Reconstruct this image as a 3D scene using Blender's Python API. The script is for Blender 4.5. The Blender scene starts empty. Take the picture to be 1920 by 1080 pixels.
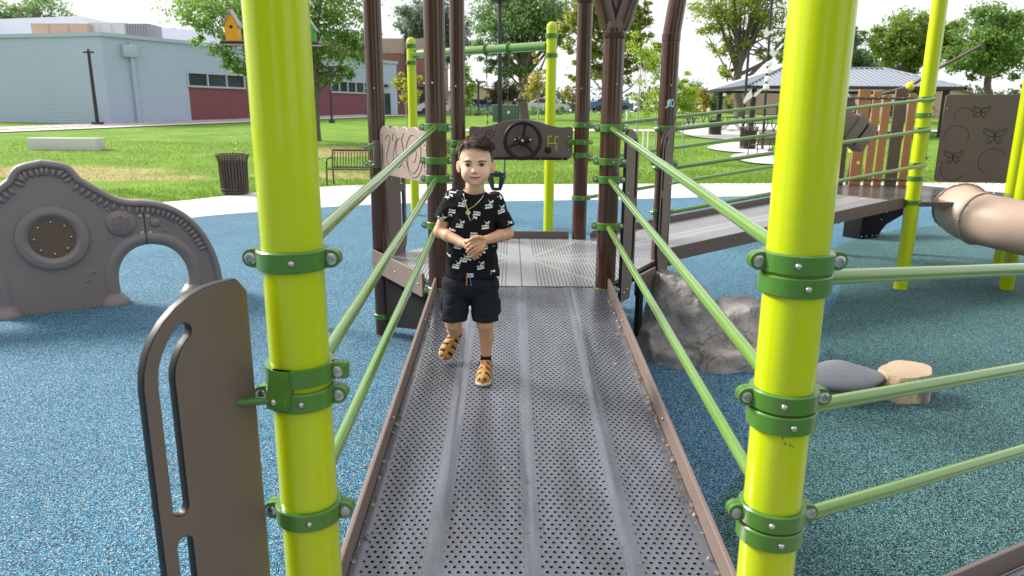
import bpy, bmesh, math, random
import numpy as np
from math import sin, cos, tan, pi, radians, atan2, sqrt, hypot
from mathutils import Vector, Matrix, bvhtree

# ------------------------------------------------------------------ camera, sky, sun, exposure
S = bpy.context.scene
COL = S.collection
CAM_H = 1.68
F_PX = 1340.0
PITCH, YAW, ROLL = radians(13.6), radians(0.10), radians(0.33)
fw = Vector((sin(YAW) * cos(PITCH), cos(YAW) * cos(PITCH), -sin(PITCH)))
rt0 = Vector((cos(YAW), -sin(YAW), 0))
up0 = rt0.cross(fw)
rt = (rt0 * cos(ROLL) + up0 * sin(ROLL)).normalized()
up = rt.cross(fw)
cam_d = bpy.data.cameras.new('camera')
cam = bpy.data.objects.new('camera', cam_d)
COL.objects.link(cam)
cam.matrix_world = Matrix(((rt.x, up.x, -fw.x, 0), (rt.y, up.y, -fw.y, 0), (rt.z, up.z, -fw.z, CAM_H), (0, 0, 0, 1)))
cam_d.sensor_width = 36.0
cam_d.lens = 36.0 * F_PX / 1920.0
cam_d.clip_start = 0.05
cam_d.clip_end = 2000.0
cam_d.dof.use_dof = True
cam_d.dof.focus_distance = 3.1
cam_d.dof.aperture_fstop = 5.5
S.camera = cam

SUN_DIR = Vector((-0.90, 0.40, 0.66)).normalized()      # towards the sun: left, a little behind the scene
w = bpy.data.worlds.new('World')
S.world = w
w.use_nodes = True
nt = w.node_tree
nt.nodes.clear()
sky = nt.nodes.new('ShaderNodeTexSky')
sky.sky_type = 'NISHITA'
sky.sun_disc = False
sky.sun_elevation = math.asin(SUN_DIR.z)
sky.sun_rotation = atan2(SUN_DIR.x, SUN_DIR.y) % (2 * pi)
sky.dust_density = 3.0
tc = nt.nodes.new('ShaderNodeTexCoord')
nz = nt.nodes.new('ShaderNodeTexNoise')
nz.inputs['Scale'].default_value = 2.2
nz.inputs['Detail'].default_value = 5
rp = nt.nodes.new('ShaderNodeMapRange')
rp.inputs['From Min'].default_value = 0.35
rp.inputs['From Max'].default_value = 0.65
rp.inputs['To Min'].default_value = 0.78
rp.inputs['To Max'].default_value = 0.97
mx = nt.nodes.new('ShaderNodeMix')
mx.data_type = 'RGBA'
mx.inputs['B'].default_value = (7.8, 7.8, 8.2, 1)
bg = nt.nodes.new('ShaderNodeBackground')
bg.inputs['Strength'].default_value = 0.10
wo = nt.nodes.new('ShaderNodeOutputWorld')
nt.links.new(tc.outputs['Generated'], nz.inputs['Vector'])
nt.links.new(nz.outputs['Fac'], rp.inputs['Value'])
nt.links.new(rp.outputs['Result'], mx.inputs['Factor'])
nt.links.new(sky.outputs['Color'], mx.inputs['A'])
nt.links.new(mx.outputs['Result'], bg.inputs['Color'])
nt.links.new(bg.outputs['Background'], wo.inputs['Surface'])

sun_d = bpy.data.lights.new('sun', 'SUN')
sun_d.energy = 4.8
sun_d.angle = radians(18)
sun_d.color = (1.0, 0.95, 0.87)
sun = bpy.data.objects.new('sun', sun_d)
COL.objects.link(sun)
sun.rotation_euler = (-SUN_DIR).to_track_quat('-Z', 'Y').to_euler()
sun.location = (-20, 10, 30)
S.view_settings.view_transform = 'Standard'
S.view_settings.look = 'None'
S.view_settings.exposure = 0.72
S.view_settings.gamma = 1.0

# ------------------------------------------------------------------ geometry of the view, used to read real positions off the photograph
EYE = Vector((0, 0, CAM_H))
def ray(u, v):
    return fw + rt * ((u - 960) / F_PX) + up * ((540 - v) / F_PX)
def at(u, v, Y):
    r = ray(u, v)
    return EYE + r * (Y / r.y)
def gnd(u, v, z=0.0):
    r = ray(u, v)
    return EYE + r * ((z - CAM_H) / r.z)
SL, Y0, YTOP = 0.035, 18.3, 64.0
def terrain(x, y):
    y0 = Y0 + max(-3.0, min(3.0, 0.10 * x)) * (1 if x < 0 else 0.4)
    t = max(0.0, min(y, YTOP) - y0)
    z = SL * t * (t / (t + 1.2) if t > 0 else 0)
    z += 0.55 * math.exp(-(((x - 15) / 14) ** 2 + ((y - 74) / 12) ** 2))
    return z - 0.015
def ong(u, v):
    """where the ray through a pixel meets the sloping lawn"""
    r = ray(u, v)
    lo, hi = 2.0, 300.0
    for k in range(3000):
        y = lo + k * 0.06
        p = EYE + r * (y / r.y)
        if p.z <= terrain(p.x, p.y):
            return p
    return EYE + r * (70 / r.y)
def onplane(u, v, p0, n):
    r = ray(u, v)
    t = (Vector(p0) - EYE).dot(n) / r.dot(n)
    return EYE + r * t

# ------------------------------------------------------------------ materials
def srgb(r, g, b):
    def f(c):
        c /= 255.0
        return c / 12.92 if c <= 0.04045 else ((c + 0.055) / 1.055) ** 2.4
    return (f(r), f(g), f(b), 1.0)

class NT:
    """small helper round a node tree"""
    def __init__(s, name):
        s.m = bpy.data.materials.new(name)
        s.m.use_nodes = True
        s.t = s.m.node_tree
        s.b = s.t.nodes['Principled BSDF']
        s.o = s.t.nodes['Material Output']
    def n(s, kind, **kw):
        nd = s.t.nodes.new(kind)
        for k, v in kw.items():
            if hasattr(nd, k): setattr(nd, k, v)
            else: nd.inputs[k].default_value = v
        return nd
    def l(s, a, b): s.t.links.new(a, b)
    def sock(s, x, inp):
        if isinstance(x, (int, float)): inp.default_value = x
        else: s.l(x, inp)
    def math(s, op, a, b=0.0, c=None, clamp=False):
        nd = s.t.nodes.new('ShaderNodeMath')
        nd.operation = op
        nd.use_clamp = clamp
        s.sock(a, nd.inputs[0]); s.sock(b, nd.inputs[1])
        if c is not None: s.sock(c, nd.inputs[2])
        return nd.outputs[0]
    def step(s, x, a, b):
        nd = s.t.nodes.new('ShaderNodeMapRange')
        nd.interpolation_type = 'SMOOTHSTEP'
        s.sock(x, nd.inputs['Value'])
        nd.inputs['From Min'].default_value = a; nd.inputs['From Max'].default_value = b
        return nd.outputs['Result']
    def mix(s, fac, a, b):
        nd = s.t.nodes.new('ShaderNodeMix')
        nd.data_type = 'RGBA'
        s.sock(fac, nd.inputs['Factor'])
        for x, k in ((a, 'A'), (b, 'B')):
            if isinstance(x, tuple): nd.inputs[k].default_value = x
            else: s.l(x, nd.inputs[k])
        return nd.outputs['Result']
    def coord(s, which='Object'):
        return s.t.nodes.new('ShaderNodeTexCoord').outputs[which]
    def noise(s, scale, detail=4, vec=None, rough=0.5, out='Fac'):
        nd = s.n('ShaderNodeTexNoise')
        nd.inputs['Scale'].default_value = scale
        nd.inputs['Detail'].default_value = detail
        nd.inputs['Roughness'].default_value = rough
        s.l(vec if vec is not None else s.coord(), nd.inputs['Vector'])
        return nd.outputs[out]
    def scaled(s, sx, sy, sz, vec=None):
        nd = s.n('ShaderNodeMapping')
        nd.inputs['Scale'].default_value = (sx, sy, sz)
        s.l(vec if vec is not None else s.coord(), nd.inputs['Vector'])
        return nd.outputs['Vector']
    def bump(s, h, strength=0.3, dist=0.01):
        nd = s.n('ShaderNodeBump')
        nd.inputs['Strength'].default_value = strength
        nd.inputs['Distance'].default_value = dist
        s.l(h, nd.inputs['Height'])
        s.l(nd.outputs['Normal'], s.b.inputs['Normal'])
    def set(s, **kw):
        for k, v in kw.items():
            k = k.replace('_', ' ')
            if isinstance(v, (int, float, tuple)): s.b.inputs[k].default_value = v
            else: s.l(v, s.b.inputs[k])

MAT = {}
def simple(name, col, rough=0.5, metal=0.0, var=0.12, scale=6.0, bump=0.0, bscale=60.0, coat=0.0, spec=0.5, rvar=0.0, streak=0.0):
    m = NT(name)
    dark = tuple(c * (1 - var) for c in col[:3]) + (1,)
    lite = tuple(min(1, c * (1 + var)) for c in col[:3]) + (1,)
    c = m.mix(m.noise(scale, 5), dark, lite)
    if streak:                        # rain streaks, hand grime and a few specks
        st = m.step(m.noise(1.0, 6, m.scaled(34, 34, 1.1), rough=0.6), 0.50, 0.78)
        sp_ = m.step(m.noise(120.0, 2), 0.70, 0.76)
        c = m.mix(m.math('MULTIPLY', st, streak), c, tuple(q * 0.45 + 0.02 for q in col[:3]) + (1,))
        c = m.mix(m.math('MULTIPLY', sp_, streak * 1.2), c, (0.10, 0.09, 0.07, 1))
    m.set(Base_Color=c, Roughness=rough, Metallic=metal, Coat_Weight=coat)
    m.b.inputs['Specular IOR Level'].default_value = spec
    if rvar:
        m.set(Roughness=m.math('MULTIPLY_ADD', m.noise(scale * 2.3, 4), rvar, rough - rvar / 2))
    if bump: m.bump(m.noise(bscale, 4), bump, 0.004)
    MAT[name] = m.m
    return m

# painted and plastic playground parts
simple('lime paint', (0.430, 0.520, 0.001, 1), 0.20, var=0.05, scale=2.0, coat=0.15, rvar=0.08, spec=0.4, streak=0.10)
simple('brown paint', (0.052, 0.016, 0.008, 1), 0.16, var=0.10, scale=3.0, coat=0.35, rvar=0.12, streak=0.25)
simple('green paint', (0.058, 0.165, 0.016, 1), 0.30, var=0.08, scale=5.0, coat=0.3, rvar=0.1)
simple('rail paint', (0.115, 0.235, 0.035, 1), 0.16, var=0.06, scale=5.0, coat=0.6, rvar=0.07, streak=0.12)
simple('taupe plastic', (0.125, 0.092, 0.080, 1), 0.42, var=0.06, scale=4.0, bump=0.12, bscale=260)
simple('panel taupe', (0.135, 0.098, 0.084, 1), 0.42, var=0.06, scale=4.0, bump=0.12, bscale=260)
simple('curb taupe', (0.175, 0.128, 0.110, 1), 0.45, var=0.10, scale=7.0, bump=0.12, bscale=260)
simple('pale taupe plastic', (0.330, 0.245, 0.205, 1), 0.42, var=0.06, scale=4.0, bump=0.1, bscale=260)
simple('black plastic', (0.010, 0.010, 0.011, 1), 0.45, var=0.2, scale=9, spec=0.3)
simple('matte black', (0.009, 0.009, 0.010, 1), 0.7, var=0.2, scale=9, spec=0.1)
simple('dark groove', (0.012, 0.010, 0.009, 1), 0.6, var=0.1)
simple('dark metal', (0.016, 0.016, 0.018, 1), 0.45, var=0.2, scale=8)
simple('steel', (0.46, 0.45, 0.42, 1), 0.30, metal=1.0, var=0.15, scale=60)
simple('orange plastic', (0.42, 0.185, 0.065, 1), 0.45, var=0.18, scale=5, bump=0.15, bscale=90)
simple('slat brown', (0.115, 0.075, 0.050, 1), 0.5, var=0.15, scale=5, bump=0.15, bscale=90)
simple('tan plastic', (0.43, 0.31, 0.24, 1), 0.45, var=0.08, scale=5, bump=0.15, bscale=120)
simple('yellow plastic', (0.75, 0.62, 0.01, 1), 0.4, var=0.1)
simple('birdhouse yellow', (0.85, 0.38, 0.003, 1), 0.45, var=0.08)
simple('birdhouse green', (0.06, 0.42, 0.04, 1), 0.45, var=0.08)
simple('grey roof plastic', (0.42, 0.40, 0.42, 1), 0.5, var=0.08)
simple('white paint', (0.80, 0.80, 0.78, 1), 0.45, var=0.05)
simple('white print', (0.78, 0.78, 0.77, 1), 0.8, var=0.04)
simple('bronze powder coat', (0.050, 0.030, 0.024, 1), 0.4, var=0.15, scale=10)
simple('bronze light', (0.085, 0.062, 0.052, 1), 0.4, var=0.15, scale=10)
simple('black rubber', (0.012, 0.016, 0.022, 1), 0.4, var=0.2)
simple('teal sticker', (0.12, 0.42, 0.48, 1), 0.4, var=0.2)
simple('sky blue sticker', (0.45, 0.72, 0.80, 1), 0.4, var=0.2)
simple('car blue', (0.03, 0.09, 0.24, 1), 0.3, coat=0.5, var=0.05)
simple('car silver', (0.50, 0.51, 0.53, 1), 0.3, coat=0.5, var=0.05)
simple('car glass', (0.02, 0.025, 0.03, 1), 0.1, var=0.1)
simple('utility green', (0.060, 0.115, 0.085, 1), 0.5, var=0.12)
simple('pale utility green', (0.30, 0.40, 0.36, 1), 0.5, var=0.12)
simple('bark', (0.115, 0.092, 0.075, 1), 0.9, var=0.4, scale=9, bump=0.6, bscale=18)
simple('pale bark', (0.34, 0.32, 0.29, 1), 0.85, var=0.25, scale=9)
simple('steel chain', (0.16, 0.15, 0.15, 1), 0.4, metal=0.8)
simple('pavilion roof', (0.27, 0.30, 0.35, 1), 0.38, metal=0.2, var=0.08, scale=1.0)
simple('tan wall', (0.46, 0.33, 0.25, 1), 0.85, var=0.1)
simple('white wall', (0.70, 0.69, 0.68, 1), 0.85, var=0.05)
simple('roof shingle', (0.24, 0.20, 0.18, 1), 0.9, var=0.25, scale=3)
simple('window glass', (0.020, 0.040, 0.048, 1), 0.12, var=0.5, scale=0.7)
simple('pipe grey', (0.36, 0.43, 0.52, 1), 0.5, var=0.06)
simple('window frame', (0.42, 0.44, 0.47, 1), 0.45, var=0.05)
simple('white membrane', (0.62, 0.66, 0.72, 1), 0.7, var=0.06, scale=0.6)
simple('hvac beige', (0.50, 0.51, 0.50, 1), 0.6, var=0.10, scale=1.5)
simple('hvac louvre', (0.24, 0.25, 0.26, 1), 0.6, var=0.10, scale=1.5)
simple('flag red', (0.35, 0.05, 0.06, 1), 0.7)

def ribbed(name, col, period, axis=2, depth=0.22, var=0.06):
    m = NT(name)
    sep = m.n('ShaderNodeSeparateXYZ'); m.l(m.coord(), sep.inputs[0])
    w_ = m.math('SINE', m.math('MULTIPLY', sep.outputs[axis], 2 * pi / period))
    lite = tuple(c * (1 + var) for c in col[:3]) + (1,)
    dark = tuple(c * (1 - var) for c in col[:3]) + (1,)
    m.set(Base_Color=m.mix(m.noise(0.35, 5), dark, lite), Roughness=0.5)
    m.bump(w_, depth, 0.04)
    MAT[name] = m.m
ribbed('corrugated grey', (0.36, 0.445, 0.56, 1), 0.12)
ribbed('corrugated maroon', (0.180, 0.050, 0.065, 1), 0.12)

def brick(name, a, b, mortar, sc):
    m = NT(name)
    nd = m.n('ShaderNodeTexBrick')
    m.l(m.coord('UV'), nd.inputs['Vector'])
    nd.inputs['Color1'].default_value = a; nd.inputs['Color2'].default_value = b; nd.inputs['Mortar'].default_value = mortar
    nd.inputs['Scale'].default_value = sc; nd.inputs['Mortar Size'].default_value = 0.012
    m.set(Base_Color=nd.outputs['Color'], Roughness=0.85)
    MAT[name] = m.m
brick('red brick', (0.25, 0.105, 0.08, 1), (0.19, 0.075, 0.06, 1), (0.25, 0.2, 0.18, 1), 3.0)
brick('tan brick', (0.38, 0.29, 0.22, 1), (0.33, 0.25, 0.19, 1), (0.36, 0.3, 0.26, 1), 3.0)

def rubber(name, cols, rough=0.75):
    """poured rubber: granules of three colours bound together, worn slightly patchy"""
    m = NT(name)
    v = m.n('ShaderNodeTexVoronoi'); v.feature = 'F1'
    v.inputs['Scale'].default_value = 215.0
    wp = m.n('ShaderNodeVectorMath', operation='ADD')
    m.l(m.coord(), wp.inputs[0])
    m.l(m.noise(60, 2, out='Color'), wp.inputs[1])
    m.l(m.coord(), v.inputs['Vector'])
    sp = m.n('ShaderNodeSeparateColor'); m.l(v.outputs['Color'], sp.inputs[0])
    r = m.n('ShaderNodeValToRGB'); r.color_ramp.interpolation = 'CONSTANT'
    els = r.color_ramp.elements
    acc = 0.0
    els[0].position = 0.0; els[0].color = cols[0][1]
    els[1].position = 0.999; els[1].color = cols[-1][1]
    for k, (wgt, c) in enumerate(cols):
        if k: 
            e = els.new(acc); e.color = c
        acc += wgt
    m.l(sp.outputs[0], r.inputs['Fac'])
    big = m.noise(0.9, 5, rough=0.6)
    shade = m.n('ShaderNodeMapRange')
    m.l(big, shade.inputs['Value'])
    shade.inputs['From Min'].default_value = 0.3; shade.inputs['From Max'].default_value = 0.7
    shade.inputs['To Min'].default_value = 0.86; shade.inputs['To Max'].default_value = 1.12
    vm = m.n('ShaderNodeVectorMath', operation='SCALE')
    m.l(r.outputs['Color'], vm.inputs[0]); m.l(shade.outputs['Result'], vm.inputs['Scale'])
    m.set(Base_Color=vm.outputs[0], Roughness=rough)
    m.b.inputs['Specular IOR Level'].default_value = 0.22
    m.bump(v.outputs['Distance'], 0.9, 0.006)
    MAT[name] = m.m
rubber('blue rubber', [(0.30, (0.026, 0.150, 0.265, 1)), (0.24, (0.085, 0.262, 0.375, 1)), (0.24, (0.008, 0.014, 0.020, 1)), (0.12, (0.38, 0.47, 0.51, 1)), (0.10, (0.020, 0.11, 0.21, 1))])
rubber('teal rubber', [(0.34, (0.032, 0.112, 0.122, 1)), (0.21, (0.10, 0.25, 0.25, 1)), (0.33, (0.007, 0.012, 0.014, 1)), (0.12, (0.22, 0.36, 0.36, 1))])

m = NT('concrete')
m.set(Base_Color=m.mix(m.noise(1.3, 8, rough=0.65), (0.47, 0.46, 0.45, 1), (0.62, 0.61, 0.60, 1)), Roughness=0.85)
m.bump(m.noise(90, 4), 0.15, 0.003)
MAT['concrete'] = m.m
m = NT('gravel')
v = m.n('ShaderNodeTexVoronoi'); v.inputs['Scale'].default_value = 5.0
m.l(m.coord(), v.inputs['Vector'])
sp = m.n('ShaderNodeSeparateColor'); m.l(v.outputs['Color'], sp.inputs[0])
m.set(Base_Color=m.mix(sp.outputs[0], (0.30, 0.22, 0.22, 1), (0.58, 0.50, 0.49, 1)), Roughness=0.9)
m.bump(v.outputs['Distance'], 1.0, 0.08)
MAT['gravel'] = m.m
m = NT('asphalt')
m.set(Base_Color=m.mix(m.noise(2, 6), (0.20, 0.20, 0.20, 1), (0.27, 0.27, 0.26, 1)), Roughness=0.9)
MAT['asphalt'] = m.m

# lawn: greens mottled at several scales, with two worn dry patches
m = NT('lawn')
n1 = m.noise(0.5, 6, rough=0.65)
n2 = m.noise(9, 6, m.scaled(1, 0.6, 1), rough=0.7)
c = m.mix(m.step(n1, 0.3, 0.7), (0.112, 0.220, 0.030, 1), (0.185, 0.305, 0.046, 1))
c = m.mix(m.math('MULTIPLY', m.step(n2, 0.45, 0.75), 0.45), c, (0.080, 0.170, 0.018, 1))
sep = m.n('ShaderNodeSeparateXYZ'); m.l(m.coord(), sep.inputs[0])
dry = None
for (px, py, rx, ry) in ((-13.3, 20.2, 4.2, 1.7), (-10.2, 19.0, 2.5, 0.8), (-7.0, 27.5, 2.6, 2.6), (-5.2, 19.8, 2.6, 0.8)):
    ex = m.math('DIVIDE', m.math('SUBTRACT', sep.outputs[0], px), rx)
    ey = m.math('DIVIDE', m.math('SUBTRACT', sep.outputs[1], py), ry)
    d = m.math('SQRT', m.math('ADD', m.math('MULTIPLY', ex, ex), m.math('MULTIPLY', ey, ey)))
    d = m.math('ADD', d, m.math('MULTIPLY', m.math('SUBTRACT', m.noise(0.9, 7, rough=0.75), 0.5), 1.6))
    k = m.math('SUBTRACT', 1.0, m.step(d, 0.55, 1.15))
    dry = k if dry is None else m.math('MAXIMUM', dry, k)
c = m.mix(m.math('MULTIPLY', dry, 0.85), c, m.mix(n2, (0.46, 0.36, 0.20, 1), (0.30, 0.27, 0.10, 1)))
m.set(Base_Color=c, Roughness=0.95)
m.b.inputs['Specular IOR Level'].default_value = 0.1
m.bump(m.noise(30, 4), 0.8, 0.05)
MAT['lawn'] = m.m

def vcol(name, rough=0.6, translucent=0.0, sss=0.0, bump=0.0, bscale=300, spec=0.5):
    """colour from the mesh's own colour attribute"""
    m = NT(name)
    a = m.n('ShaderNodeVertexColor'); a.layer_name = 'Col'
    m.set(Base_Color=a.outputs['Color'], Roughness=rough)
    m.b.inputs['Specular IOR Level'].default_value = spec
    if sss:
        m.b.inputs['Subsurface Weight'].default_value = sss
        m.b.inputs['Subsurface Radius'].default_value = (0.9, 0.32, 0.18)
        m.b.inputs['Subsurface Scale'].default_value = 0.012
    if bump: m.bump(m.noise(bscale, 4), bump, 0.001)
    if translucent:
        tr = m.n('ShaderNodeBsdfTranslucent'); m.l(a.outputs['Color'], tr.inputs['Color'])
        ms = m.n('ShaderNodeMixShader'); ms.inputs[0].default_value = translucent
        m.l(m.b.outputs[0], ms.inputs[1]); m.l(tr.outputs[0], ms.inputs[2]); m.l(ms.outputs[0], m.o.inputs['Surface'])
    MAT[name] = m.m
vcol('leaves', 0.6, translucent=0.58, spec=0.25)
vcol('grass blades', 0.7, translucent=0.45, spec=0.2)
vcol('skin', 0.5, sss=0.25, bump=0.1, spec=0.4)
vcol('cloth', 0.9, bump=0.25, bscale=900, spec=0.15)
vcol('hair', 0.65, spec=0.15)
vcol('shoe', 0.7, bump=0.3, bscale=500, spec=0.3)
simple('eye white', (0.50, 0.45, 0.42, 1), 0.25, var=0.02)
simple('iris', (0.014, 0.008, 0.006, 1), 0.12, var=0.2)
simple('lash', (0.022, 0.014, 0.011, 1), 0.7, var=0.2)
simple('brow hair', (0.19, 0.115, 0.075, 1), 0.9, var=0.3)
simple('sole cream', (0.62, 0.56, 0.46, 1), 0.7, var=0.05)
simple('gold', (0.80, 0.66, 0.42, 1), 0.30, metal=0.75, var=0.1)
simple('cord orange', (0.60, 0.13, 0.06, 1), 0.7)
simple('cord blue', (0.04, 0.12, 0.45, 1), 0.7)
simple('gear lime', (0.55, 0.66, 0.02, 1), 0.4)

# perforated ramp skin: staggered holes with raised rims between plain welded bands
def perforated(name, base, band, rough):
    m = NT(name)
    sep = m.n('ShaderNodeSeparateXYZ'); m.l(m.coord('UV'), sep.inputs[0])
    x, y = sep.outputs[0], sep.outputs[1]
    PX, PY = 0.0258, 0.0222
    yr = m.math('DIVIDE', y, PY)
    row = m.math('FLOOR', yr)
    off = m.math('MULTIPLY', m.math('MODULO', row, 2.0), 0.5)
    fx = m.math('MULTIPLY', m.math('SUBTRACT', m.math('FRACT', m.math('ADD', m.math('DIVIDE', x, PX), off)), 0.5), PX)
    fy = m.math('MULTIPLY', m.math('SUBTRACT', m.math('FRACT', yr), 0.5), PY)
    d = m.math('SQRT', m.math('ADD', m.math('MULTIPLY', fx, fx), m.math('MULTIPLY', fy, fy)))
    mask = None
    for a, b in band:
        k = m.math('MULTIPLY', m.step(x, a - 0.004, a + 0.004), m.math('SUBTRACT', 1.0, m.step(x, b - 0.004, b + 0.004)))
        mask = k if mask is None else m.math('ADD', mask, k)
    hole = m.math('MULTIPLY', m.math('SUBTRACT', 1.0, m.step(d, 0.0046, 0.0062)), mask)
    rim = m.math('MULTIPLY', m.math('SUBTRACT', 1.0, m.step(d, 0.0062, 0.0122)), mask)
    n1 = m.noise(3.0, 6, m.scaled(3, 0.6, 1, m.coord('UV')), rough=0.65)
    n2 = m.noise(26.0, 4, m.scaled(5, 0.5, 1, m.coord('UV')), rough=0.6)
    lite = tuple(min(1, q * 1.35) for q in base[:3]) + (1,)
    dark = tuple(q * 0.72 for q in base[:3]) + (1,)
    c = m.mix(m.step(n1, 0.3, 0.7), dark, lite)
    scuff = m.step(m.noise(40.0, 3, m.scaled(4, 0.35, 1, m.coord('UV')), rough=0.7), 0.66, 0.80)
    c = m.mix(m.math('MULTIPLY', scuff, 0.35), c, (0.30, 0.33, 0.36, 1))
    walk = m.step(m.noise(1.0, 5, m.scaled(7, 0.9, 1, m.coord('UV')), rough=0.6), 0.48, 0.72)
    c = m.mix(m.math('MULTIPLY', walk, 0.55), c, tuple(q * 0.45 for q in base[:3]) + (1,))
    c = m.mix(hole, c, (0.004, 0.004, 0.005, 1))
    m.set(Base_Color=c, Roughness=m.math('ADD', m.math('MULTIPLY_ADD', n2, 0.22, rough - 0.10), m.math('MULTIPLY', hole, 0.5)))
    m.set(Coat_Weight=m.math('MULTIPLY_ADD', hole, -0.7, 0.7)); m.b.inputs['Coat Roughness'].default_value = 0.20
    m.l(m.math('MULTIPLY_ADD', hole, -0.5, 0.5), m.b.inputs['Specular IOR Level'])
    h = m.math('SUBTRACT', m.math('MULTIPLY', rim, 1.0), m.math('MULTIPLY', hole, 1.6))
    m.bump(h, 0.42, 0.0025)
    MAT[name] = m.m
perforated('ramp skin', (0.082, 0.090, 0.110, 1), [(-0.505, -0.325), (-0.268, -0.028), (0.022, 0.268), (0.322, 0.505)], 0.24)

def slotted(name, base, rough, chev=False):
    """deck skin: rows of slots, spokes left plain, a seam down the middle"""
    m = NT(name)
    sep = m.n('ShaderNodeSeparateXYZ'); m.l(m.coord('UV'), sep.inputs[0])
    x, y = sep.outputs[0], sep.outputs[1]
    ax = m.math('ABSOLUTE', x)
    ay = m.math('ABSOLUTE', y)
    if chev:
        ln = m.math('ADD', y, m.math('MULTIPLY', ax, 0.6))
        other = ax
    else:
        ln = x; other = y
    st = m.math('ABSOLUTE', m.math('SUBTRACT', m.math('FRACT', m.math('DIVIDE', ln, 0.0235)), 0.5))
    slot = m.math('SUBTRACT', 1.0, m.step(st, 0.12, 0.20))
    seg = m.math('ABSOLUTE', m.math('SUBTRACT', m.math('FRACT', m.math('DIVIDE', other, 0.024)), 0.5))
    slot = m.math('MULTIPLY', slot, m.math('MULTIPLY_ADD', m.math('SUBTRACT', 1.0, m.step(seg, 0.30, 0.42)), 0.6, 0.4))
    ok = m.step(ax, 0.085, 0.095)
    for a in (0.0, 22.0, 60.0):
        c_, s_ = cos(radians(a)), sin(radians(a))
        dd = m.math('ABSOLUTE', m.math('SUBTRACT', m.math('MULTIPLY', m.math('SUBTRACT', ax, 0.05), s_), m.math('MULTIPLY', ay, c_)))
        ok = m.math('MULTIPLY', ok, m.step(dd, 0.016, 0.022))
    slot = m.math('MULTIPLY', slot, ok)
    seam = m.math('SUBTRACT', 1.0, m.step(ax, 0.003, 0.005))
    dk = m.math('MAXIMUM', slot, seam)
    n1 = m.noise(4.0, 6, m.coord('UV'), rough=0.65)
    lite = tuple(min(1, q * 1.25) for q in base[:3]) + (1,)
    dark = tuple(q * 0.8 for q in base[:3]) + (1,)
    c = m.mix(n1, dark, lite)
    c = m.mix(m.math('MULTIPLY', dk, 0.8), c, (0.012, 0.013, 0.015, 1))
    m.set(Base_Color=c, Roughness=m.math('MULTIPLY_ADD', n1, 0.18, rough - 0.09))
    m.bump(m.math('SUBTRACT', 1.0, dk), 0.5, 0.004)
    MAT[name] = m.m
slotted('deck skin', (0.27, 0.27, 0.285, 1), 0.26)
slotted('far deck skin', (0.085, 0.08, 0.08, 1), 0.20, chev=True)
slotted('far ramp skin', (0.27, 0.27, 0.28, 1), 0.34)

# rock, stone and stump
m = NT('rock')
n1 = m.noise(2.6, 8, rough=0.6); n2 = m.noise(9, 9, m.scaled(1, 1, .55), rough=0.72); n3 = m.noise(1.7, 4)
c = m.mix(m.step(n1, 0.36, 0.64), (0.200, 0.192, 0.184, 1), (0.37, 0.352, 0.330, 1))
c = m.mix(m.math('MULTIPLY', m.step(n3, 0.48, 0.68), 0.5), c, (0.33, 0.275, 0.215, 1))
c = m.mix(m.math('MULTIPLY', m.step(n2, 0.57, 0.66), 0.6), c, (0.115, 0.105, 0.098, 1))
v = m.n('ShaderNodeTexVoronoi'); v.feature = 'DISTANCE_TO_EDGE'; v.inputs['Scale'].default_value = 5.0
wp = m.n('ShaderNodeVectorMath', operation='MULTIPLY_ADD')
m.l(m.noise(4, 6, out='Color'), wp.inputs[0]); wp.inputs[1].default_value = (.42, .42, .42); m.l(m.coord(), wp.inputs[2])
m.l(wp.outputs[0], v.inputs['Vector'])
crack = m.math('MULTIPLY', m.math('SUBTRACT', 1.0, m.step(v.outputs['Distance'], 0.0, 0.045)), m.step(m.noise(2.2, 3), 0.45, 0.6))
c = m.mix(m.math('MULTIPLY', crack, 0.18), c, (0.06, 0.055, 0.05, 1))
m.set(Base_Color=c, Roughness=0.8)
m.bump(m.math('SUBTRACT', m.math('ADD', m.math('MULTIPLY', m.noise(9, 10, rough=0.72), 0.8), m.math('MULTIPLY', m.noise(50, 6), 0.3)), m.math('MULTIPLY', crack, 0.4)), 0.8, 0.03)
MAT['rock'] = m.m
m = NT('dark stone')
n1 = m.noise(3, 7, m.scaled(1, 2.5, 2.5), rough=0.6)
m.set(Base_Color=m.mix(n1, (0.095, 0.102, 0.115, 1), (0.25, 0.26, 0.275, 1)), Roughness=0.6)
m.bump(m.noise(60, 5), 0.2, 0.004)
MAT['dark stone'] = m.m
m = NT('cut wood')
n1 = m.noise(5, 6, rough=0.6); 
m.set(Base_Color=m.mix(n1, (0.34, 0.24, 0.15, 1), (0.50, 0.40, 0.28, 1)), Roughness=0.8)
m.bump(m.noise(30, 5), 0.4, 0.006)
MAT['cut wood'] = m.m
m = NT('stump bark')
n1 = m.noise(4, 7, m.scaled(1.2, 1.2, 0.5), rough=0.65)
c = m.mix(m.step(n1, 0.52, 0.64), (0.56, 0.41, 0.26, 1), (0.22, 0.20, 0.19, 1))
m.set(Base_Color=c, Roughness=0.85)
m.bump(m.noise(14, 6, m.scaled(3, 3, 0.5)), 1.0, 0.04)
MAT['stump bark'] = m.m
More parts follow.
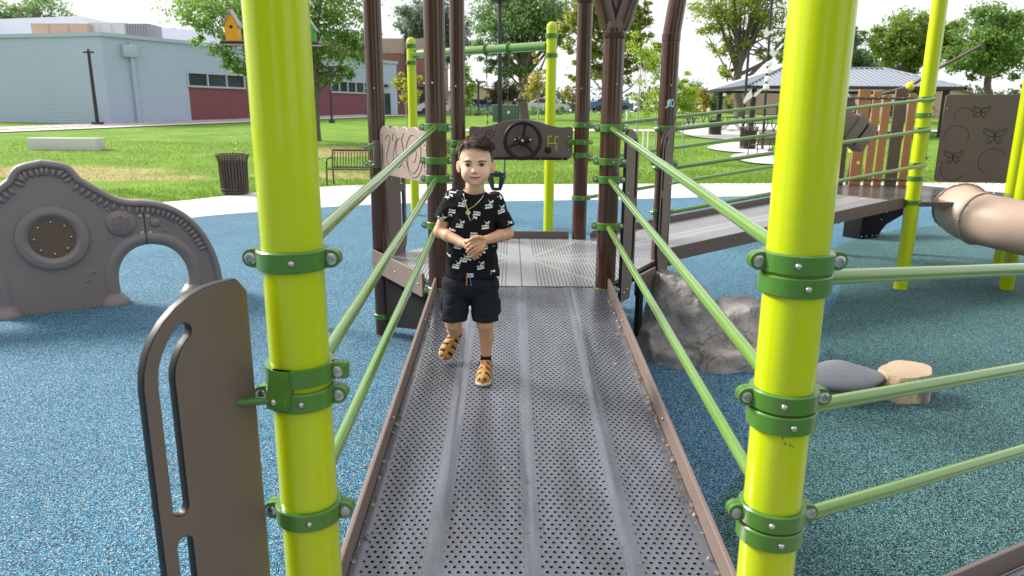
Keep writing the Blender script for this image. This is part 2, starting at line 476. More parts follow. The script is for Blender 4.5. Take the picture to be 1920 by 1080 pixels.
# ------------------------------------------------------------------ mesh helpers
ORIG = {}
def link(name, me, parent=None, loc=None, label=None):
    o = bpy.data.objects.new(name, me)
    COL.objects.link(o)
    if parent is not None:
        o.parent = parent
    if loc is not None: o.location = loc
    if label: o['label'] = label
    return o
def tag(o, label=None, cat=None, group=None, kind=None):
    if label: o['label'] = label
    if cat: o['category'] = cat
    if group: o['group'] = group
    if kind: o['kind'] = kind
    return o
def thing(name, loc, label, cat, group=None):
    o = bpy.data.objects.new(name, None)
    o.empty_display_size = 0.2
    COL.objects.link(o)
    o.location = loc
    ORIG[o.name] = Vector(loc)
    return tag(o, label, cat, group)
def sharp(me, ang=38):
    bm = bmesh.new(); bm.from_mesh(me)
    bm.normal_update()
    for f in bm.faces: f.smooth = True
    a = radians(ang)
    for e in bm.edges:
        e.smooth = not (len(e.link_faces) != 2 or e.calc_face_angle(0.0) > a)
    bm.to_mesh(me); bm.free()

class MB:
    def __init__(s):
        s.v, s.f, s.m = [], [], []
        s.M = Matrix.Identity(4)
        s.uv = None
    def add(s, verts, faces, mi=0):
        b = len(s.v)
        M = s.M
        s.v += [tuple(M @ Vector(p)) for p in verts]
        s.f += [tuple(b + i for i in f) for f in faces]
        s.m += [mi] * len(faces)
    def box(s, c, size, mi=0, R=None, bev=0.0):
        bm = bmesh.new()
        bmesh.ops.create_cube(bm, size=1.0)
        for v in bm.verts: v.co = Vector((v.co.x * size[0], v.co.y * size[1], v.co.z * size[2]))
        if bev: bmesh.ops.bevel(bm, geom=list(bm.edges), offset=bev, segments=2, affect='EDGES', profile=0.5)
        s.bm(bm, Matrix.Translation(Vector(c)) @ (R.to_4x4() if R is not None else Matrix.Identity(4)), mi)
    def bm(s, bm, M=Matrix.Identity(4), mi=0):
        bm.verts.index_update()
        s.add([M @ v.co for v in bm.verts], [[v.index for v in f.verts] for f in bm.faces], mi)
        bm.free()
    def mesh(s, me, M=Matrix.Identity(4), mi=0):
        s.add([M @ v.co for v in me.vertices], [list(p.vertices) for p in me.polygons], mi)
    def cyl(s, p0, p1, r0, r1=None, n=24, mi=0, caps=True):
        s.tube([p0, p1], [r0, r0 if r1 is None else r1], n, mi, caps=caps)
    def tube(s, pts, r, n=12, mi=0, closed=False, caps=True):
        pts = [Vector(p) for p in pts]
        k = len(pts)
        rs = list(r) if isinstance(r, (list, tuple)) else [r] * k
        T = []
        for i in range(k):
            if closed: t = pts[(i + 1) % k] - pts[i - 1]
            else: t = pts[min(i + 1, k - 1)] - pts[max(i - 1, 0)]
            T.append(t.normalized())
        a = Vector((0, 0, 1)) if abs(T[0].z) < 0.9 else Vector((1, 0, 0))
        U = T[0].cross(a).normalized()
        vs = []
        for i in range(k):
            if i:
                ax = T[i - 1].cross(T[i])
                if ax.length > 1e-7:
                    U = Matrix.Rotation(T[i - 1].angle(T[i]), 3, ax.normalized()) @ U
            U = (U - T[i] * U.dot(T[i])).normalized()
            W = T[i].cross(U)
            for j in range(n):
                q = 2 * pi * j / n
                vs.append(pts[i] + (U * cos(q) + W * sin(q)) * rs[i])
        fs = []
        for i in range(k if closed else k - 1):
            a_, b_ = i * n, ((i + 1) % k) * n
            for j in range(n):
                j2 = (j + 1) % n
                fs.append((a_ + j, a_ + j2, b_ + j2, b_ + j))
        if caps and not closed:
            fs.append(tuple(range(n - 1, -1, -1)))
            fs.append(tuple((k - 1) * n + j for j in range(n)))
        s.add(vs, fs, mi)
    def lathe(s, prof, c=(0, 0, 0), n=32, mi=0, R=None):
        vs, fs = [], []
        for (r, z) in prof:
            for j in range(n):
                q = 2 * pi * j / n
                p = Vector((r * cos(q), r * sin(q), z))
                if R is not None: p = R @ p
                vs.append(p + Vector(c))
        for i in range(len(prof) - 1):
            for j in range(n):
                j2 = (j + 1) % n
                fs.append((i * n + j, i * n + j2, (i + 1) * n + j2, (i + 1) * n + j))
        if prof[0][0] > 1e-6: fs.append(tuple(range(n - 1, -1, -1)))
        if prof[-1][0] > 1e-6: fs.append(tuple((len(prof) - 1) * n + j for j in range(n)))
        s.add(vs, fs, mi)
    def ball(s, c, r, mi=0, n=16, m=10, R=None):
        if isinstance(r, (int, float)): r = (r, r, r)
        vs, fs = [], []
        for i in range(m + 1):
            t = pi * i / m
            for j in range(n):
                q = 2 * pi * j / n
                p = Vector((r[0] * sin(t) * cos(q), r[1] * sin(t) * sin(q), -r[2] * cos(t)))
                if R is not None: p = R @ p
                vs.append(p + Vector(c))
        for i in range(m):
            for j in range(n):
                j2 = (j + 1) % n
                fs.append((i * n + j, i * n + j2, (i + 1) * n + j2, (i + 1) * n + j))
        s.add(vs, fs, mi)
    def plate(s, outline, M, th, holes=(), bev=0.004, mi=0, res=2, edge=None):
        """flat board of thickness th cut to an outline (2D, metres) with holes and rounded edges; M carries its own x,y,z to the world"""
        cu = bpy.data.curves.new('outline', 'CURVE')
        cu.dimensions = '2D'; cu.fill_mode = 'BOTH'
        for pl in [outline] + list(holes):
            sp_ = cu.splines.new('POLY')
            sp_.points.add(len(pl) - 1)
            for i, p in enumerate(pl): sp_.points[i].co = (p[0], p[1], 0, 1)
            sp_.use_cyclic_u = True
        cu.extrude = th / 2 - bev
        cu.bevel_depth = bev; cu.bevel_resolution = res; cu.offset = -bev
        o = bpy.data.objects.new('outline', cu)
        COL.objects.link(o)
        bpy.context.view_layer.update()
        dg = bpy.context.evaluated_depsgraph_get()
        me = bpy.data.meshes.new_from_object(o.evaluated_get(dg))
        n0 = len(s.m)
        s.mesh(me, M, mi)
        if edge is not None:
            for i, p in enumerate(me.polygons):
                if abs(p.normal.z) < 0.75: s.m[n0 + i] = edge
        bpy.data.objects.remove(o); bpy.data.curves.remove(cu); bpy.data.meshes.remove(me)
    def build(s, name, mats, parent=None, label=None, ang=38, origin=None, weld=False):
        if isinstance(mats, str): mats = [mats]
        o0 = Vector((0, 0, 0)) if origin is None else Vector(origin)
        if parent is not None: o0 = ORIG[parent.name]
        me = bpy.data.meshes.new(name)
        me.from_pydata([(x - o0.x, y - o0.y, z - o0.z) for x, y, z in s.v], [], s.f)
        for k in mats: me.materials.append(MAT[k])
        me.polygons.foreach_set('material_index', s.m)
        if weld:
            bm = bmesh.new(); bm.from_mesh(me)
            bmesh.ops.remove_doubles(bm, verts=bm.verts, dist=1e-5)
            bm.to_mesh(me); bm.free()
        me.update()
        sharp(me, ang)
        if s.uv is not None:
            uvl = me.uv_layers.new(name='UVMap')
            for lp in me.loops:
                q = me.vertices[lp.vertex_index].co
                uvl.data[lp.index].uv = s.uv(Vector((q.x + o0.x, q.y + o0.y, q.z + o0.z)))
        o = link(name, me, parent, None if parent is not None else o0, label)
        ORIG[o.name] = o0
        return o

def smoothline(pts, per=8, closed=False):
    """Catmull-Rom through points (2D or 3D tuples)"""
    P = [Vector(p) for p in pts]; k = len(P); out = []
    rng = range(k) if closed else range(k - 1)
    for i in rng:
        a = P[i - 1] if (closed or i) else P[0]
        b = P[i]; c_ = P[(i + 1) % k]
        d = P[(i + 2) % k] if (closed or i + 2 < k) else P[k - 1]
        for j in range(per):
            t = j / per
            out.append(0.5 * ((2 * b) + (c_ - a) * t + (2 * a - 5 * b + 4 * c_ - d) * t * t + (3 * b - a - 3 * c_ + d) * t ** 3))
    if not closed: out.append(P[-1])
    return [tuple(q) for q in out]
def roundrect(x0, y0, x1, y1, r, n=5):
    out = []
    for cx, cy, a in ((x1 - r, y1 - r, 0), (x0 + r, y1 - r, 90), (x0 + r, y0 + r, 180), (x1 - r, y0 + r, 270)):
        for j in range(n + 1):
            q = radians(a + 90 * j / n)
            out.append((cx + r * cos(q), cy + r * sin(q)))
    return out
def frame(o, ex, ez):
    """matrix: local x along ex, local y up towards ez, local z out of the board"""
    ex = Vector(ex).normalized(); ez = Vector(ez).normalized()
    n = ex.cross(ez).normalized()
    return Matrix(((ex.x, ez.x, n.x, o[0]), (ex.y, ez.y, n.y, o[1]), (ex.z, ez.z, n.z, o[2]), (0, 0, 0, 1)))

# ------------------------------------------------------------------ the setting
def sheet(name, poly, z, mat, kind='structure', label=None, zf=None):
    bm = bmesh.new()
    vs = [bm.verts.new((p[0], p[1], z if zf is None else zf(p[0], p[1]) + z)) for p in poly]
    f = bm.faces.new(vs)
    if f.normal.z < 0: f.normal_flip()
    bmesh.ops.triangulate(bm, faces=[f])
    me = bpy.data.meshes.new(name); bm.to_mesh(me); bm.free()
    me.materials.append(MAT[mat])
    o = link(name, me); o['kind'] = kind
    if label: o['label'] = label
    return o

def lawn():
    xs = np.concatenate([np.arange(-160, -30, 6), np.arange(-30, 40, 1.0), np.arange(40, 165, 6)])
    ys = np.concatenate([np.arange(-40, 8, 4), np.arange(8, 48, 0.7), np.arange(48, 100, 3), np.arange(100, 420, 20), np.arange(420, 1500, 120)])
    vs = [(x * (1 if y < 100 else y / 100), y, terrain(x, y)) for y in ys for x in xs]
    n = len(xs)
    fs = [(j * n + i, j * n + i + 1, (j + 1) * n + i + 1, (j + 1) * n + i) for j in range(len(ys) - 1) for i in range(n - 1)]
    me = bpy.data.meshes.new('lawn'); me.from_pydata(vs, [], fs)
    me.materials.append(MAT['lawn'])
    for p in me.polygons: p.use_smooth = True
    o = link('lawn', me); tag(o, 'sloping green lawn with dry worn patches', 'lawn', kind='structure')
lawn()
# concrete walk round the play area: outer edge against the grass, inner edge against the rubber
outer = [(-26, 6.0), (-16, 9.6), (-11, 11.8), (-8.4, 13.0)] + [gnd(u, v)[:2] for u, v in ((310, 378), (400, 369), (480, 360.5), (600, 350), (690, 346), (820, 345), (950, 345), (1200, 344), (1440, 343))] + [(11, 19.2), (17, 18.6), (26, 15)]
outer = smoothline([(p[0], p[1]) for p in outer], 5)
sheet('concrete_path', [(26, -14), (-26, -14)] + outer, -0.006, 'concrete', label='pale concrete walk round the play area')
inner = [(-16, -12), (-16, 5.5), (-10.5, 8.6), (-8.2, 9.9)] + [gnd(u, v)[:2] for u, v in ((300, 417), (370, 406.5), (480, 397), (620, 387.5), (760, 381), (950, 377), (1190, 373), (1440, 367))] + [(10, 15.7), (15, 14), (18, 8), (18, -12)]
inner = smoothline([(p[0], p[1]) for p in inner], 5)
sheet('blue_rubber_ground', inner, 0.0, 'blue rubber', label='blue speckled poured rubber surface')
tealp = [(0.80, -6), (0.84, 2.0), (0.88, 2.74), (1.16, 3.2), (1.50, 3.75), (1.90, 4.35), (2.24, 4.8), (2.46, 5.55), (3.0, 6.4), (3.6, 7.6), (4.2, 9.2), (6.5, 11.2), (10, 12.0), (14.5, 10.5), (17, 7.5), (17, -6)]
sheet('teal_rubber_ground', smoothline(tealp, 5), 0.004, 'teal rubber', label='teal speckled poured rubber surface')

# ------------------------------------------------------------------ the play structure
X0 = 0.072
DK = 0.61                                  # first deck above ground
def vx(x, y): return (X0 + x, 4.47 + y)
AL, AR = vx(-0.5335, 0), vx(0.5335, 0)
PL, PR = vx(-1.067, 0.924), vx(1.067, 0.924)
BL, BR = vx(-0.5335, 1.848), vx(0.5335, 1.848)
YL, YR = (X0 - 0.5335, 1.486), (X0 + 0.5335, 1.486)
DIR2 = Vector((cos(radians(30)), sin(radians(30)), 0))      # the second ramp runs off to the right
R2 = 3.22
D2 = DK + 0.262
def off2(p): return (p[0] + DIR2.x * R2, p[1] + DIR2.y * R2)
C1, C2 = off2(PR), off2(BR)
c2 = ((C1[0] + C2[0]) / 2 + DIR2.x * 0.924, (C1[1] + C2[1]) / 2 + DIR2.y * 0.924)
hex2 = [(c2[0] + 1.067 * cos(radians(a)), c2[1] + 1.067 * sin(radians(a))) for a in (240, 300, 0, 60, 120, 180)]
D0 = 0.363
def rampz(y): return DK - (4.45 - y) * (DK - D0) / (4.45 - 1.486)

play = thing('play_structure', (X0, 4.5, 0), 'large play structure with lime and brown posts, grey ramps, decks and green handrails', 'play structure')
RP = 0.0635
def post(p, z1, mat, label, extra=None, seam=None, rivets=None, r=RP, cap=False):
    b = MB()
    if cap:
        b.lathe([(r, -0.3), (r, z1 - r)] + [(r * cos(q), z1 - r + r * sin(q)) for q in [pi / 2 * k / 8 for k in range(1, 8)]] + [(1e-7, z1)], (p[0], p[1], 0), 40)
    else:
        b.cyl((p[0], p[1], -0.3), (p[0], p[1], z1), r, n=112)
    if seam: b.lathe([(r + 0.0005, -0.002), (r + 0.0022, -0.0012), (r + 0.0022, 0.0012), (r + 0.0005, 0.002)], (p[0], p[1], seam), 40)
    if rivets:
        z, angs = rivets
        for a in angs:
            q = radians(a)
            b.ball((p[0] + (r + 0.001) * cos(q), p[1] + (r + 0.001) * sin(q), z), 0.006, 1, 10, 6)
    if extra: extra(b)
    return b.build('post', [mat, 'steel'], play, label)
def clamp(po, p, z, face=270.0, ears=(1, 1), rivet=12.0, h=0.043, r=RP):
    """two-piece cast clamp round a post: ring, bolted ears, one rivet"""
    b = MB()
    b.M = Matrix.Translation((p[0], p[1], z)) @ Matrix.Rotation(radians(face + 90), 4, 'Z')
    o = r + 0.0115
    b.lathe([(r + 0.0004, -h / 2), (o - 0.003, -h / 2), (o, -h / 2 + 0.003), (o, h / 2 - 0.003), (o - 0.003, h / 2), (r + 0.0004, h / 2), (r + 0.0004, -h / 2)], n=40)
    for s_, e in ((-1, ears[0]), (1, ears[1])):
        if not e: continue
        n = 10
        prof = [(0.058, -h / 2), ] + [(0.083 + 0.0195 * cos(q), 0.0195 * sin(q)) for q in [-pi / 2 + pi * k / n for k in range(n + 1)]] + [(0.058, h / 2)]
        for y0, y1, g in ((-0.0145, -0.001, 0), (0.001, 0.0145, 0)):
            vs = [(s_ * x, y0, zz) for x, zz in prof] + [(s_ * x, y1, zz) for x, zz in prof]
            k = len(prof)
            fs = [tuple(range(k)), tuple(range(2 * k - 1, k - 1, -1))] + [(i, (i + 1) % k, k + (i + 1) % k, k + i)[::-1] for i in range(k)]
            if s_ > 0: fs = [f[::-1] for f in fs]
            b.add(vs, fs)
        b.lathe([(0.0125, 0), (0.0125, 0.0035), (0.0085, 0.0055), (0.0055, 0.0055), (0.0045, 0.003), (1e-6, 0.003)], (s_ * 0.0845, -0.0145, 0), 18, 1, Matrix.Rotation(pi / 2, 3, 'X'))
    if rivet is not None:
        q = radians(270 + rivet)
        b.ball((o * cos(q), o * sin(q), 0), (0.0072, 0.0072, 0.0072), 1, 12, 8)
    return b.build('clamp', ['green paint', 'steel'], po)

# --- lime posts either side of the near ramp
pYL = post(YL, 3.4, 'lime paint', 'lime green post at the left of the near ramp')
pYR = post(YR, 3.4, 'lime paint', 'lime green post at the right of the near ramp')
ZR = (1.385, 1.080, 0.797)
for z in ZR: clamp(pYL, YL, z, rivet=14)
def scuff(): pass
for z in ZR:
    clamp(pYR, YR, z, rivet=-18)
    clamp(pYR, YR, z - 0.047, face=300, ears=(0, 1), rivet=-30)
# --- brown posts of the first deck
SEAM, RIV = 1.945, 1.862
def fork(b):
    x, y = AR
    b.lathe([(RP + 0.0005, 2.12), (RP + 0.004, 2.125), (RP + 0.004, 2.21), (RP + 0.0005, 2.215)], (x, y, 0), 32)
    for dx, dy in ((-0.20, 0.05), (0.24, 0.02), (0.02, 0.25)):
        b.tube([(x + dx * .12, y + dy * .12, 2.18), (x + dx * .45, y + dy * .45, 2.42), (x + dx * 1.3, y + dy * 1.3, 2.9), (x + dx * 2.6, y + dy * 2.6, 3.5)], [0.058, 0.056, 0.05, 0.042], 20)
pAL = post(AL, 3.6, 'brown paint', 'brown post behind the child', seam=SEAM, rivets=(RIV, (262, 180, 350)))
pAR = post(AR, 2.19, 'brown paint', 'brown post that forks at its top beside the ramp', fork, SEAM, (RIV, (285, 190, 0)))
pPL = post(PL, 3.6, 'brown paint', 'brown post at the left corner of the deck', seam=2.005, rivets=(RIV + .0, (275, 190, 0)))
def bent(b):
    x, y = PR
    b.lathe([(RP + 0.0005, 2.20), (RP + 0.003, 2.203), (RP + 0.003, 2.247), (RP + 0.0005, 2.25)], (x, y, 0), 32)
    b.tube([(x, y, 2.2), (x + 0.004, y, 2.27), (x + 0.07, y + .02, 2.75), (x + 0.30, y + .1, 3.6)], [RP, RP, RP * .97, RP * .8], 28)
pPR = post(PR, 2.24, 'brown paint', 'brown post bent outwards with a sticker on it', bent, 2.03, (RIV + 0.03, (275, 190, 0)))
pBL = post(BL, 3.6, 'brown paint', 'brown post at the left of the steering panel', seam=2.02, rivets=(RIV + 0.05, (260, 350, 190)))
def flare(b):
    x, y = BR
    b.lathe([(RP + 0.0005, 2.58), (RP + 0.008, 2.60), (RP + 0.010, 2.70), (RP + 0.02, 2.95)], (x, y, 0), 32)
pBR = post(BR, 3.6, 'brown paint', 'brown post at the right of the steering panel', flare, 2.035, (RIV + 0.04, (255, 330, 200)))
ZB = (1.605, 1.295, 1.005)
for po, p, rv in ((pAL, AL, None), (pAR, AR, None)):
    for z in ZB: clamp(po, p, z, rivet=rv, h=0.046)
clamp(pAL, AL, 1.405, 270, rivet=None); clamp(pAR, AR, 1.405, 270, rivet=10)
clamp(pAL, AL, 0.585, 270, rivet=None, h=0.05); clamp(pAR, AR, 0.585, 290, rivet=None, h=0.05)
for z in (1.448, 1.325, 0.58, 0.15): clamp(pPL, PL, z, 270, ears=(1, 1) if z > 1 else (0, 0), rivet=10)
ZR2 = (1.588, 1.305, 0.974)
for z in ZR2: clamp(pPR, PR, z, 300, ears=(1, 1), rivet=None)
clamp(pPR, PR, 1.34, 270, ears=(1, 1), rivet=0); clamp(pPR, PR, 0.585, 250, rivet=None)
for z in (1.447, 1.375): clamp(pBL, BL, z, 270, rivet=10)
for z in (1.60, 1.455, 1.345, 0.975): clamp(pBR, BR, z, 285, ears=(0, 1), rivet=0)
# sticker on the bent brown post: a small arched badge with a figure
def sticker():
    b = MB()
    def cyl_pt(x, z, d):
        q = radians(270 + 4) + x / RP
        return (PR[0] + (RP + d) * cos(q), PR[1] + (RP + d) * sin(q), 1.765 + z)
    def patch(poly, d, mi):
        n = len(poly); cx = sum(p[0] for p in poly) / n; cz = sum(p[1] for p in poly) / n
        rings = [[(cx + (p[0] - cx) * k, cz + (p[1] - cz) * k) for p in poly] for k in (1.0, 0.5)]
        vs = [cyl_pt(x, z, d) for r_ in rings for x, z in r_] + [cyl_pt(cx, cz, d)]
        fs = [(i, (i + 1) % n, n + (i + 1) % n, n + i) for i in range(n)] + [(n + i, n + (i + 1) % n, 2 * n) for i in range(n)]
        b.add(vs, fs, mi)
    patch([(-.034, -.028), (-.022, -.030), (.018, -.022), (.033, -.018), (.032, .012), (.020, .036), (-.004, .034), (-.022, .020), (-.020, -.012)], .0008, 0)
    patch([(-.016, -.020), (.010, -.018), (.010, .018), (-.004, .026), (-.016, .012)], .0014, 1)
    patch([(-.004, -.016), (.008, -.016), (.004, .006), (.010, .014), (.002, .018), (-.004, .004)], .002, 2)
    patch([(.012, -.012), (.026, -.010), (.026, .012), (.018, .026), (.012, .024)], .0014, 3)
    b.build('sticker', ['white paint', 'sky blue sticker', 'teal sticker', 'dark groove'], pPR)
sticker()
# scuff marks on the near right lime post (ink-thin worn marks)
def scuffs():
    b = MB()
    for zz, a0, a1, wd in ((1.012, -15, -6, .0016), (1.004, -16, -14, .003), (0.992, -12, -7, .0014), (0.989, -1, 3, .0016), (0.985, 5, 8, .0012)):
        vs, fs = [], []
        for k in range(6):
            q = radians(270 + a0 + (a1 - a0) * k / 5)
            z = zz + 0.002 * sin(k * 2.1)
            for s_ in (-1, 1): vs.append((YR[0] + (RP + .0006) * cos(q), YR[1] + (RP + .0006) * sin(q), z + s_ * wd))
        fs = [(2 * k, 2 * k + 2, 2 * k + 3, 2 * k + 1) for k in range(5)]
        b.add(vs, fs)
    b.build('scuff_mark', ['brown paint'], pYR)
scuffs()

# --- handrails
def rail(a, bb, r=0.0170, tips=True, label=None, n=20):
    a, bb = Vector(a), Vector(bb)
    b = MB()
    b.tube([a, bb], r, n)
    b.ball(a, r * 0.999, 0, 16, 10); b.ball(bb, r * 0.999, 0, 16, 10)
    return b.build('handrail', ['rail paint'], play, label)
for (pa, pb) in ((YL, AL), (YR, AR)):
    for zn, zf in zip(ZR, ZB):
        rail((pa[0], pa[1] + 0.078, zn + 0.006), (pb[0], pb[1] - 0.083, zf - 0.004))
# near-side and far-side rails of the second ramp
rise = D2 - DK
n2 = Vector((DIR2.y, -DIR2.x, 0))
for z in ZR2:
    a = Vector((PR[0], PR[1], z)) + DIR2 * 0.08
    e = Vector((C1[0], C1[1], z + rise)) - DIR2 * 0.02 + n2 * 0.085
    rail(a + n2 * 0.03, e, 0.0165)
    a = Vector((BR[0], BR[1], z + 0.0)) + DIR2 * 0.08
    e = Vector((C2[0], C2[1], z + rise)) - DIR2 * 0.08
    rail(a, e, 0.0165)
# rails of the third ramp leaving the near right lime post
for z in ZR:
    a = Vector((YR[0], YR[1], z - 0.047)) + DIR2 * 0.083
    rail(a, a + DIR2 * 3.2 + Vector((0, 0, -0.26)), 0.0175)

# --- decks, ramps and their curbs
def hexdeck(pts, z, mat, name, label=None):
    b = MB()
    cx = sum(p[0] for p in pts) / len(pts); cy = sum(p[1] for p in pts) / len(pts)
    ang = atan2(pts[1][1] - pts[0][1], pts[1][0] - pts[0][0])
    top = [(p[0] + (cx - p[0]) * 0.012, p[1] + (cy - p[1]) * 0.012) for p in pts]
    n = len(top)
    vs = [(x, y, z) for x, y in top] + [(x, y, z - 0.045) for x, y in top]
    # the top is finely divided only through its centre, the sides are folded down
    vs.append((cx, cy, z))
    fs = [(i, (i + 1) % n, 2 * n) for i in range(n)] + [((i + 1) % n, i, n + i, n + (i + 1) % n) for i in range(n)] + [tuple(range(2 * n - 1, n - 1, -1))]
    b.add(vs, fs)
    R = Matrix.Rotation(-ang, 3, 'Z')
    b.uv = lambda q: (R @ Vector((q.x - cx, q.y - cy, 0)))[:2]
    return b.build(name, [mat], play, label)
hex1 = [AL, AR, PR, BR, BL, PL]
hexdeck(hex1, DK, 'deck skin', 'deck', 'pale grey hexagonal slotted deck at the top of the ramp')
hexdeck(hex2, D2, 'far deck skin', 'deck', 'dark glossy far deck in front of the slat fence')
hex0 = [(X0 + 1.067 * cos(radians(a)), 0.562 + 1.067 * sin(radians(a))) for a in (240, 300, 0, 60, 120, 180)]
hexdeck(hex0, D0, 'deck skin', 'deck')

def wavy(x):
    z = 0.0
    for c_, wd, h in ((-0.296, 0.03, 0.006), (-0.003, 0.028, 0.006), (0.295, 0.03, 0.006)):
        z += h * math.exp(-((x - c_) / wd) ** 2)
    return z + 0.0015 * sin(x * 21)
def ramp(a, bb, za, zb, wid, mat, label, curb, wave=True, c0=0.0, c1=0.0, ch=0.075):
    """ramp from the middle of edge a to the middle of edge bb, with a curb along either side"""
    a, bb = Vector((a[0], a[1], za)), Vector((bb[0], bb[1], zb))
    d = bb - a; L = d.length; d.normalize()
    side = Vector((d.y, -d.x, 0)).normalized(); nrm = side.cross(d)
    b = MB()
    NX, NY = 90, 60
    xs = [-wid / 2 + wid * i / NX for i in range(NX + 1)]
    rnd = random.Random(5)
    vs, fs = [], []
    for j in range(NY + 1):
        t = L * j / NY
        for x in xs: vs.append(a + d * t + side * x + nrm * ((wavy(x) + 0.0012 * sin(t * 5 + x * 9)) if wave else 0))
    fs = [(j * (NX + 1) + i, j * (NX + 1) + i + 1, (j + 1) * (NX + 1) + i + 1, (j + 1) * (NX + 1) + i) for j in range(NY) for i in range(NX)]
    b.add(vs, fs)
    lo = [a + side * s_ * wid / 2 + d * t - nrm * k for k in (0.002, 0.05) for s_, t in ((-1, 0), (1, 0), (1, L), (-1, L))]
    b.add(lo, [(4, 7, 6, 5), (0, 4, 5, 1), (1, 5, 6, 2), (2, 6, 7, 3), (3, 7, 4, 0)])
    b.uv = lambda q: ((q - a).dot(side), (q - a).dot(d))
    r = b.build('ramp', [mat], play, label)
    for s_ in (-1, 1):
        k = MB()
        o = a + side * s_ * (wid / 2 + 0.011)
        r_ = 0.03
        x0, x1, y0, y1 = c0, L - c1, -0.05, ch
        pl = [(x0, y0), (x1, y0), (x1, y1 - r_)] + [(x1 - r_ + r_ * cos(q), y1 - r_ + r_ * sin(q)) for q in [pi / 2 * i / 6 for i in range(1, 7)]] + [(x0 + r_ - r_ * sin(q), y1 - r_ + r_ * cos(q)) for q in [pi / 2 * i / 6 for i in range(0, 7)]]
        M = Matrix(((d.x, nrm.x, side.x, o.x), (d.y, nrm.y, side.y, o.y), (d.z, nrm.z, side.z, o.z), (0, 0, 0, 1)))
        k.plate(pl, M, 0.016, bev=0.003)
        for t in [x0 + 0.25 + 0.5 * i for i in range(int((x1 - x0) / 0.5))] if mat != 'ramp skin' else [x0 + 1.1, x0 + 2.2]:
            p = o + d * t + nrm * (0.02 if s_ * side.y < 0 else 0.045) + side * s_ * (0.0105 if mat != 'ramp skin' else -0.0105)
            k.ball(p, 0.0065, 1, 10, 6)
        k.build('curb', [curb, 'steel'], r)
    return r
ramp((X0, 1.50), (X0, 4.455), D0, DK - 0.004, 1.075, 'ramp skin', 'long perforated grey ramp that the child walks down', 'curb taupe', c0=0.06, c1=-0.02)
mid = lambda p, q: ((p[0] + q[0]) / 2, (p[1] + q[1]) / 2)
ramp(mid(PR, BR), mid(C1, C2), DK - 0.003, D2 - 0.003, 0.96, 'far ramp skin', 'pale grey ramp rising to the far deck', 'taupe plastic', wave=False, c0=0.10, c1=0.06, ch=0.062)
e0 = mid(hex0[2], hex0[3])
ramp((e0[0] + .0, e0[1] + .0), (e0[0] + DIR2.x * 3.2, e0[1] + DIR2.y * 3.2), D0 - 0.003, D0 - 0.265, 0.98, 'far ramp skin', None, 'taupe plastic', wave=False, c0=0.08, c1=0.05)

# --- boards and panels round the first deck
def board(p, q, z0, z1, name, mat, th=0.02, r_=0.03, inset=(0.08, 0.08), parent=None, label=None, bolts=0, out=0.0, edge=None, bolt_z=None):
    p, q = Vector((p[0], p[1], 0)), Vector((q[0], q[1], 0))
    ex = (q - p).normalized(); L = (q - p).length
    n = ex.cross(Vector((0, 0, 1)))
    o = p + n * out
    M = frame(o, ex, (0, 0, 1))
    b = MB()
    b.plate(roundrect(inset[0], z0, L - inset[1], z1, r_), M, th, bev=0.003)
    for i in range(bolts):
        x = inset[0] + 0.06 + (L - inset[0] - inset[1] - 0.12) * i / max(1, bolts - 1)
        zz = (z0 + z1) / 2 if bolt_z is None else bolt_z
        for s_ in (1, -1): b.ball(M @ Vector((x, zz, s_ * (th / 2 + 0.001))), 0.0065, 1, 10, 6)
    return b.build(name, [mat, 'steel'], parent or play, label)
board(PL, AL, 0.525, 0.685, 'curb', 'curb taupe', bolts=3, inset=(0.03, 0.075), out=0.075, r_=0.02)
board(BL, BR, 0.60, 0.675, 'curb', 'panel taupe', bolts=0, inset=(0.10, 0.09))
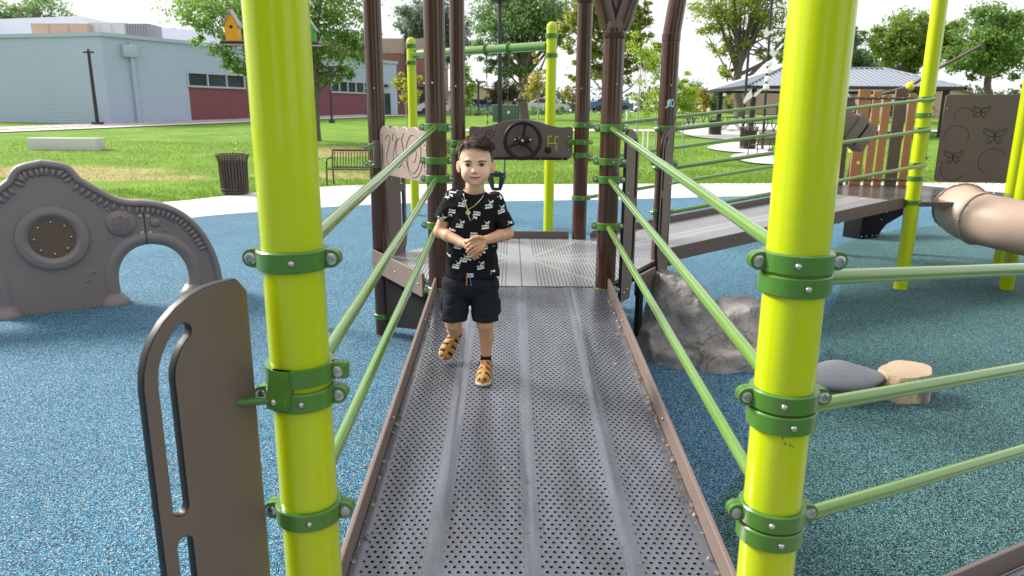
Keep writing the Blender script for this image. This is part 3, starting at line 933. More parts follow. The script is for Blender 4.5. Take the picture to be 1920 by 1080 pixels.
# steering panel
def steering_panel():
    M = frame((BL[0], BL[1] - 0.0, 0), (1, 0, 0), (0, 0, 1))
    L = 1.067
    x0, x1, z0, zs = 0.095, L - 0.075, 1.305, 1.585
    top = smoothline([(x1, zs - .03), (x1 - .012, zs - .006), (x1 - .04, zs), (x1 - .11, zs - .005), (x1 - .20, zs + .012), (x1 - .32, zs + .045), ((x0 + x1) / 2, zs + .060), (x0 + .32, zs + .045), (x0 + .20, zs + .012), (x0 + .11, zs - .005), (x0 + .04, zs), (x0 + .012, zs - .006), (x0, zs - .03)], 6)
    pl = [(x0, z0 + .03), (x0 + .01, z0 + .008), (x0 + .03, z0), (x1 - .05, z0), (x1 - .02, z0 + .012), (x1 - .004, z0 + .045)] + [t for t in top]
    b = MB(); b.plate(pl, M, 0.022, bev=0.004)
    for x, z in ((x0 + .035, 1.50), (x0 + .035, 1.38), (x1 - .035, 1.50), (x1 - .035, 1.39)): b.ball(M @ Vector((x, z, 0.012)), 0.009, 1, 12, 8)
    pn = b.build('steering_panel', ['panel taupe', 'steel'], play, 'taupe dashboard panel with a black steering wheel')
    b = MB(); b.box(M @ Vector(((x0 + x1) / 2 - .01, z0 + .008, 0.016)), (x1 - x0 - .07, 0.012, 0.024), bev=0.003)
    for x in (x0 + .10, x0 + .40, (x0 + x1) / 2 + .17, x1 - .09): b.ball(M @ Vector((x, z0 + .008, 0.023)), 0.006, 1, 10, 6)
    b.build('edge_strip', ['black plastic', 'steel'], pn)
    wc = M @ Vector(((x0 + x1) / 2 + 0.012, 1.468, 0.085))
    b = MB()
    R = 0.150
    b.tube([wc + Vector((R * cos(t), 0, R * sin(t))) for t in [2 * pi * k / 48 for k in range(48)]], 0.0165, 14, closed=True)
    for a in (83, 205, 312):
        q = radians(a)
        b.tube([wc + Vector((0.02 * cos(q), 0.012, 0.02 * sin(q))), wc + Vector((0.145 * cos(q), 0.0, 0.145 * sin(q)))], [0.016, 0.011], 12)
    b.lathe([(0.042, 0), (0.042, 0.03), (0.034, 0.045), (0.016, 0.05), (1e-6, 0.05)], wc + Vector((0, 0.032, 0)), 28, 0, Matrix.Rotation(pi / 2, 3, 'X'))
    b.box(wc + Vector((0, 0.05, 0.004)), (0.155, 0.022, 0.044), bev=0.010)
    for dx in (-.066, .066): b.lathe([(0.012, 0), (0.012, 0.006), (0.006, 0.010), (1e-6, 0.010)], wc + Vector((dx, 0.038, .004)), 14, 1, Matrix.Rotation(pi / 2, 3, 'X'))
    b.ball(wc + Vector((0, -0.018, 0)), (0.013, 0.006, 0.013), 1, 12, 8)
    b.build('steering_wheel', ['black plastic', 'steel'], pn)
    for (cx, cz) in ((x0 + .175, 1.515), (x0 + .175, 1.39)):
        b = MB()
        c_ = M @ Vector((cx, cz, 0.0115))
        b.tube([c_ + Vector((.034 * cos(t), 0, .034 * sin(t))) for t in [2 * pi * k / 32 for k in range(32)]], 0.0035, 8, closed=True)
        b.ball(c_, (0.008, 0.004, 0.008), 0, 10, 6); b.ball(c_ + Vector((0, 0, .009)), (0.004, 0.003, 0.012), 0, 10, 6)
        b.build('gauge', ['dark groove'], pn)
    letters(pn, M, [('C', x0 + .110, 1.540), ('H', x0 + .222, 1.540), ('E', x0 + .110, 1.412), ('F', x0 + .222, 1.412), ('1', x1 - .222, 1.535), ('2', x1 - .158, 1.535), ('R', x1 - .155, 1.345)], 0.022, 'dark groove')
    b = MB()
    gx, gz = x1 - .215, 1.50
    def gl(pts): b.tube([M @ Vector((x, z, 0.0115)) for x, z in pts], 0.0036, 8)
    gl(smoothline([(gx + .030, gz - .002), (gx + .022, gz + .006), (gx + .010, gz + .004), (gx, gz - .008), (gx, gz - .025), (gx, gz - .10)], 5))
    gl(smoothline([(gx + .088, gz - .004), (gx + .080, gz + .004), (gx + .068, gz + .002), (gx + .060, gz - .010), (gx + .060, gz - .028)], 5))
    gl([(gx, gz - .055), (gx + .072, gz - .055)]); gl([(gx + .060, gz - .025), (gx + .060, gz - .055)]); gl([(gx + .072, gz - .053), (gx + .072, gz - .115)])
    b.build('gear_track', ['gear lime'], pn)
    b = MB(); b.lathe([(0.014, 0), (0.012, 0.03), (0.026, 0.036), (0.030, 0.05), (0.024, 0.064), (0.010, 0.07), (1e-6, 0.07)], M @ Vector((gx - .002, gz - .112, 0.011)), 20, 0, Matrix.Rotation(pi / 2, 3, 'X'))
    b.build('gear_knob', ['black plastic'], pn)
    for q in ((BR[0] - .09, BR[1] - .02, 1.455), (BL[0] + .09, BL[1] - .02, 1.447)):
        b = MB(); b.box(q, (0.07, 0.02, 0.045), bev=.004); b.build('bracket', ['green paint'], pn)
def text_mesh(s, size, bold=0.0, shear=0.0):
    cu = bpy.data.curves.new('lettering', 'FONT')
    cu.body = s; cu.size = size; cu.align_x = 'CENTER'; cu.align_y = 'CENTER'; cu.offset = bold; cu.shear = shear
    cu.resolution_u = 3
    o = bpy.data.objects.new('lettering', cu); COL.objects.link(o)
    bpy.context.view_layer.update()
    me = bpy.data.meshes.new_from_object(o.evaluated_get(bpy.context.evaluated_depsgraph_get()))
    bpy.data.objects.remove(o); bpy.data.curves.remove(cu)
    return me
def letters(parent, M, items, size, mat):
    for s_, x, z in items:
        b = MB()
        me = text_mesh(s_, size, size * 0.02)
        b.mesh(me, M @ Matrix.Translation((x, z, 0.0116)))
        b.build('letter', [mat], parent)
steering_panel()

# maze panel on the left of the deck
def maze_panel():
    a, q = Vector((PL[0], PL[1], 0)), Vector((AL[0], AL[1], 0))
    ex = (q - a).normalized()
    M = frame(a, ex, (0, 0, 1))
    x0, x1, z0, zt = 0.085, 1.0, 1.255, 1.585
    wave = []
    k = 5
    for i in range(k):
        w0 = x1 - (x1 - x0 - .02) * i / k
        wd = (x1 - x0 - .02) / k
        for j in range(8):
            t = j / 8
            wave.append((w0 - wd * t, zt - 0.014 + 0.030 * (abs(sin(pi * t)) ** 0.7)))
    pl = [(x0 + .03, z0), (x1, z0)] + wave + [(x0 + .02, zt - .014), (x0 + .005, zt - .03), (x0, zt - .06), (x0, z0 + .04), (x0 + .01, z0 + .012)]
    b = MB(); b.plate(pl, M, 0.02, bev=0.003)
    for x, z in ((x1 - .07, 1.47), (x1 - .07, 1.38), (x1 - .07, 1.34)): b.ball(M @ Vector((x, z, .011)), .008, 1, 12, 8)
    pn = b.build('maze_panel', ['pale taupe plastic', 'steel'], play, 'pale panel with a wavy top and carved looping tracks')
    b = MB()
    d = 0.0095
    def tr(pts): b.tube([M @ Vector((x, z, d)) for x, z in smoothline(pts, 6)], 0.0036, 6)
    tr([(.20, 1.50), (.24, 1.535), (.30, 1.52), (.26, 1.45), (.22, 1.38), (.27, 1.31), (.36, 1.30), (.42, 1.33)])
    tr([(.34, 1.50), (.37, 1.55), (.42, 1.52), (.37, 1.44), (.35, 1.36), (.42, 1.32), (.52, 1.36), (.55, 1.44), (.50, 1.52), (.43, 1.50), (.41, 1.42), (.47, 1.36), (.56, 1.33)])
    tr([(.50, 1.36), (.57, 1.40), (.62, 1.50), (.70, 1.55), (.80, 1.53), (.85, 1.45), (.80, 1.35), (.70, 1.30), (.62, 1.35), (.64, 1.44), (.71, 1.48), (.77, 1.44), (.74, 1.38), (.68, 1.38)])
    tr([(.56, 1.56), (.52, 1.50), (.56, 1.43), (.60, 1.36), (.66, 1.285), (.76, 1.28), (.84, 1.33), (.88, 1.40)])
    tr([(.90, 1.50), (.94, 1.44), (.90, 1.36), (.93, 1.31)])
    for i in range(6):
        z = 1.545 - i * 0.036
        tr([(.118 + .01 * (i % 2), z), (.140, z - .008), (.128, z - .020), (.150, z - .028)])
    b.build('track', ['dark groove'], pn)
    b = MB()
    b.box(M @ Vector((x0 - .005, 1.395, .035)), (0.022, 0.05, 0.20), bev=.008, R=M.to_3x3() @ Matrix.Rotation(pi / 2, 3, 'X') if False else Matrix.Rotation(atan2(ex.y, ex.x), 3, 'Z'))
    for dz in (-.075, .075): b.ball(M @ Vector((x0 - .005, 1.395 + dz, .063)), .008, 1, 10, 6)
    b.build('mounting_plate', ['curb taupe', 'steel'], pn)
maze_panel()

def slot(x0, x1, z0, z1, n=6):
    r_ = (x1 - x0) / 2
    return [(x1 - r_ + r_ * cos(q), z1 - r_ + r_ * sin(q)) for q in [pi * k / n for k in range(n + 1)]] + [(x0 + r_ - r_ * cos(q), z0 + r_ - r_ * sin(q)) for q in [pi * k / n for k in range(n + 1)]]
def grab_panel(p, q, x0, wid, z0, z1, label, flip=False, bolts=True):
    """tall slotted hand-hold board standing on the edge from p to q"""
    a, e = Vector((p[0], p[1], 0)), Vector((q[0], q[1], 0))
    M = frame(a, e - a, (0, 0, 1))
    f = (lambda x: x0 + wid - x) if flip else (lambda x: x0 + x)
    R = 0.17
    pl = [(f(0), z0), (f(wid * .72), z0), (f(wid), z0 + .22), (f(wid), z1 - R)]
    pl += [(f(wid * .25 + (wid * .75) * cos(t)), z1 - R + R * sin(t)) for t in [pi / 2 * k / 8 for k in range(1, 9)]] + [(f(wid * .10), z1), (f(.02), z1 - .005), (f(0), z1 - .03)]
    hs = []
    hw = 0.0165
    cx, rx, rz = wid * .25, wid * .75 - 0.047, R - 0.047
    line = [(wid - .047, z1 - .43), (wid - .047, z1 - R)] + [(cx + rx * cos(t), z1 - R + rz * sin(t)) for t in [radians(k) for k in (8, 16, 24, 32, 40, 48)]]
    for ln in (line, [(wid - .047, z1 - .84), (wid - .047, z1 - .51)]):
        L_, R_ = [], []
        for i, c_ in enumerate(ln):
            t = Vector(ln[min(i + 1, len(ln) - 1)]) - Vector(ln[max(i - 1, 0)]); t.normalize()
            L_.append((c_[0] - t.y * hw, c_[1] + t.x * hw)); R_.append((c_[0] + t.y * hw, c_[1] - t.x * hw))
        def cap(c_, t): 
            a0 = atan2(-t.x, t.y)
            return [(c_[0] + hw * cos(a0 + pi * k / 6), c_[1] + hw * sin(a0 + pi * k / 6)) for k in range(1, 6)]
        t1 = (Vector(ln[-1]) - Vector(ln[-2])).normalized(); t0 = (Vector(ln[0]) - Vector(ln[1])).normalized()
        hs.append([(f(x), z) for x, z in R_ + cap(ln[-1], t1) + L_[::-1] + cap(ln[0], t0)])
    b = MB(); b.plate(pl, M, 0.022, hs, bev=0.003, edge=2)
    for x, z in ((.05, z1 - .40), (.05, z0 + .06), (.11, z0 + .07)) if bolts else ():
        for s_ in (1, -1): b.ball(M @ Vector((f(x), z, s_ * .012)), .008, 1, 10, 6)
    return b.build('hand_hold_panel', ['panel taupe', 'steel', 'black plastic'], play, label)
def shift(p, q, out):
    e = Vector((q[0] - p[0], q[1] - p[1], 0)).normalized(); n = Vector((e.y, -e.x, 0))
    return (p[0] + n.x * out, p[1] + n.y * out), (q[0] + n.x * out, q[1] + n.y * out)
a_, b_ = shift(AR, PR, 0.065)
ga = grab_panel(a_, b_, 0.09, 0.225, DK - 0.12, DK + 0.99, 'tall slotted taupe hand-hold panel behind the forked post')
a_, b_ = shift(PR, AR, -0.065)
gb = grab_panel(a_, b_, 0.06, 0.225, DK - 0.12, DK + 0.99, 'tall slotted taupe hand-hold panel by the bent post')
gc = grab_panel(PL, BL, 0.085, 0.225, DK - 0.12, DK + 0.985, 'slotted hand-hold panel on the left side of the deck')
VL0 = (X0 - 1.067, 0.562)
a_, b_ = shift(YL, VL0, 0.062)
gd = grab_panel(a_, b_, 0.082, 0.247, D0 - 0.12, D0 + 0.99, 'large dark slotted hand-hold panel beside the left lime post', bolts=False)
def lug():
    e = Vector((VL0[0] - YL[0], VL0[1] - YL[1], 0)).normalized()
    n = Vector((e.y, -e.x, 0)) * -1
    b = MB()
    c = Vector((YL[0], YL[1], 1.135))
    h, o, r = 0.04, RP + 0.0115, RP
    b.lathe([(r + .0004, 1.135 - h / 2), (o, 1.135 - h / 2), (o, 1.135 + h / 2), (r + .0004, 1.135 + h / 2), (r + .0004, 1.135 - h / 2)], (YL[0], YL[1], 0), 40)
    d = (e * .75 + Vector((0, -1, 0)) * .55).normalized()
    s_ = Vector((d.y, -d.x, 0))
    p0 = c + d * (o - .012)
    vs = []
    for k in (-.022, .022):
        for x, z in ((0, .02), (.012, .02), (.034, -.03), (.034, -.058), (.010, -.060), (0, -.03)): vs.append(p0 + d * x + s_ * k + Vector((0, 0, z)))
    fs = [(5, 4, 3, 2, 1, 0), (6, 7, 8, 9, 10, 11)] + [(i, (i + 1) % 6, 6 + (i + 1) % 6, 6 + i) for i in range(6)]
    b.add(vs, fs)
    b.tube([p0 + d * .02 + Vector((0, 0, -.04)), c + e * 0.115 + Vector((-.052, .018, -.046))], .0085, 14)
    b.ball(p0 + d * .031 - s_ * -.006 + Vector((0, 0, -.042)), .0085, 1, 12, 8)
    b.M = Matrix.Translation(c)
    q = 0.0845
    b.box((q, 0, 0), (.045, .028, h), bev=.008)
    b.lathe([(0.0125, 0), (0.0125, 0.0035), (0.0085, 0.0055), (1e-6, 0.0055)], (q, -.0145, 0), 18, 1, Matrix.Rotation(pi / 2, 3, 'X'))
    b.build('panel_bracket', ['green paint', 'steel'], gd)
lug()
def small_brackets():
    b = MB()
    for (p, z) in ((AR, 1.405),):
        b.box((p[0] + .085, p[1] + .02, z - .012), (.05, .03, .05), bev=.006)
    b.build('bracket', ['green paint'], ga)
small_brackets()
# step below the opening above the rock, and the black leg that carries it
board(AR, PR, 0.46, 0.60, 'step_riser', 'taupe plastic', inset=(.42, .16), out=0.055, bolts=2, r_=.02)
b = MB()
e = Vector((PR[0] - AR[0], PR[1] - AR[1], 0)).normalized(); n_ = Vector((e.y, -e.x, 0))
M = frame(Vector((AR[0], AR[1], 0)) + n_ * 0.10, e, (0, 0, 1))
b.plate([(.34, .20), (.42, .26), (.42, .585), (.34, .585)], M, .03, bev=.004)
b.build('support_plate', ['matte black'], play)
# black gusset under the left side of the deck
b = MB()
e = Vector((AL[0] - PL[0], AL[1] - PL[1], 0)).normalized()
M = frame(Vector((PL[0], PL[1], 0)), e, (0, 0, 1))
circ = [(.52 + .10 * cos(2 * pi * k / 20), .50 + .085 * sin(2 * pi * k / 20)) for k in range(20)]
b.plate([(.08, .16), (.30, .13), (1.0, .29), (1.0, .56), (.08, .56)], M, .02, [circ], bev=.003)
b.build('gusset', ['matte black'], play)
for p, q, nm in ((PL, BL, 'x'), (AR, PR, 'y')):
    board(p, q, 0.545, 0.602, 'deck_edge', 'black plastic', inset=(.07, .07), out=0.0, r_=.01)

# --- far deck: lime posts, slat fence, spyglass, butterfly panel, support box
LX = [hex2[0], hex2[1], hex2[2], hex2[3], hex2[4], hex2[5]]
pf = []
for i, (p, lb) in enumerate(zip(LX, ('lime green post at the near corner of the far deck', 'lime green post at the right of the far deck', 'lime green post at the far right corner of the far deck', 'lime green post just behind the near corner post', 'lime green post at the left of the slat fence', 'lime green post holding the spyglass box'))):
    pf.append(post(p, 3.6, 'lime paint', lb))
for z in ZR2: clamp(pf[0], LX[0], z + rise, face=300, ears=(1, 0), rivet=None)
clamp(pf[0], LX[0], 1.70, 270, ears=(0, 1), rivet=0); clamp(pf[0], LX[0], 1.105, 285, ears=(0, 1), rivet=10); clamp(pf[0], LX[0], 0.875, 285, ears=(0, 1), rivet=10)
for z in (1.93, 1.80, 1.20): clamp(pf[3], LX[3], z, 285, ears=(0, 1), rivet=None)
for z in ZR2: clamp(pf[5], LX[5], z + rise, face=280, ears=(1, 1), rivet=None)
M = frame((LX[4][0], LX[4][1], 0), (1, 0, 0), (0, 0, 1))
b = MB()
for z in (D2 + .065, D2 + 1.03): b.tube([M @ Vector((-.55, z, .02)), M @ Vector((1.09, z, .02))], .014, 12)
fence = b.build('slat_fence', ['taupe plastic'], play, 'fence of orange and brown upright slats behind the far deck')
fy = LX[4][1]
for i, (u0, u1, mt, top) in enumerate(((1500, 1518, 'orange plastic', 1.10), (1524, 1546, 'slat brown', 1.08), (1551, 1570, 'orange plastic', 1.06), (1576, 1592.5, 'slat brown', 1.02), (1601, 1625, 'orange plastic', 1.13), (1628.5, 1645.5, 'orange plastic', 1.11), (1647.5, 1664.5, 'orange plastic', 1.07), (1668.5, 1693.5, 'slat brown', 1.14), (1695.5, 1712, 'orange plastic', 1.08), (1716, 1736, 'orange plastic', 1.12))):
    k = MB()
    sx, ex_ = at(u0, 258, fy).x - LX[4][0], at(u1, 258, fy).x - LX[4][0]
    ex_ -= .018; wd = ex_ - sx
    z0, z1 = D2 + 0.0, D2 + top
    hl = [[(sx + wd * .62 + .022 * cos(2 * pi * j / 16), D2 + .27 + .022 * sin(2 * pi * j / 16)) for j in range(16)]] if i == 4 else []
    k.plate(roundrect(sx, z0, ex_, z1, .006, 2), M, .03, hl, bev=.004)
    for z in (D2 + .065, D2 + 1.03): k.ball(M @ Vector((sx + wd / 2, z, .035)), .009, 1, 10, 6)
    k.build('slat', [mt, 'steel'], fence)
# spyglass box: faceted hood on a stalk, leaning to the right
def spyglass():
    b = MB()
    p = Vector((LX[5][0] + .16, LX[5][1] - .05, 0))
    R = Matrix.Rotation(radians(33), 3, 'Y')
    def prism(pts_a, pts_b):
        n = len(pts_a)
        b.add([tuple(q) for q in pts_a + pts_b], [tuple(range(n - 1, -1, -1)), tuple(range(n, 2 * n))] + [(i, (i + 1) % n, n + (i + 1) % n, n + i) for i in range(n)])
    c = p + Vector((.02, 0, D2 + .74))
    def sec(x, hw_, hz): return [c + R @ Vector((x, y, z)) for y, z in ((-hw_, -hz), (hw_, -hz), (hw_, hz * .55), (hw_ * .6, hz), (-hw_ * .6, hz), (-hw_, hz * .55))]
    prism(sec(-.20, .10, .12), sec(.13, .11, .13))
    prism(sec(.06, .135, .165), sec(.155, .14, .17))
    prism(sec(.19, .12, .14), sec(.30, .125, .155))
    b.bm(bmesh.new())
    k0 = p + Vector((0, 0, D2 + .66))
    prism([p + Vector((x, y, D2 + .38)) for x, y in ((-.14, -.05), (-.02, -.05), (-.02, .05), (-.14, .05))], [k0 + Vector((x, y, 0)) for x, y in ((-.16, -.09), (.10, -.09), (.10, .09), (-.16, .09))])
    b.build('spyglass_box', ['taupe plastic'], play, 'angular taupe spyglass box leaning to the right')
spyglass()
# butterfly panel
def butterfly_panel():
    M = frame((LX[3][0], LX[3][1], 0), Vector((LX[2][0] - LX[3][0], LX[2][1] - LX[3][1], 0)), (0, 0, 1))
    M = frame((LX[3][0] + .06, LX[3][1] - .18, 0), (1, -.25, 0), (0, 0, 1))
    b = MB(); z0, z1 = D2 + .06, D2 + 1.07
    b.plate(roundrect(.03, z0, .98, z1, .04), M, .02, bev=.003)
    for x in (.06, .94):
        for z in (z0 + .19, z1 - .16): b.ball(M @ Vector((x, z, .012)), .009, 1, 10, 6)
    pn = b.build('butterfly_panel', ['panel taupe', 'steel'], play, 'taupe panel carved with butterflies')
    b = MB()
    def tr(pts, closed=False): b.tube([M @ Vector((x, z, .0098)) for x, z in pts], .0032, 6, closed=closed)
    def fly(cx, cz, s_):
        b.ball(M @ Vector((cx, cz, .0098)), (.010 * s_, .006, .016 * s_), 0, 10, 6)
        tr([(cx, cz - .02 * s_), (cx, cz - .06 * s_)])
        for sg in (-1, 1):
            wing = [(0, 0), (.03, .03), (.085, .065), (.105, .045), (.085, .01), (.03, -.01)]
            tr([(cx + sg * x * s_, cz + z * s_) for x, z in smoothline(wing, 4, True)], True)
            wing = [(0, -.01), (.03, -.015), (.065, -.035), (.060, -.075), (.035, -.080), (.015, -.05)]
            tr([(cx + sg * x * s_, cz + z * s_) for x, z in smoothline(wing, 4, True)], True)
            for x, z in ((.07, .035), (.085, .045), (.045, -.05), (.035, -.065)): b.ball(M @ Vector((cx + sg * x * s_, cz + z * s_, .0098)), .006 * s_, 0, 8, 6)
            tr([(cx + sg * x * s_, cz + z * s_) for x, z in smoothline([(.004, .012), (.018, .045), (.035, .055)], 4)])
    fly(.20, z0 + .30, 1.0); fly(.60, z0 + .55, 1.2); fly(.42, z0 + .82, .9)
    for cx, cz, r_, a0, a1 in ((.20, z0 + .53, .13, 200, -20), (.22, z0 + .16, .14, 150, 330), (.62, z0 + .25, .15, 30, 250), (.25, z0 + .76, .10, 0, 200)):
        tr([(cx + r_ * cos(radians(a0 + (a1 - a0) * k / 14)), cz + r_ * sin(radians(a0 + (a1 - a0) * k / 14))) for k in range(15)])
    b.build('carving', ['dark groove'], pn)
butterfly_panel()
# black ribbed support box under the far deck
b = MB()
c = gnd(1622, 448)
R = Matrix.Rotation(radians(25), 3, 'Z')
b.box((c.x, c.y + .16, .20), (.36, .30, .44), R=R, bev=.01)
for i in range(6): b.box(Vector((c.x, c.y + .16, .13 + i * .045)) + R @ Vector((0, -.153, 0)), (.34, .012, .014), R=R)
vs = [Vector((c.x, c.y + .16, 0)) + R @ Vector((x, y, z)) for y in (-.15, .15) for x, z in ((.18, 0), (.24, .10), (.34, .19), (.72, .33), (.72, .52), (.18, .42))]
b.add(vs, [tuple(range(6)), tuple(range(11, 5, -1))] + [(i, 6 + i, 6 + (i + 1) % 6, (i + 1) % 6) for i in range(6)])
for x, z in ((.21, .38), (.21, .26), (.30, .36)): b.ball(Vector((c.x, c.y + .16, z)) + R @ Vector((x, -.152, 0)), .010, 1, 8, 6)
for x in (-.16, -.06, .06, .15): b.ball(Vector((c.x, c.y + .16, .04)) + R @ Vector((x, -.155, 0)), .010, 1, 8, 6)
b.build('support_box', ['matte black', 'steel'], play)
# rope climber with lime connectors behind the far deck
b = MB()
pts = [at(1598, 212, 10.6), at(1640, 180, 10.5), at(1706, 162, 10.4), at(1760, 128, 10.3), at(1840, 85, 10.2)]
b.tube(pts, .022, 12)
b.tube([pts[2], pts[2] + Vector((.35, .3, -.9)), pts[2] + Vector((.55, .5, -2.0))], .018, 10)
b.tube([pts[1], pts[1] + Vector((.0, .5, -1.2)), pts[1] + Vector((.1, .9, -1.7))], .018, 10)
for i in range(7): b.tube([pts[2] + Vector((.05, 0, -.02)), pts[2] + Vector((.25 + .04 * i, .1, -.22 - .02 * i))], .003, 5, 2)
for q in (pts[2], pts[2] + Vector((.2, .2, -.6)), pts[1] + Vector((0, .4, -1.0)), pts[2] + Vector((-.55, .3, -.9))): b.ball(q, .062, 1, 16, 10)
b.tube([pts[2] + Vector((-.55, .3, -.9)), pts[2] + Vector((-.6, .4, -2.0))], .02, 10); b.tube([pts[2] + Vector((-.55, .3, -.9)), pts[1]], .02, 10)
b.build('rope_net', ['taupe plastic', 'yellow plastic', 'dark groove'], play)
# tan tube at the right of the far deck
b = MB()
hx, hy = hex2[1]
cp = [(hx - .40, hy + .30, D2 - .08), (hx - .44, hy + .02, D2 - .14), (hx - .26, hy - .42, D2 - .18), (hx + .35, hy - .85, D2 - .30), (hx + 1.2, hy - 1.0, D2 - .44)]
sm = smoothline(cp, 10)
b.tube(sm, [.245] * len(sm), 40)
for i in (1, 12, 24, 35):
    b.tube([sm[i], tuple(Vector(sm[i]) * .4 + Vector(sm[i + 1]) * .6)], .262, 40)
    ax = (Vector(sm[i + 1]) - Vector(sm[i])).normalized(); u_ = ax.cross(Vector((0, 0, 1))).normalized(); w_ = ax.cross(u_)
    for k in range(10): b.ball(Vector(sm[i]) + (u_ * cos(k * pi / 5) + w_ * sin(k * pi / 5)) * .262 + ax * .03, .010, 1, 8, 6)
b.build('tube_slide', ['tan plastic', 'steel'], play, 'rounded tan plastic tube at the right edge of the far deck', ang=60)

# ------------------------------------------------------------------ grey arch climber at the left
def climber():
    fa, fb = gnd(208, 572), gnd(385, 550)
    ex = Vector((fb.x - fa.x, fb.y - fa.y, 0)).normalized()
    nrm = Vector((ex.y, -ex.x, 0))
    o = Vector((fa.x, fa.y, 0))
    def q2(u, v):
        p = onplane(u, v, o, nrm); return ((p - o).dot(ex), p.z)
    t = thing('arch_climber', (fa.x, fa.y, 0), 'taupe moulded climber with an arched leg and scalloped ridge on the blue ground', 'climber')
    M = frame(o, ex, (0, 0, 1))
    topR = [q2(u, v) for u, v in ((150, 332), (175, 347), (200, 361), (222, 371), (245, 375.5), (268, 375.5), (296, 379), (325, 388), (350, 402), (372, 422), (390, 446), (404, 474), (413, 502), (420, 540))]
    base_z = 0.0
    xe = topR[-1][0]
    xc = q2(98, 440)[0]
    arch = [q2(u, v) for u, v in ((355, 552), (357, 520), (352, 497), (340, 478), (322, 464), (300, 457.5), (276, 457), (255, 463), (238, 475), (226, 493), (221, 515), (224, 545), (228, 560))]
    arch = [(arch[0][0], -.02)] + arch[1:-1] + [(arch[-1][0] + .0, -.02)]
    mir = lambda L_: [(2 * xc - x, z) for x, z in L_][::-1]
    peak = [(xc + .28, topR[0][1] + .10), (xc, topR[0][1] + .15)]
    tr_ = smoothline(topR, 5)
    right = [(xe + .01, -.02)] + [p for p in tr_[::-1]]
    half = right + smoothline([topR[0], ((topR[0][0] + xc) / 2 + .05, topR[0][1] + .105), (xc, topR[0][1] + .15)], 5)[1:]
    archs = smoothline(arch, 5)
    # outline: right foot, over the top, left foot, left arch, hub, right arch
    hubx = arch[-1][0] - .085
    pl = [(arch[0][0], -.02)] + half + mir(half)[1:] + mir(archs) + archs[::-1]
    pl = [(arch[0][0] + .001, -.02)] + half + mir(half)[1:] + [(2 * xc - arch[0][0], -.02)] + mir(archs)[1:-1] + [(2 * xc - arch[-1][0], -.02), (arch[-1][0], -.02)] + archs[::-1][1:-1]
    TH = 0.16
    b = MB()
    b.plate(pl, M @ Matrix.Translation((0, 0, -TH / 2)), TH, bev=0.022, res=3)
    body = b.build('body', ['taupe climber'], t, ang=50)
    zf = 0.0
    for mirror in (0, 1):
        fx = (lambda x: 2 * xc - x) if mirror else (lambda x: x)
        b = MB()
        off = []
        ring = [(x, z) for x, z in archs]
        cx = sum(p[0] for p in ring) / len(ring); cz = ring[len(ring) // 2][1] * .35
        path = []
        for i, (x, z) in enumerate(ring):
            tx = Vector(ring[min(i + 1, len(ring) - 1)]) - Vector(ring[max(0, i - 1)]); tx.normalize()
            path.append((x + tx.y * .052, z - tx.x * .052) )
        path = [(x, max(z, .0)) for x, z in path]
        rr = [.066 + .035 * max(0, 1 - z / .10) ** 2 for x, z in path]
        b.tube([M @ Vector((fx(x), z, -.045)) for x, z in path], rr, 20)
        for k in (0, -1):
            x, z = path[k]
            b.lathe([(.125, .0), (.125, .03), (.10, .055), (.070, .10)], M @ Vector((fx(x), 0, -.045)), 24)
        b.build('arch_leg', ['taupe climber'], t, ang=60)
    # rim along the top edge and the row of scallops beneath it
    full = half + mir(half)[1:]
    inner = []
    for i, (x, z) in enumerate(full):
        tx = Vector(full[min(i + 1, len(full) - 1)]) - Vector(full[max(0, i - 1)]); tx.normalize()
        inner.append((x, z, tx))
    b = MB()
    b.tube([M @ Vector((x - tx.y * .030, z + tx.x * -.030 if False else z, -.02)) for x, z, tx in inner if True][:0] or [M @ Vector((x - tx.y * .028, z + tx.x * .028, .0)) for x, z, tx in inner], .030, 14)
    b.build('rim', ['taupe climber'], t, ang=60)
    b = MB()
    acc = 0; last = None; step_ = .050
    for i in range(len(inner) - 1):
        p, q = Vector(inner[i][:2]), Vector(inner[i + 1][:2]); L_ = (q - p).length
        while acc < L_:
            c_ = p + (q - p) * (acc / L_); tx = inner[i][2]
            if c_.y > .45 * 1:
                P_ = M @ Vector((c_.x - tx.y * .088, c_.y + tx.x * .088, .0))
                Rm = M.to_3x3() @ Matrix.Rotation(atan2(tx.y, tx.x), 3, 'Z')
                b.ball(P_, (.0195, .040, .026), 0, 10, 8, Rm)
            acc += step_
        acc -= L_
    b.build('scallop_row', ['taupe climber'], t, ang=70)
    # seam, bolts, knobs and dents
    b = MB()
    s0, s1 = q2(267, 378), q2(276, 457)
    b.tube([M @ Vector((s0[0], s0[1], -.002)), M @ Vector((q2(269, 400)[0], q2(269, 400)[1], .001)), M @ Vector((s1[0], s1[1] + .005, .001))], .004, 6)
    b.tube([M @ Vector((s1[0] - .004, s1[1] + .10, .018)), M @ Vector((s1[0] - .002, s1[1] + .05, .023)), M @ Vector((s1[0], s1[1] + .0, .010))], .004, 6)
    b.build('seam', ['dark groove'], t)
    for u, v in ((263, 405), (277, 405), (267, 437), (282, 437), (150, 462)):
        x, z = q2(u, v)
        b = MB(); b.lathe([(.016, 0), (.016, .003), (.011, .006), (.005, .006), (1e-6, .003)], M @ Vector((x, z, .0)), 16, 0, M.to_3x3()); b.build('bolt', ['steel'], t)
    for u, v, r_ in ((291, 417, .046), (310, 431, .020), (324, 425, .010), (330, 430, .010), (372, 452, .030), (200, 392, .018), (176, 510, .015), (163, 527, .015), (362, 441, .010)):
        x, z = q2(u, v); b = MB(); b.ball(M @ Vector((x, z, 0)), (r_, r_, r_ * .6), 0, 18, 10, M.to_3x3()); b.build('knob', ['taupe climber'], t, ang=60)
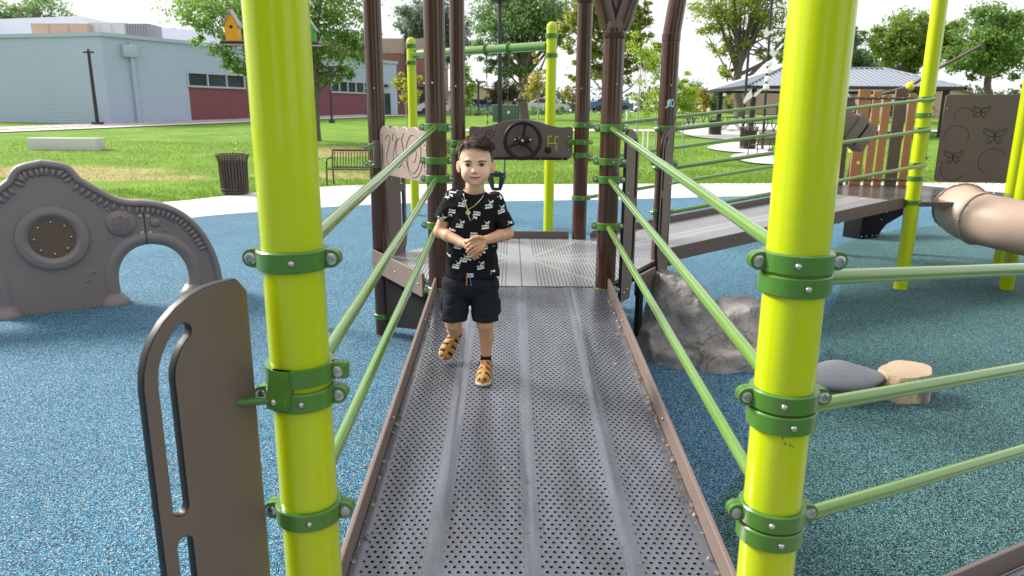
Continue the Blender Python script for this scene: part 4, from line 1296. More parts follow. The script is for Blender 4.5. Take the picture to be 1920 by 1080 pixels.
    for u, v, r_ in ((188, 384, .024), (315, 419, .018), (361, 440, .020), (384, 462, .018), (208, 445, .018), (170, 520, .026)):
        x, z = q2(u, v)
        b = MB(); b.tube([M @ Vector((x + r_ * cos(a), z + r_ * sin(a), 0)) for a in [2 * pi * k / 20 for k in range(20)]], .005, 8, closed=True)
        b.lathe([(r_, .001), (r_ * .5, .0015), (1e-6, .002)], M @ Vector((x, z, 0)), 20, 0, M.to_3x3())
        b.build('dent', ['taupe climber'], t, ang=60)
    x, z = q2(227, 418)
    b = MB()
    b.lathe([(.125, -.005), (.122, .008), (.10, .022), (.05, .030), (1e-6, .032)], M @ Vector((x, z, 0)), 40, 0, M.to_3x3())
    for i, dx in enumerate((-.055, 0, .055)):
        for j in range(2 if i != 1 else 3):
            cz = z + (.045 if i == 1 else .02) - j * .050 - (.01 if i == 1 else 0)
            pts = smoothline([(x + dx + .016, cz + .020), (x + dx, cz + .028), (x + dx - .014, cz + .016), (x + dx, cz + .003), (x + dx + .014, cz - .010), (x + dx, cz - .022), (x + dx - .014, cz - .016)], 4)
            b.tube([M @ Vector((px, pz, .034 - ((px - x) ** 2 + (pz - z) ** 2) * 1.0)) for px, pz in pts], .0055, 8)
    b.build('squiggle_disc', ['taupe climber'], t, ang=60)
    # round hub at its middle, left of the photograph's edge
    b = MB()
    hz = q2(98, 446)[1]; hr = abs(q2(167, 446)[0] - xc)
    c_ = M @ Vector((xc, hz, 0))
    b.lathe([(hr + .01, -.01), (hr, .035), (hr - .05, .05), (hr - .07, .045), (hr - .085, .02)], c_, 56, 0, M.to_3x3())
    b.build('hub_ring', ['taupe climber'], t, ang=60)
    b = MB(); b.lathe([(hr - .092, .005), (hr - .098, .024), (1e-6, .024)], c_, 56, 0, M.to_3x3())
    for k in range(8): b.ball(c_ + M.to_3x3() @ Vector(((hr - .13) * cos(pi * k / 4), (hr - .13) * sin(pi * k / 4), .026)), .012, 1, 10, 6)
    b.build('hub_panel', ['slat brown', 'steel'], t, ang=60)
simple('taupe climber', (0.205, 0.170, 0.168, 1), 0.45, var=0.08, scale=3, bump=0.18, bscale=190)
climber()

# ------------------------------------------------------------------ rock, stone and stump
def fbm(p, seed, octs=5, sc=1.0):
    from mathutils import noise as mn
    v_ = 0; a = 1.0
    q = Vector(p) * sc + Vector((seed * 7.3, seed * 3.1, seed * 1.7))
    for k in range(octs):
        v_ += a * mn.noise(q); q = q * 2.03; a *= .5
    return v_
def rock():
    from mathutils import noise as mn
    c = Vector((1.30, 5.00, 0))
    t = thing('boulder', c, 'grey moulded boulder with a lower shoulder beside the ramp', 'rock')
    step = .015
    xs = np.arange(.80, 2.05, step); ys = np.arange(4.3, 5.75, step); zs = np.arange(-.10, .78, step)
    X, Y, Z = np.meshgrid(xs, ys, zs, indexing='ij')
    rng = np.random.default_rng(8)
    def chunk(c, r, n, pw=3.2, tight=.80):
        """a block rounded a little and split by flat faces"""
        x, y, z = (X - c[0]) / r[0], (Y - c[1]) / r[1], (Z - c[2]) / r[2]
        d = ((np.abs(x) ** pw + np.abs(y) ** pw + np.abs(z) ** pw) ** (1 / pw) - 1) * min(r)
        for k in range(n):
            v_ = rng.normal(size=3); v_[2] = abs(v_[2]) * .8; v_ /= np.linalg.norm(v_)
            e = (np.abs(v_) ** 1.6).sum() ** .5
            d = np.maximum(d, (x * v_[0] + y * v_[1] + z * v_[2] - tight * rng.uniform(.90, 1.12)) * min(r) * 1.0)
        return d
    def sm(p, q, k=.014):
        h = np.maximum(k - np.abs(p - q), 0) / k
        return np.minimum(p, q) - h * h * k * .25
    V = chunk((1.27, 5.14, .12), (.275, .36, .46), 12, 4.0, .93)
    V = sm(V, chunk((1.36, 4.93, .08), (.19, .22, .34), 9, 3.6, .88))
    V = sm(V, chunk((1.10, 5.00, .04), (.15, .26, .28), 9))
    V = sm(V, chunk((1.63, 5.02, .08), (.25, .34, .30), 10, 4.0, .92))
    V = sm(V, chunk((1.50, 4.74, -.02), (.32, .24, .15), 9))
    V = sm(V, chunk((1.20, 4.82, -.02), (.26, .22, .12), 8))
    near = np.argwhere(np.abs(V) < .07)
    for i, j, k in near:
        q = Vector((xs[i], ys[j], zs[k]))
        V[i, j, k] += .020 * mn.noise(q * 4.0 + Vector((3, 1, 9))) + .016 * mn.noise(q * 9.3) - .020 * abs(mn.noise(q * 7 + Vector((1, 5, 2)))) + .010 * abs(mn.noise(q * 19)) 
    V = V.astype(np.float32)
    vs, fs = surface_nets(V, (xs[0], ys[0], zs[0]), step)
    b = MB(); b.add([tuple(p) for p in vs], [tuple(q) for q in fs])
    b.build('stone_surface', ['rock'], t, ang=75)
def surface_nets(V, org, step):
    """smooth iso-surface of a sampled field (inside negative)"""
    S_ = V < 0
    nx, ny, nz_ = V.shape
    acc = np.zeros((nx - 1, ny - 1, nz_ - 1, 3), np.float32); cnt = np.zeros((nx - 1, ny - 1, nz_ - 1), np.float32)
    co = [(i, j, k) for i in (0, 1) for j in (0, 1) for k in (0, 1)]
    cells = tuple(slice(0, n - 1) for n in V.shape)
    def sub(A, o): return A[o[0]:nx - 1 + o[0], o[1]:ny - 1 + o[1], o[2]:nz_ - 1 + o[2]]
    inside = np.zeros(cnt.shape, np.int8)
    for o in co: inside += sub(S_, o)
    act = np.argwhere((inside > 0) & (inside < 8))
    idx = -np.ones(cnt.shape, np.int64)
    idx[act[:, 0], act[:, 1], act[:, 2]] = np.arange(len(act))
    P = np.zeros((len(act), 3)); C_ = np.zeros(len(act))
    for a in co:
        for ax in range(3):
            if a[ax]: continue
            b_ = list(a); b_[ax] = 1
            va = V[act[:, 0] + a[0], act[:, 1] + a[1], act[:, 2] + a[2]]
            vb = V[act[:, 0] + b_[0], act[:, 1] + b_[1], act[:, 2] + b_[2]]
            m_ = (va < 0) != (vb < 0)
            t_ = np.where(m_, va / np.where(m_, va - vb, 1), 0)
            for d in range(3):
                P[:, d] += m_ * (a[d] + (t_ if d == ax else 0))
            C_ += m_
    P /= C_[:, None]
    vs = (act + P) * step + np.array(org)
    fs = []
    for ax in range(3):
        u_, w_ = (ax + 1) % 3, (ax + 2) % 3
        lo = [slice(None)] * 3; hi = [slice(None)] * 3
        lo[ax] = slice(0, -1); hi[ax] = slice(1, None)
        ed = np.argwhere(S_[tuple(lo)] != S_[tuple(hi)])
        ok = (ed[:, u_] > 0) & (ed[:, w_] > 0) & (ed[:, u_] < V.shape[u_] - 1) & (ed[:, w_] < V.shape[w_] - 1)
        ed = ed[ok]
        q = []
        for du, dw in ((-1, -1), (0, -1), (0, 0), (-1, 0)):
            e_ = ed.copy(); e_[:, u_] += du; e_[:, w_] += dw
            q.append(idx[e_[:, 0], e_[:, 1], e_[:, 2]])
        q = np.stack(q, 1)
        ins = S_[ed[:, 0], ed[:, 1], ed[:, 2]]
        q[~ins] = q[~ins][:, ::-1]
        fs.append(q)
    return vs, np.concatenate(fs)
rock()
# dark pebble-shaped stepping stone on a stump foot
def stone():
    c = gnd(1596, 752)
    t = thing('stepping_stone', (c.x, c.y + .15, 0), 'dark grey lens-shaped stepping stone beside the pale stump', 'stone')
    b = MB()
    b.ball((0, 0, 0), (1, 1, 1), 0, 64, 28)
    cc = Vector((c.x - .035, c.y + .10, .118))
    b.v = [(.285 * x, .20 * y * (1 - .62 * max(0, abs(x) - .12) ** 1.3), .088 * z * (1 - .70 * abs(x) ** 1.5)) for x, y, z in b.v]
    R = Matrix.Rotation(radians(-4), 3, 'Y')
    b.v = [tuple(cc + R @ Vector((x * (1 + .06 * fbm((x, y, z), 2, 2, 4)), y, z * (1 + .3 * fbm((x, y, z), 3, 2, 3)) * (1 if z > 0 else .9) - .12 * x * x))) for x, y, z in b.v]
    b.build('slab', ['dark stone'], t, ang=80)
    b = MB()
    b.lathe([(.11, 0), (.105, .05), (.10, .10)], (c.x - .03, c.y + .08, -.02), 24)
    b.build('foot', ['stump bark'], t)
stone()
def stump():
    c = gnd(1713, 756)
    t = thing('stump', (c.x, c.y + .12, 0), 'pale stripped tree stump stool behind the green rail', 'stump')
    b = MB()
    n, rows = 56, 10
    cc = Vector((c.x, c.y + .12, 0))
    prof = []
    for i in range(rows + 1):
        z = -.03 + .205 * i / rows
        for j in range(n):
            q = 2 * pi * j / n
            r_ = .148 * (1 + .08 * sin(2 * q + .6) + .05 * sin(5 * q) + .045 * fbm((cos(q) * 1.6, sin(q) * 1.6, z * 2), 5, 4, 2)) * (1 + .05 * (1 - i / rows)) * (1 - .05 * (i == rows))
            prof.append(cc + Vector((r_ * cos(q), r_ * sin(q), z + (.012 * cos(q - .5) if i == rows else 0))))
    fs = [(i * n + j, i * n + (j + 1) % n, (i + 1) * n + (j + 1) % n, (i + 1) * n + j) for i in range(rows) for j in range(n)]
    b.add(prof, fs)
    b.build('trunk', ['stump bark'], t, ang=70)
    b = MB()
    ring = prof[-n:]
    cz = cc + Vector((0, 0, .178))
    mid_ = [cz + (p - cz) * .5 + Vector((0, 0, .002)) for p in ring]
    b.add(ring + mid_ + [cz + Vector((0, 0, .004))], [(j, (j + 1) % n, n + (j + 1) % n, n + j) for j in range(n)] + [(n + j, n + (j + 1) % n, 2 * n) for j in range(n)])
    b.build('cut_top', ['cut wood', 'slat brown'], t, ang=70)
stump()
# ------------------------------------------------------------------ swing frame and bucket swing
def swing():
    a, c = gnd(1027, 441), gnd(779, 403.5)
    a = Vector((.555, 10.55, 0)); c = Vector((c.x, c.y, 0))
    t = thing('swing_frame', ((a.x + c.x) / 2, (a.y + c.y) / 2, 0), 'lime swing frame with a pale green top bar beyond the deck', 'swing frame')
    R_ = .074
    d = (c - a).normalized()
    for p, zt in ((a, 2.95), (c, 2.90)):
        b = MB()
        b.lathe([(R_, -.3), (R_, zt - R_)] + [(R_ * cos(pi / 2 * k / 8), zt - R_ + R_ * sin(pi / 2 * k / 8)) for k in range(1, 8)] + [(1e-7, zt)], p, 32)
        for k in range(10): b.ball(p + Vector((R_ * cos(k * pi / 5), R_ * sin(k * pi / 5), zt - R_ - .02)), .008, 1, 8, 6)
        po = b.build('post', ['lime paint', 'steel'], t)
        for z in (2.76, 2.50):
            k = MB(); k.lathe([(R_ + .0005, z - .03), (R_ + .016, z - .028), (R_ + .016, z + .028), (R_ + .0005, z + .03)], p, 28)
            k.box(p + Vector((-.04, -R_ - .02, z)), (.03, .03, .05), bev=.005)
            k.build('clamp', ['green paint'], po)
    b = MB(); b.tube([a + d * .075 + Vector((0, 0, 2.63)), c - d * .075 + Vector((0, 0, 2.635))], .062, 24)
    b.build('top_bar', ['rail paint'], t)
    hp = []
    for u in (912, 955):
        r = ray(u, 90)
        k = None
        # the point of the bar that lies behind this image column
        s_ = (a.y * r.x - a.x * r.y) / (d.x * r.y - d.y * r.x)
        p = a + d * s_ + Vector((0, 0, 2.63)); hp.append(p)
        b = MB()
        R3 = Matrix.Rotation(pi / 2, 3, 'Y'); Rz = Matrix.Rotation(atan2(d.y, d.x), 3, 'Z')
        b.tube([p + Vector((0, 0, 0)) + (Rz @ Vector((0, .075 * cos(q), .075 * sin(q)))) for q in [2 * pi * j / 24 for j in range(24)]], .018, 8, closed=True)
        b.box(p + Vector((0, 0, -.10)), (.03, .05, .07), bev=.01)
        b.build('hanger', ['green paint'], t)
    m = (hp[0] + hp[1]) / 2
    s = thing('bucket_swing', (m.x + .02, m.y, .82), 'dark bucket swing seat hanging on chains below the pale bar', 'swing', None)
    seat = Vector((m.x - .02, m.y, .70))
    side = Vector((d.x, d.y, 0)) * -1
    b = MB()
    w2, dp = .155, .13
    f_ = Vector((side.y, -side.x, 0))
    def ringp(rw, rd, z): return [seat + side * (rw * cos(q)) + f_ * (rd * sin(q)) + Vector((0, 0, z)) for q in [2 * pi * j / 28 for j in range(28)]]
    R_ = [ringp(w2, dp, .115), ringp(w2 + .004, dp, .06), ringp(w2 * .86, dp * .86, -.02), ringp(w2 * .62, dp * .6, -.12), ringp(w2 * .50, dp * .5, -.155)]
    vs = [p for r in R_ for p in r]
    fs = []
    for i in range(4):
        for j in range(28):
            q = 2 * pi * (j + .5) / 28
            if i in (1, 2) and abs(sin(q)) > .55 and abs(abs(cos(q)) - .42) < .30: continue       # leg holes front and back
            fs.append((i * 28 + j, i * 28 + (j + 1) % 28, (i + 1) * 28 + (j + 1) % 28, (i + 1) * 28 + j))
    fs.append(tuple(4 * 28 + j for j in range(28)))
    b.add(vs, fs)
    b.tube(ringp(w2, dp, .115), .014, 8, closed=True)
    for sg in (-1, 1):
        for y in (-.5, .5): b.ball(seat + side * sg * (w2 + .004) + f_ * y * .07 + Vector((0, 0, .07)), .008, 1, 8, 6)
    b.build('seat', ['black rubber', 'steel'], s, ang=60)
    for sg, p in ((-1, hp[0]), (1, hp[1])):
        e0 = seat + side * sg * w2 + Vector((0, 0, .11))
        if (p - seat).dot(side) * sg < 0: e0 = seat - side * sg * w2 + Vector((0, 0, .11))
        b = MB()
        top = p + Vector((0, 0, -.13))
        L_ = (top - e0).length
        n = int(L_ / .055)
        for i in range(n):
            q = e0 + (top - e0) * ((i + .5) / n)
            b.box(q, (.020 if i % 2 else .008, .008 if i % 2 else .020, .055), bev=0)
        b.tube([e0, e0 + (top - e0) * .35], .014, 8)
        b.build('chain', ['steel chain'], s)
swing()

# ------------------------------------------------------------------ street furniture
def slat_bin(name, pos, label, r=.31, h=.84, group='slatted litter bins', full=True):
    t = thing(name, pos, label, 'litter bin', group)
    p = Vector(pos)
    b = MB()
    n = 30 if full else 24
    for k in range(n):
        q = 2 * pi * k / n
        e = Vector((cos(q), sin(q), 0)); s_ = Vector((-sin(q), cos(q), 0))
        pr = [(r * .93, .05), (r * .97, h * .45), (r, h * .82), (r * 1.10, h * .95), (r * 1.16, h)]
        vs = []
        for rr, z in pr:
            for ds, dr in ((-.016, -.005), (.016, -.005), (.016, .005), (-.016, .005)): vs.append(p + e * (rr + dr) + s_ * ds + Vector((0, 0, z)))
        fs = [(i * 4 + j, i * 4 + (j + 1) % 4, i * 4 + 4 + (j + 1) % 4, i * 4 + 4 + j) for i in range(len(pr) - 1) for j in range(4)] + [(3, 2, 1, 0), (16, 17, 18, 19)]
        b.add(vs, fs)
    b.build('slats', ['bronze powder coat'], t)
    b = MB()
    for rr, z in ((r * 1.17, h), (r * .945, .055), (r * .965, .12)): b.tube([p + Vector((rr * cos(2 * pi * k / 40), rr * sin(2 * pi * k / 40), z)) for k in range(40)], .013, 8, closed=True)
    b.lathe([(r * .80, .0), (r * .93, .02), (r * .93, .05), (1e-6, .05)], p, 40)
    b.build('rim', ['bronze powder coat'], t)
    b = MB(); b.lathe([(r * .80, .06), (r * .84, h * .84), (r * .80, h * .84), (r * .76, .1), (1e-6, .09)], p, 32)
    b.build('liner', ['dark metal'], t)
    return t
p = gnd(432, 366)
slat_bin('litter_bin', (p.x, p.y + .28, -.006), 'dark brown slatted litter bin at the edge of the concrete walk', .295, .84)

def bench(pos, rot, label, L=1.5, group=None):
    t = thing('park_bench', pos, label, 'bench', group)
    b0 = Vector(pos); R = Matrix.Rotation(rot, 3, 'Z')
    W = lambda x, y, z: b0 + R @ Vector((x, y, z))
    b = MB()
    n = 21
    for k in range(n):                       # upright bars of the back, leaning away
        x = -L / 2 + .05 + (L - .10) * k / (n - 1)
        b.tube([W(x, .19, .42), W(x, .27, .80)], .012, 6)
    b.tube([W(-L / 2, .285, .83), W(L / 2, .285, .83)], .025, 8); b.tube([W(-L / 2, .19, .43), W(L / 2, .19, .43)], .016, 8)
    b.build('backrest', ['bronze powder coat'], t)
    b = MB()
    for k in range(n):
        x = -L / 2 + .05 + (L - .10) * k / (n - 1)
        b.tube([W(x, -.24, .40), W(x, -.20, .43), W(x, .17, .42)], .011, 6)
    b.tube([W(-L / 2, -.24, .40), W(L / 2, -.24, .40)], .018, 8)
    b.build('seat', ['bronze powder coat'], t)
    for sg in (-1, 1):
        x = sg * (L / 2 + .01)
        for pts in ([W(x, .22, .43), W(x, .26, 0)], [W(x, -.22, .62), W(x, -.24, .40), W(x, -.27, 0)]):
            k = MB(); k.tube(pts, .020, 8); k.build('leg', ['bronze powder coat'], t)
        k = MB(); k.tube([W(x, .25, .66), W(x, .0, .65), W(x, -.22, .63), W(x, -.27, .58)], .020, 8); k.tube([W(x, .285, .83), W(x, .22, .43)], .018, 8); k.build('armrest', ['bronze powder coat'], t)
    return t
p = gnd(650, 349)
bench((p.x + .30, p.y + .25, -.006), radians(-4), 'dark metal bar bench on the walk behind the brown posts')

def lamp(u, vb, vt, Y, label, head='arm', r=.055, arm=1, group='tall dark lamp posts'):
    g_ = at(u, vb, Y); z0 = terrain(g_.x, Y) - .05; top = at(u, vt, Y).z
    t = thing('street_lamp', (g_.x, Y, z0), label, 'street lamp', group)
    b = MB()
    p = Vector((g_.x, Y, z0))
    b.box(p + Vector((0, 0, .12)), (r * 5, r * 5, .28), bev=.02)
    b.tube([p, Vector((g_.x, Y, top))], [r * 1.1, r * .85], 12)
    b.build('pole', ['dark metal'], t)
    b = MB()
    if head == 'arm':
        b.box((g_.x + arm * .30, Y, top - .03), (.62, .05, .06)); b.box((g_.x + arm * .52, Y, top - .06), (.34, .26, .09), bev=.02)
    elif head == 'twin':
        b.box((g_.x, Y, top - .06), (.62, .10, .10), bev=.02); b.box((g_.x, Y, top + .05), (.10, .10, .16), bev=.02)
    else:
        b.lathe([(.05, -.02), (.30, .0), (.33, .08), (.30, .14), (.1, .20), (1e-6, .2)], (g_.x, Y, top), 20)
    b.build('lamp_head', ['dark metal'], t)
lamp(184, 240, 96, 44, 'black square lamp post at the left corner of the grey building', 'twin', .10)
lamp(622, 222, 124, 50, 'thin dark lamp post in front of the maroon wall', 'arm', .07)
lamp(937, 294, 4, 28, 'tall bronze lamp post behind the steering panel', 'disc', .085)
lamp(897, 214, 152, 66, 'distant dark lamp post left of the swing chain', 'arm', .10, -1)
lamp(972, 220, 190, 52, 'short dark bollard lamp by the large grey trunk', 'disc', .05)

# ------------------------------------------------------------------ grey metal building at the left
def building():
    pA, pB = at(209, 235, 45.5), at(746, 217, 68.5)
    A = Vector((pA.x, pA.y, 0)); B = Vector((pB.x, pB.y, 0))
    ex = (B - A).normalized(); L = (B - A).length
    zA, zB = at(192, 66, 45.5).z, at(745, 108, 68.5).z
    H_ = zA
    t = thing('grey_building', (A.x, A.y, .6), 'low pale grey corrugated metal building with maroon wall bays and ribbon windows', 'building')
    R = Matrix.Rotation(atan2(ex.y, ex.x), 3, 'Z')
    W = lambda x, y, z: A + R @ Vector((x, y, 0)) + Vector((0, 0, z))
    D = 26
    def pos_u(u):
        r = ray(u, 200); s_ = (A.x * r.y - A.y * r.x) / (ex.y * r.x - ex.x * r.y); return s_
    x1, x2, x3, x4 = pos_u(357), pos_u(462), pos_u(500), pos_u(702)
    zw1, zw0 = at(357, 139, (A + ex * x1).y).z, at(357, 161, (A + ex * x1).y).z
    b = MB()
    def quad(x0, z0, x1_, z1, y=0.0, mi=0): b.add([W(x0, y, z0), W(x1_, y, z0), W(x1_, y, z1), W(x0, y, z1)], [(0, 1, 2, 3)], mi)
    zt = zw1 + .35
    g0 = -.5
    zr = zw1 + .12
    quad(0, g0, x1, H_); quad(x1, zr, L, H_)
    quad(pos_u(712), g0, L, zr)
    b.add([W(L, 0, g0), W(L, D, g0), W(L, D, H_), W(L, 0, H_)], [(0, 1, 2, 3)])
    b.build('wall', ['corrugated grey'], t)
    b = MB()                                    # the end wall on the left runs away to the left of the picture
    e2 = Vector((-.98, .22, 0)).normalized()
    q0, q1 = W(0, 0, g0), W(0, 0, g0) + e2 * 40
    b.add([q1, q0, q0 + Vector((0, 0, H_ - g0)), q1 + Vector((0, 0, H_ - g0))], [(0, 1, 2, 3)])
    b.build('end_wall', ['corrugated grey'], t)
    b = MB()
    quad(x1, g0, pos_u(712), zw0 - .06, .03); 
    for a0, a1 in ((x2 + .1, pos_u(622) - .1),): quad(a0, zw0 - .06, a1, zr, .03)
    b.build('maroon_wall', ['corrugated maroon'], t)
    for x0, x1_, n in ((x1, x2, 3), (pos_u(622), pos_u(712), 6)):
        f = MB(); pw = (x1_ - x0) / n
        for k in range(n + 1): f.box(W(x0 + pw * k, .02, (zw0 + zr) / 2), (.10, .16, zr - zw0), R=R)
        f.box(W((x0 + x1_) / 2, .015, zw0 - .02), (x1_ - x0 + .12, .2, .12), R=R); f.box(W((x0 + x1_) / 2, .015, zr), (x1_ - x0 + .12, .19, .10), R=R)
        fo = f.build('window', ['window frame'], t)
        g = MB()
        for k in range(n): g.add([W(x0 + pw * k + .05, .06, zw0), W(x0 + pw * (k + 1) - .05, .06, zw0), W(x0 + pw * (k + 1) - .05, .06, zr), W(x0 + pw * k + .05, .06, zr)], [(0, 1, 2, 3)])
        g.build('pane', ['window glass'], fo)
    b = MB()                                    # coping, downpipe with its hopper, joints
    b.box(W(L / 2, -.02, H_ + .06), (L + .2, .22, .22), R=R)
    c_ = W(0, 0, H_ + .06) + e2 * 20; b.box(c_, (40, .22, .22), R=Matrix.Rotation(atan2(-e2.y, -e2.x), 3, 'Z'))
    b.build('coping', ['corrugated grey'], t)
    b = MB()
    xd = pos_u(252); zd = at(247, 88, (A + ex * xd).y).z
    b.box(W(xd, -.18, zd - .25), (.9, .34, .75), R=R, bev=.03); b.box(W(xd + .12, -.12, (zd + .9) / 2), (.22, .2, zd - .4), R=R); b.box(W(xd + .30, -.05, (zd + .9) / 2), (.05, .06, zd - .4), R=R)
    b.build('downpipe', ['pipe grey'], t)
    b = MB()
    xd = pos_u(726); zd = at(726, 176, (A + ex * xd).y).z
    b.box(W(xd, -.02, zd / 2 + .55), (1.1, .1, zd - .7), R=R)
    dr = b.build('door', ['window frame'], t)
    b = MB(); b.box(W(xd - .02, -.08, zd / 2 + .65), (.8, .03, zd - 1.2), R=R); b.build('pane', ['window glass'], dr)
    b = MB(); b.box(W(pos_u(724), -.18, zd + .7), (.45, .3, .22), R=R, bev=.04); b.build('wall_lamp', ['dark metal'], t)
    b = MB()
    rf = [W(0, 0, H_ - .05), W(L, 0, H_ - .05), W(L, D, H_ - .05), W(0, D, H_ - .05), W(0, D, H_ - .05) + e2 * 38, W(0, 0, H_ - .05) + e2 * 40]
    b.add(rf, [(0, 1, 2, 3), (5, 0, 3, 4)])
    b.build('roof', ['white membrane'], t)
    # raised rear roof and roof plant
    b = MB()
    y_ = 62
    for u0, u1, v0, v1, dz in ((-260, 150, 45, 30, 0), (150, 480, 40, 64, 0)):
        p0, p1 = at(u0, v0, y_), at(u1, v1, y_ + 6)
        b.add([(p0.x, p0.y, 3), (p1.x, p1.y, 3), (p1.x, p1.y, p1.z), (p0.x, p0.y, p0.z), (p0.x, p0.y + 20, 3), (p1.x, p1.y + 20, 3), (p1.x, p1.y + 20, p1.z + .2), (p0.x, p0.y + 20, p0.z + .2)], [(0, 1, 2, 3), (3, 2, 6, 7), (1, 5, 6, 2), (0, 3, 7, 4)])
    b.build('rear_roof', ['white membrane'], t)
    def plant(u0, u1, v0, v1, Y, mat, name, louvre=False):
        p0, p1 = at(u0, v1, Y), at(u1, v0, Y)
        k = MB(); k.box(((p0.x + p1.x) / 2, Y + .9, (p0.z + p1.z) / 2), (p1.x - p0.x, 1.8, p1.z - p0.z), bev=.03)
        if louvre:
            for i in range(9): k.box((p0.x + (p1.x - p0.x) * (i + .5) / 9, Y - .02, (p0.z + p1.z) / 2), (.10, .06, (p1.z - p0.z) * .9))
        else:
            for i in range(3): k.box((p0.x + (p1.x - p0.x) * (i + .5) / 3, Y - .02, (p0.z + p1.z) / 2), ((p1.x - p0.x) / 3 - .15, .05, (p1.z - p0.z) * .8), bev=.01)
        k.build(name, [mat], t)
    plant(60, 165, 44, 66, 50, 'tan wall', 'roof_unit'); plant(167, 234, 42, 70, 50.5, 'hvac beige', 'roof_unit'); plant(237, 279, 44, 72, 50.5, 'hvac louvre', 'roof_louvre', True)
building()
def brick_building():
    Y = 80
    p0, p1 = at(680, 215, Y), at(905, 215, Y)
    zt, zm = at(745, 72, Y).z, at(745, 100, Y).z
    t = thing('brick_building', (p0.x, Y, .8), 'red brick building with a tan brick band on top behind the lime swing post', 'building')
    b = MB()
    def face(x0, x1, z0, z1, y): b.add([(x0, y, z0), (x1, y, z0), (x1, y, z1), (x0, y, z1), (x1, y + 25, z0), (x1, y + 25, z1)], [(0, 1, 2, 3), (1, 4, 5, 2)])
    x1 = at(803, 150, Y).x
    face(p0.x - 30, x1, 0, zm, Y); b.uv = lambda q: (q.x + q.y, q.z); b.build('wall', ['red brick'], t)
    b = MB(); face(p0.x - 30, x1 + .05, zm, zt, Y - .05); b.add([(p0.x - 30, Y - .05, zt), (x1, Y - .05, zt), (x1, Y + 25, zt), (p0.x - 30, Y + 25, zt)], [(0, 1, 2, 3)]); b.uv = lambda q: (q.x + q.y, q.z); b.build('parapet', ['tan brick'], t)
    q = at(790, 195, Y)
    b = MB(); b.box((q.x, Y - .1, 2.6), (1.2, .12, 2.6)); b.build('window', ['window glass'], t)
    b = MB(); b.box((at(764, 150, Y).x, Y - .25, zm - 1), (.28, .3, 6.5)); b.build('downpipe', ['dark metal'], t)
    b = MB(); b.box((at(775, 140, Y).x, Y - .15, 4.5), (4.0, .3, .25)); b.build('canopy', ['dark metal'], t)
brick_building()
# strips at the foot of the building
pa, pb = ong(150, 239), ong(700, 226)
def strip(name, pts, mat, label=None, dz=.02):
    bm = bmesh.new()
    n = len(pts)
    vs = [bm.verts.new((x, y, terrain(x, y) + dz)) for x, y in pts]
    k = n // 2
    for i in range(k - 1): bm.faces.new((vs[i], vs[i + 1], vs[n - 2 - i], vs[n - 1 - i]))
    for f in bm.faces:
        f.normal_update()
        if f.normal.z < 0: f.normal_flip()
    me = bpy.data.meshes.new(name); bm.to_mesh(me); bm.free(); me.materials.append(MAT[mat])
    o = link(name, me); tag(o, label, None, kind='structure'); return o
def line_strip(a, b, w0, w1, name, mat, label, dz, n=24):
    a, b = Vector(a[:2]), Vector(b[:2]); d = (b - a).normalized(); nn = Vector((-d.y, d.x))
    lo = [a + (b - a) * i / n + nn * w0 for i in range(n + 1)]; hi = [a + (b - a) * i / n + nn * w1 for i in range(n + 1)]
    return strip(name, [tuple(p) for p in lo] + [tuple(p) for p in hi[::-1]], mat, label, dz)
A_, B_ = at(209, 235, 45.5), at(746, 217, 68.5)
dd = (Vector((B_.x, B_.y)) - Vector((A_.x, A_.y))).normalized()
line_strip(Vector((A_.x, A_.y)) - dd * 45, Vector((B_.x, B_.y)) + dd * 4, -4.2, -2.4, 'pavement', 'concrete', 'pale pavement along the foot of the building', .05)
line_strip(Vector((A_.x, A_.y)) - dd * 45, Vector((B_.x, B_.y)) + dd * 4, -2.4, .4, 'gravel_bed', 'gravel', 'bed of pinkish stones along the building', .07)
line_strip((-8, 40.5), (60, 47), 0, 2.0, 'footpath', 'concrete', 'thin pale footpath crossing the lawn', .05, 60)
line_strip((-9, 70), (45, 74), 0, 4, 'car_park', 'asphalt', 'distant car park', .06, 40)
# low concrete block at the left on the lawn
q = ong(165, 283)
b = MB(); b.box((q.x - 1.0, q.y + .4, terrain(q.x, q.y) + .18), (2.6, .6, .55), bev=.03)
tag(b.build('concrete_block', ['concrete'], origin=(q.x - 1.0, q.y + .4, terrain(q.x, q.y))), 'low pale concrete seat block on the lawn', 'concrete block')
# green utility cabinet
q = ong(947, 229)
t = thing('utility_cabinet', (q.x, q.y, terrain(q.x, q.y)), 'green metal utility cabinet on the lawn behind the steering panel', 'utility cabinet')
b = MB(); sc_ = q.y / F_PX
b.box((q.x, q.y + .8, terrain(q.x, q.y) + .45), (46 * sc_, 1.3, 24 * sc_ + .5), bev=.03); b.build('body', ['utility green'], t)
b = MB(); b.box((q.x, q.y + .8, terrain(q.x, q.y) + .45 + 12 * sc_ + .27), (49 * sc_, 1.4, .06), bev=.01); b.build('lid', ['pale utility green'], t)
b = MB(); b.box((q.x + .25, q.y + .13, terrain(q.x, q.y) + .70), (.16, .02, .18)); b.build('notice', ['white paint'], t)

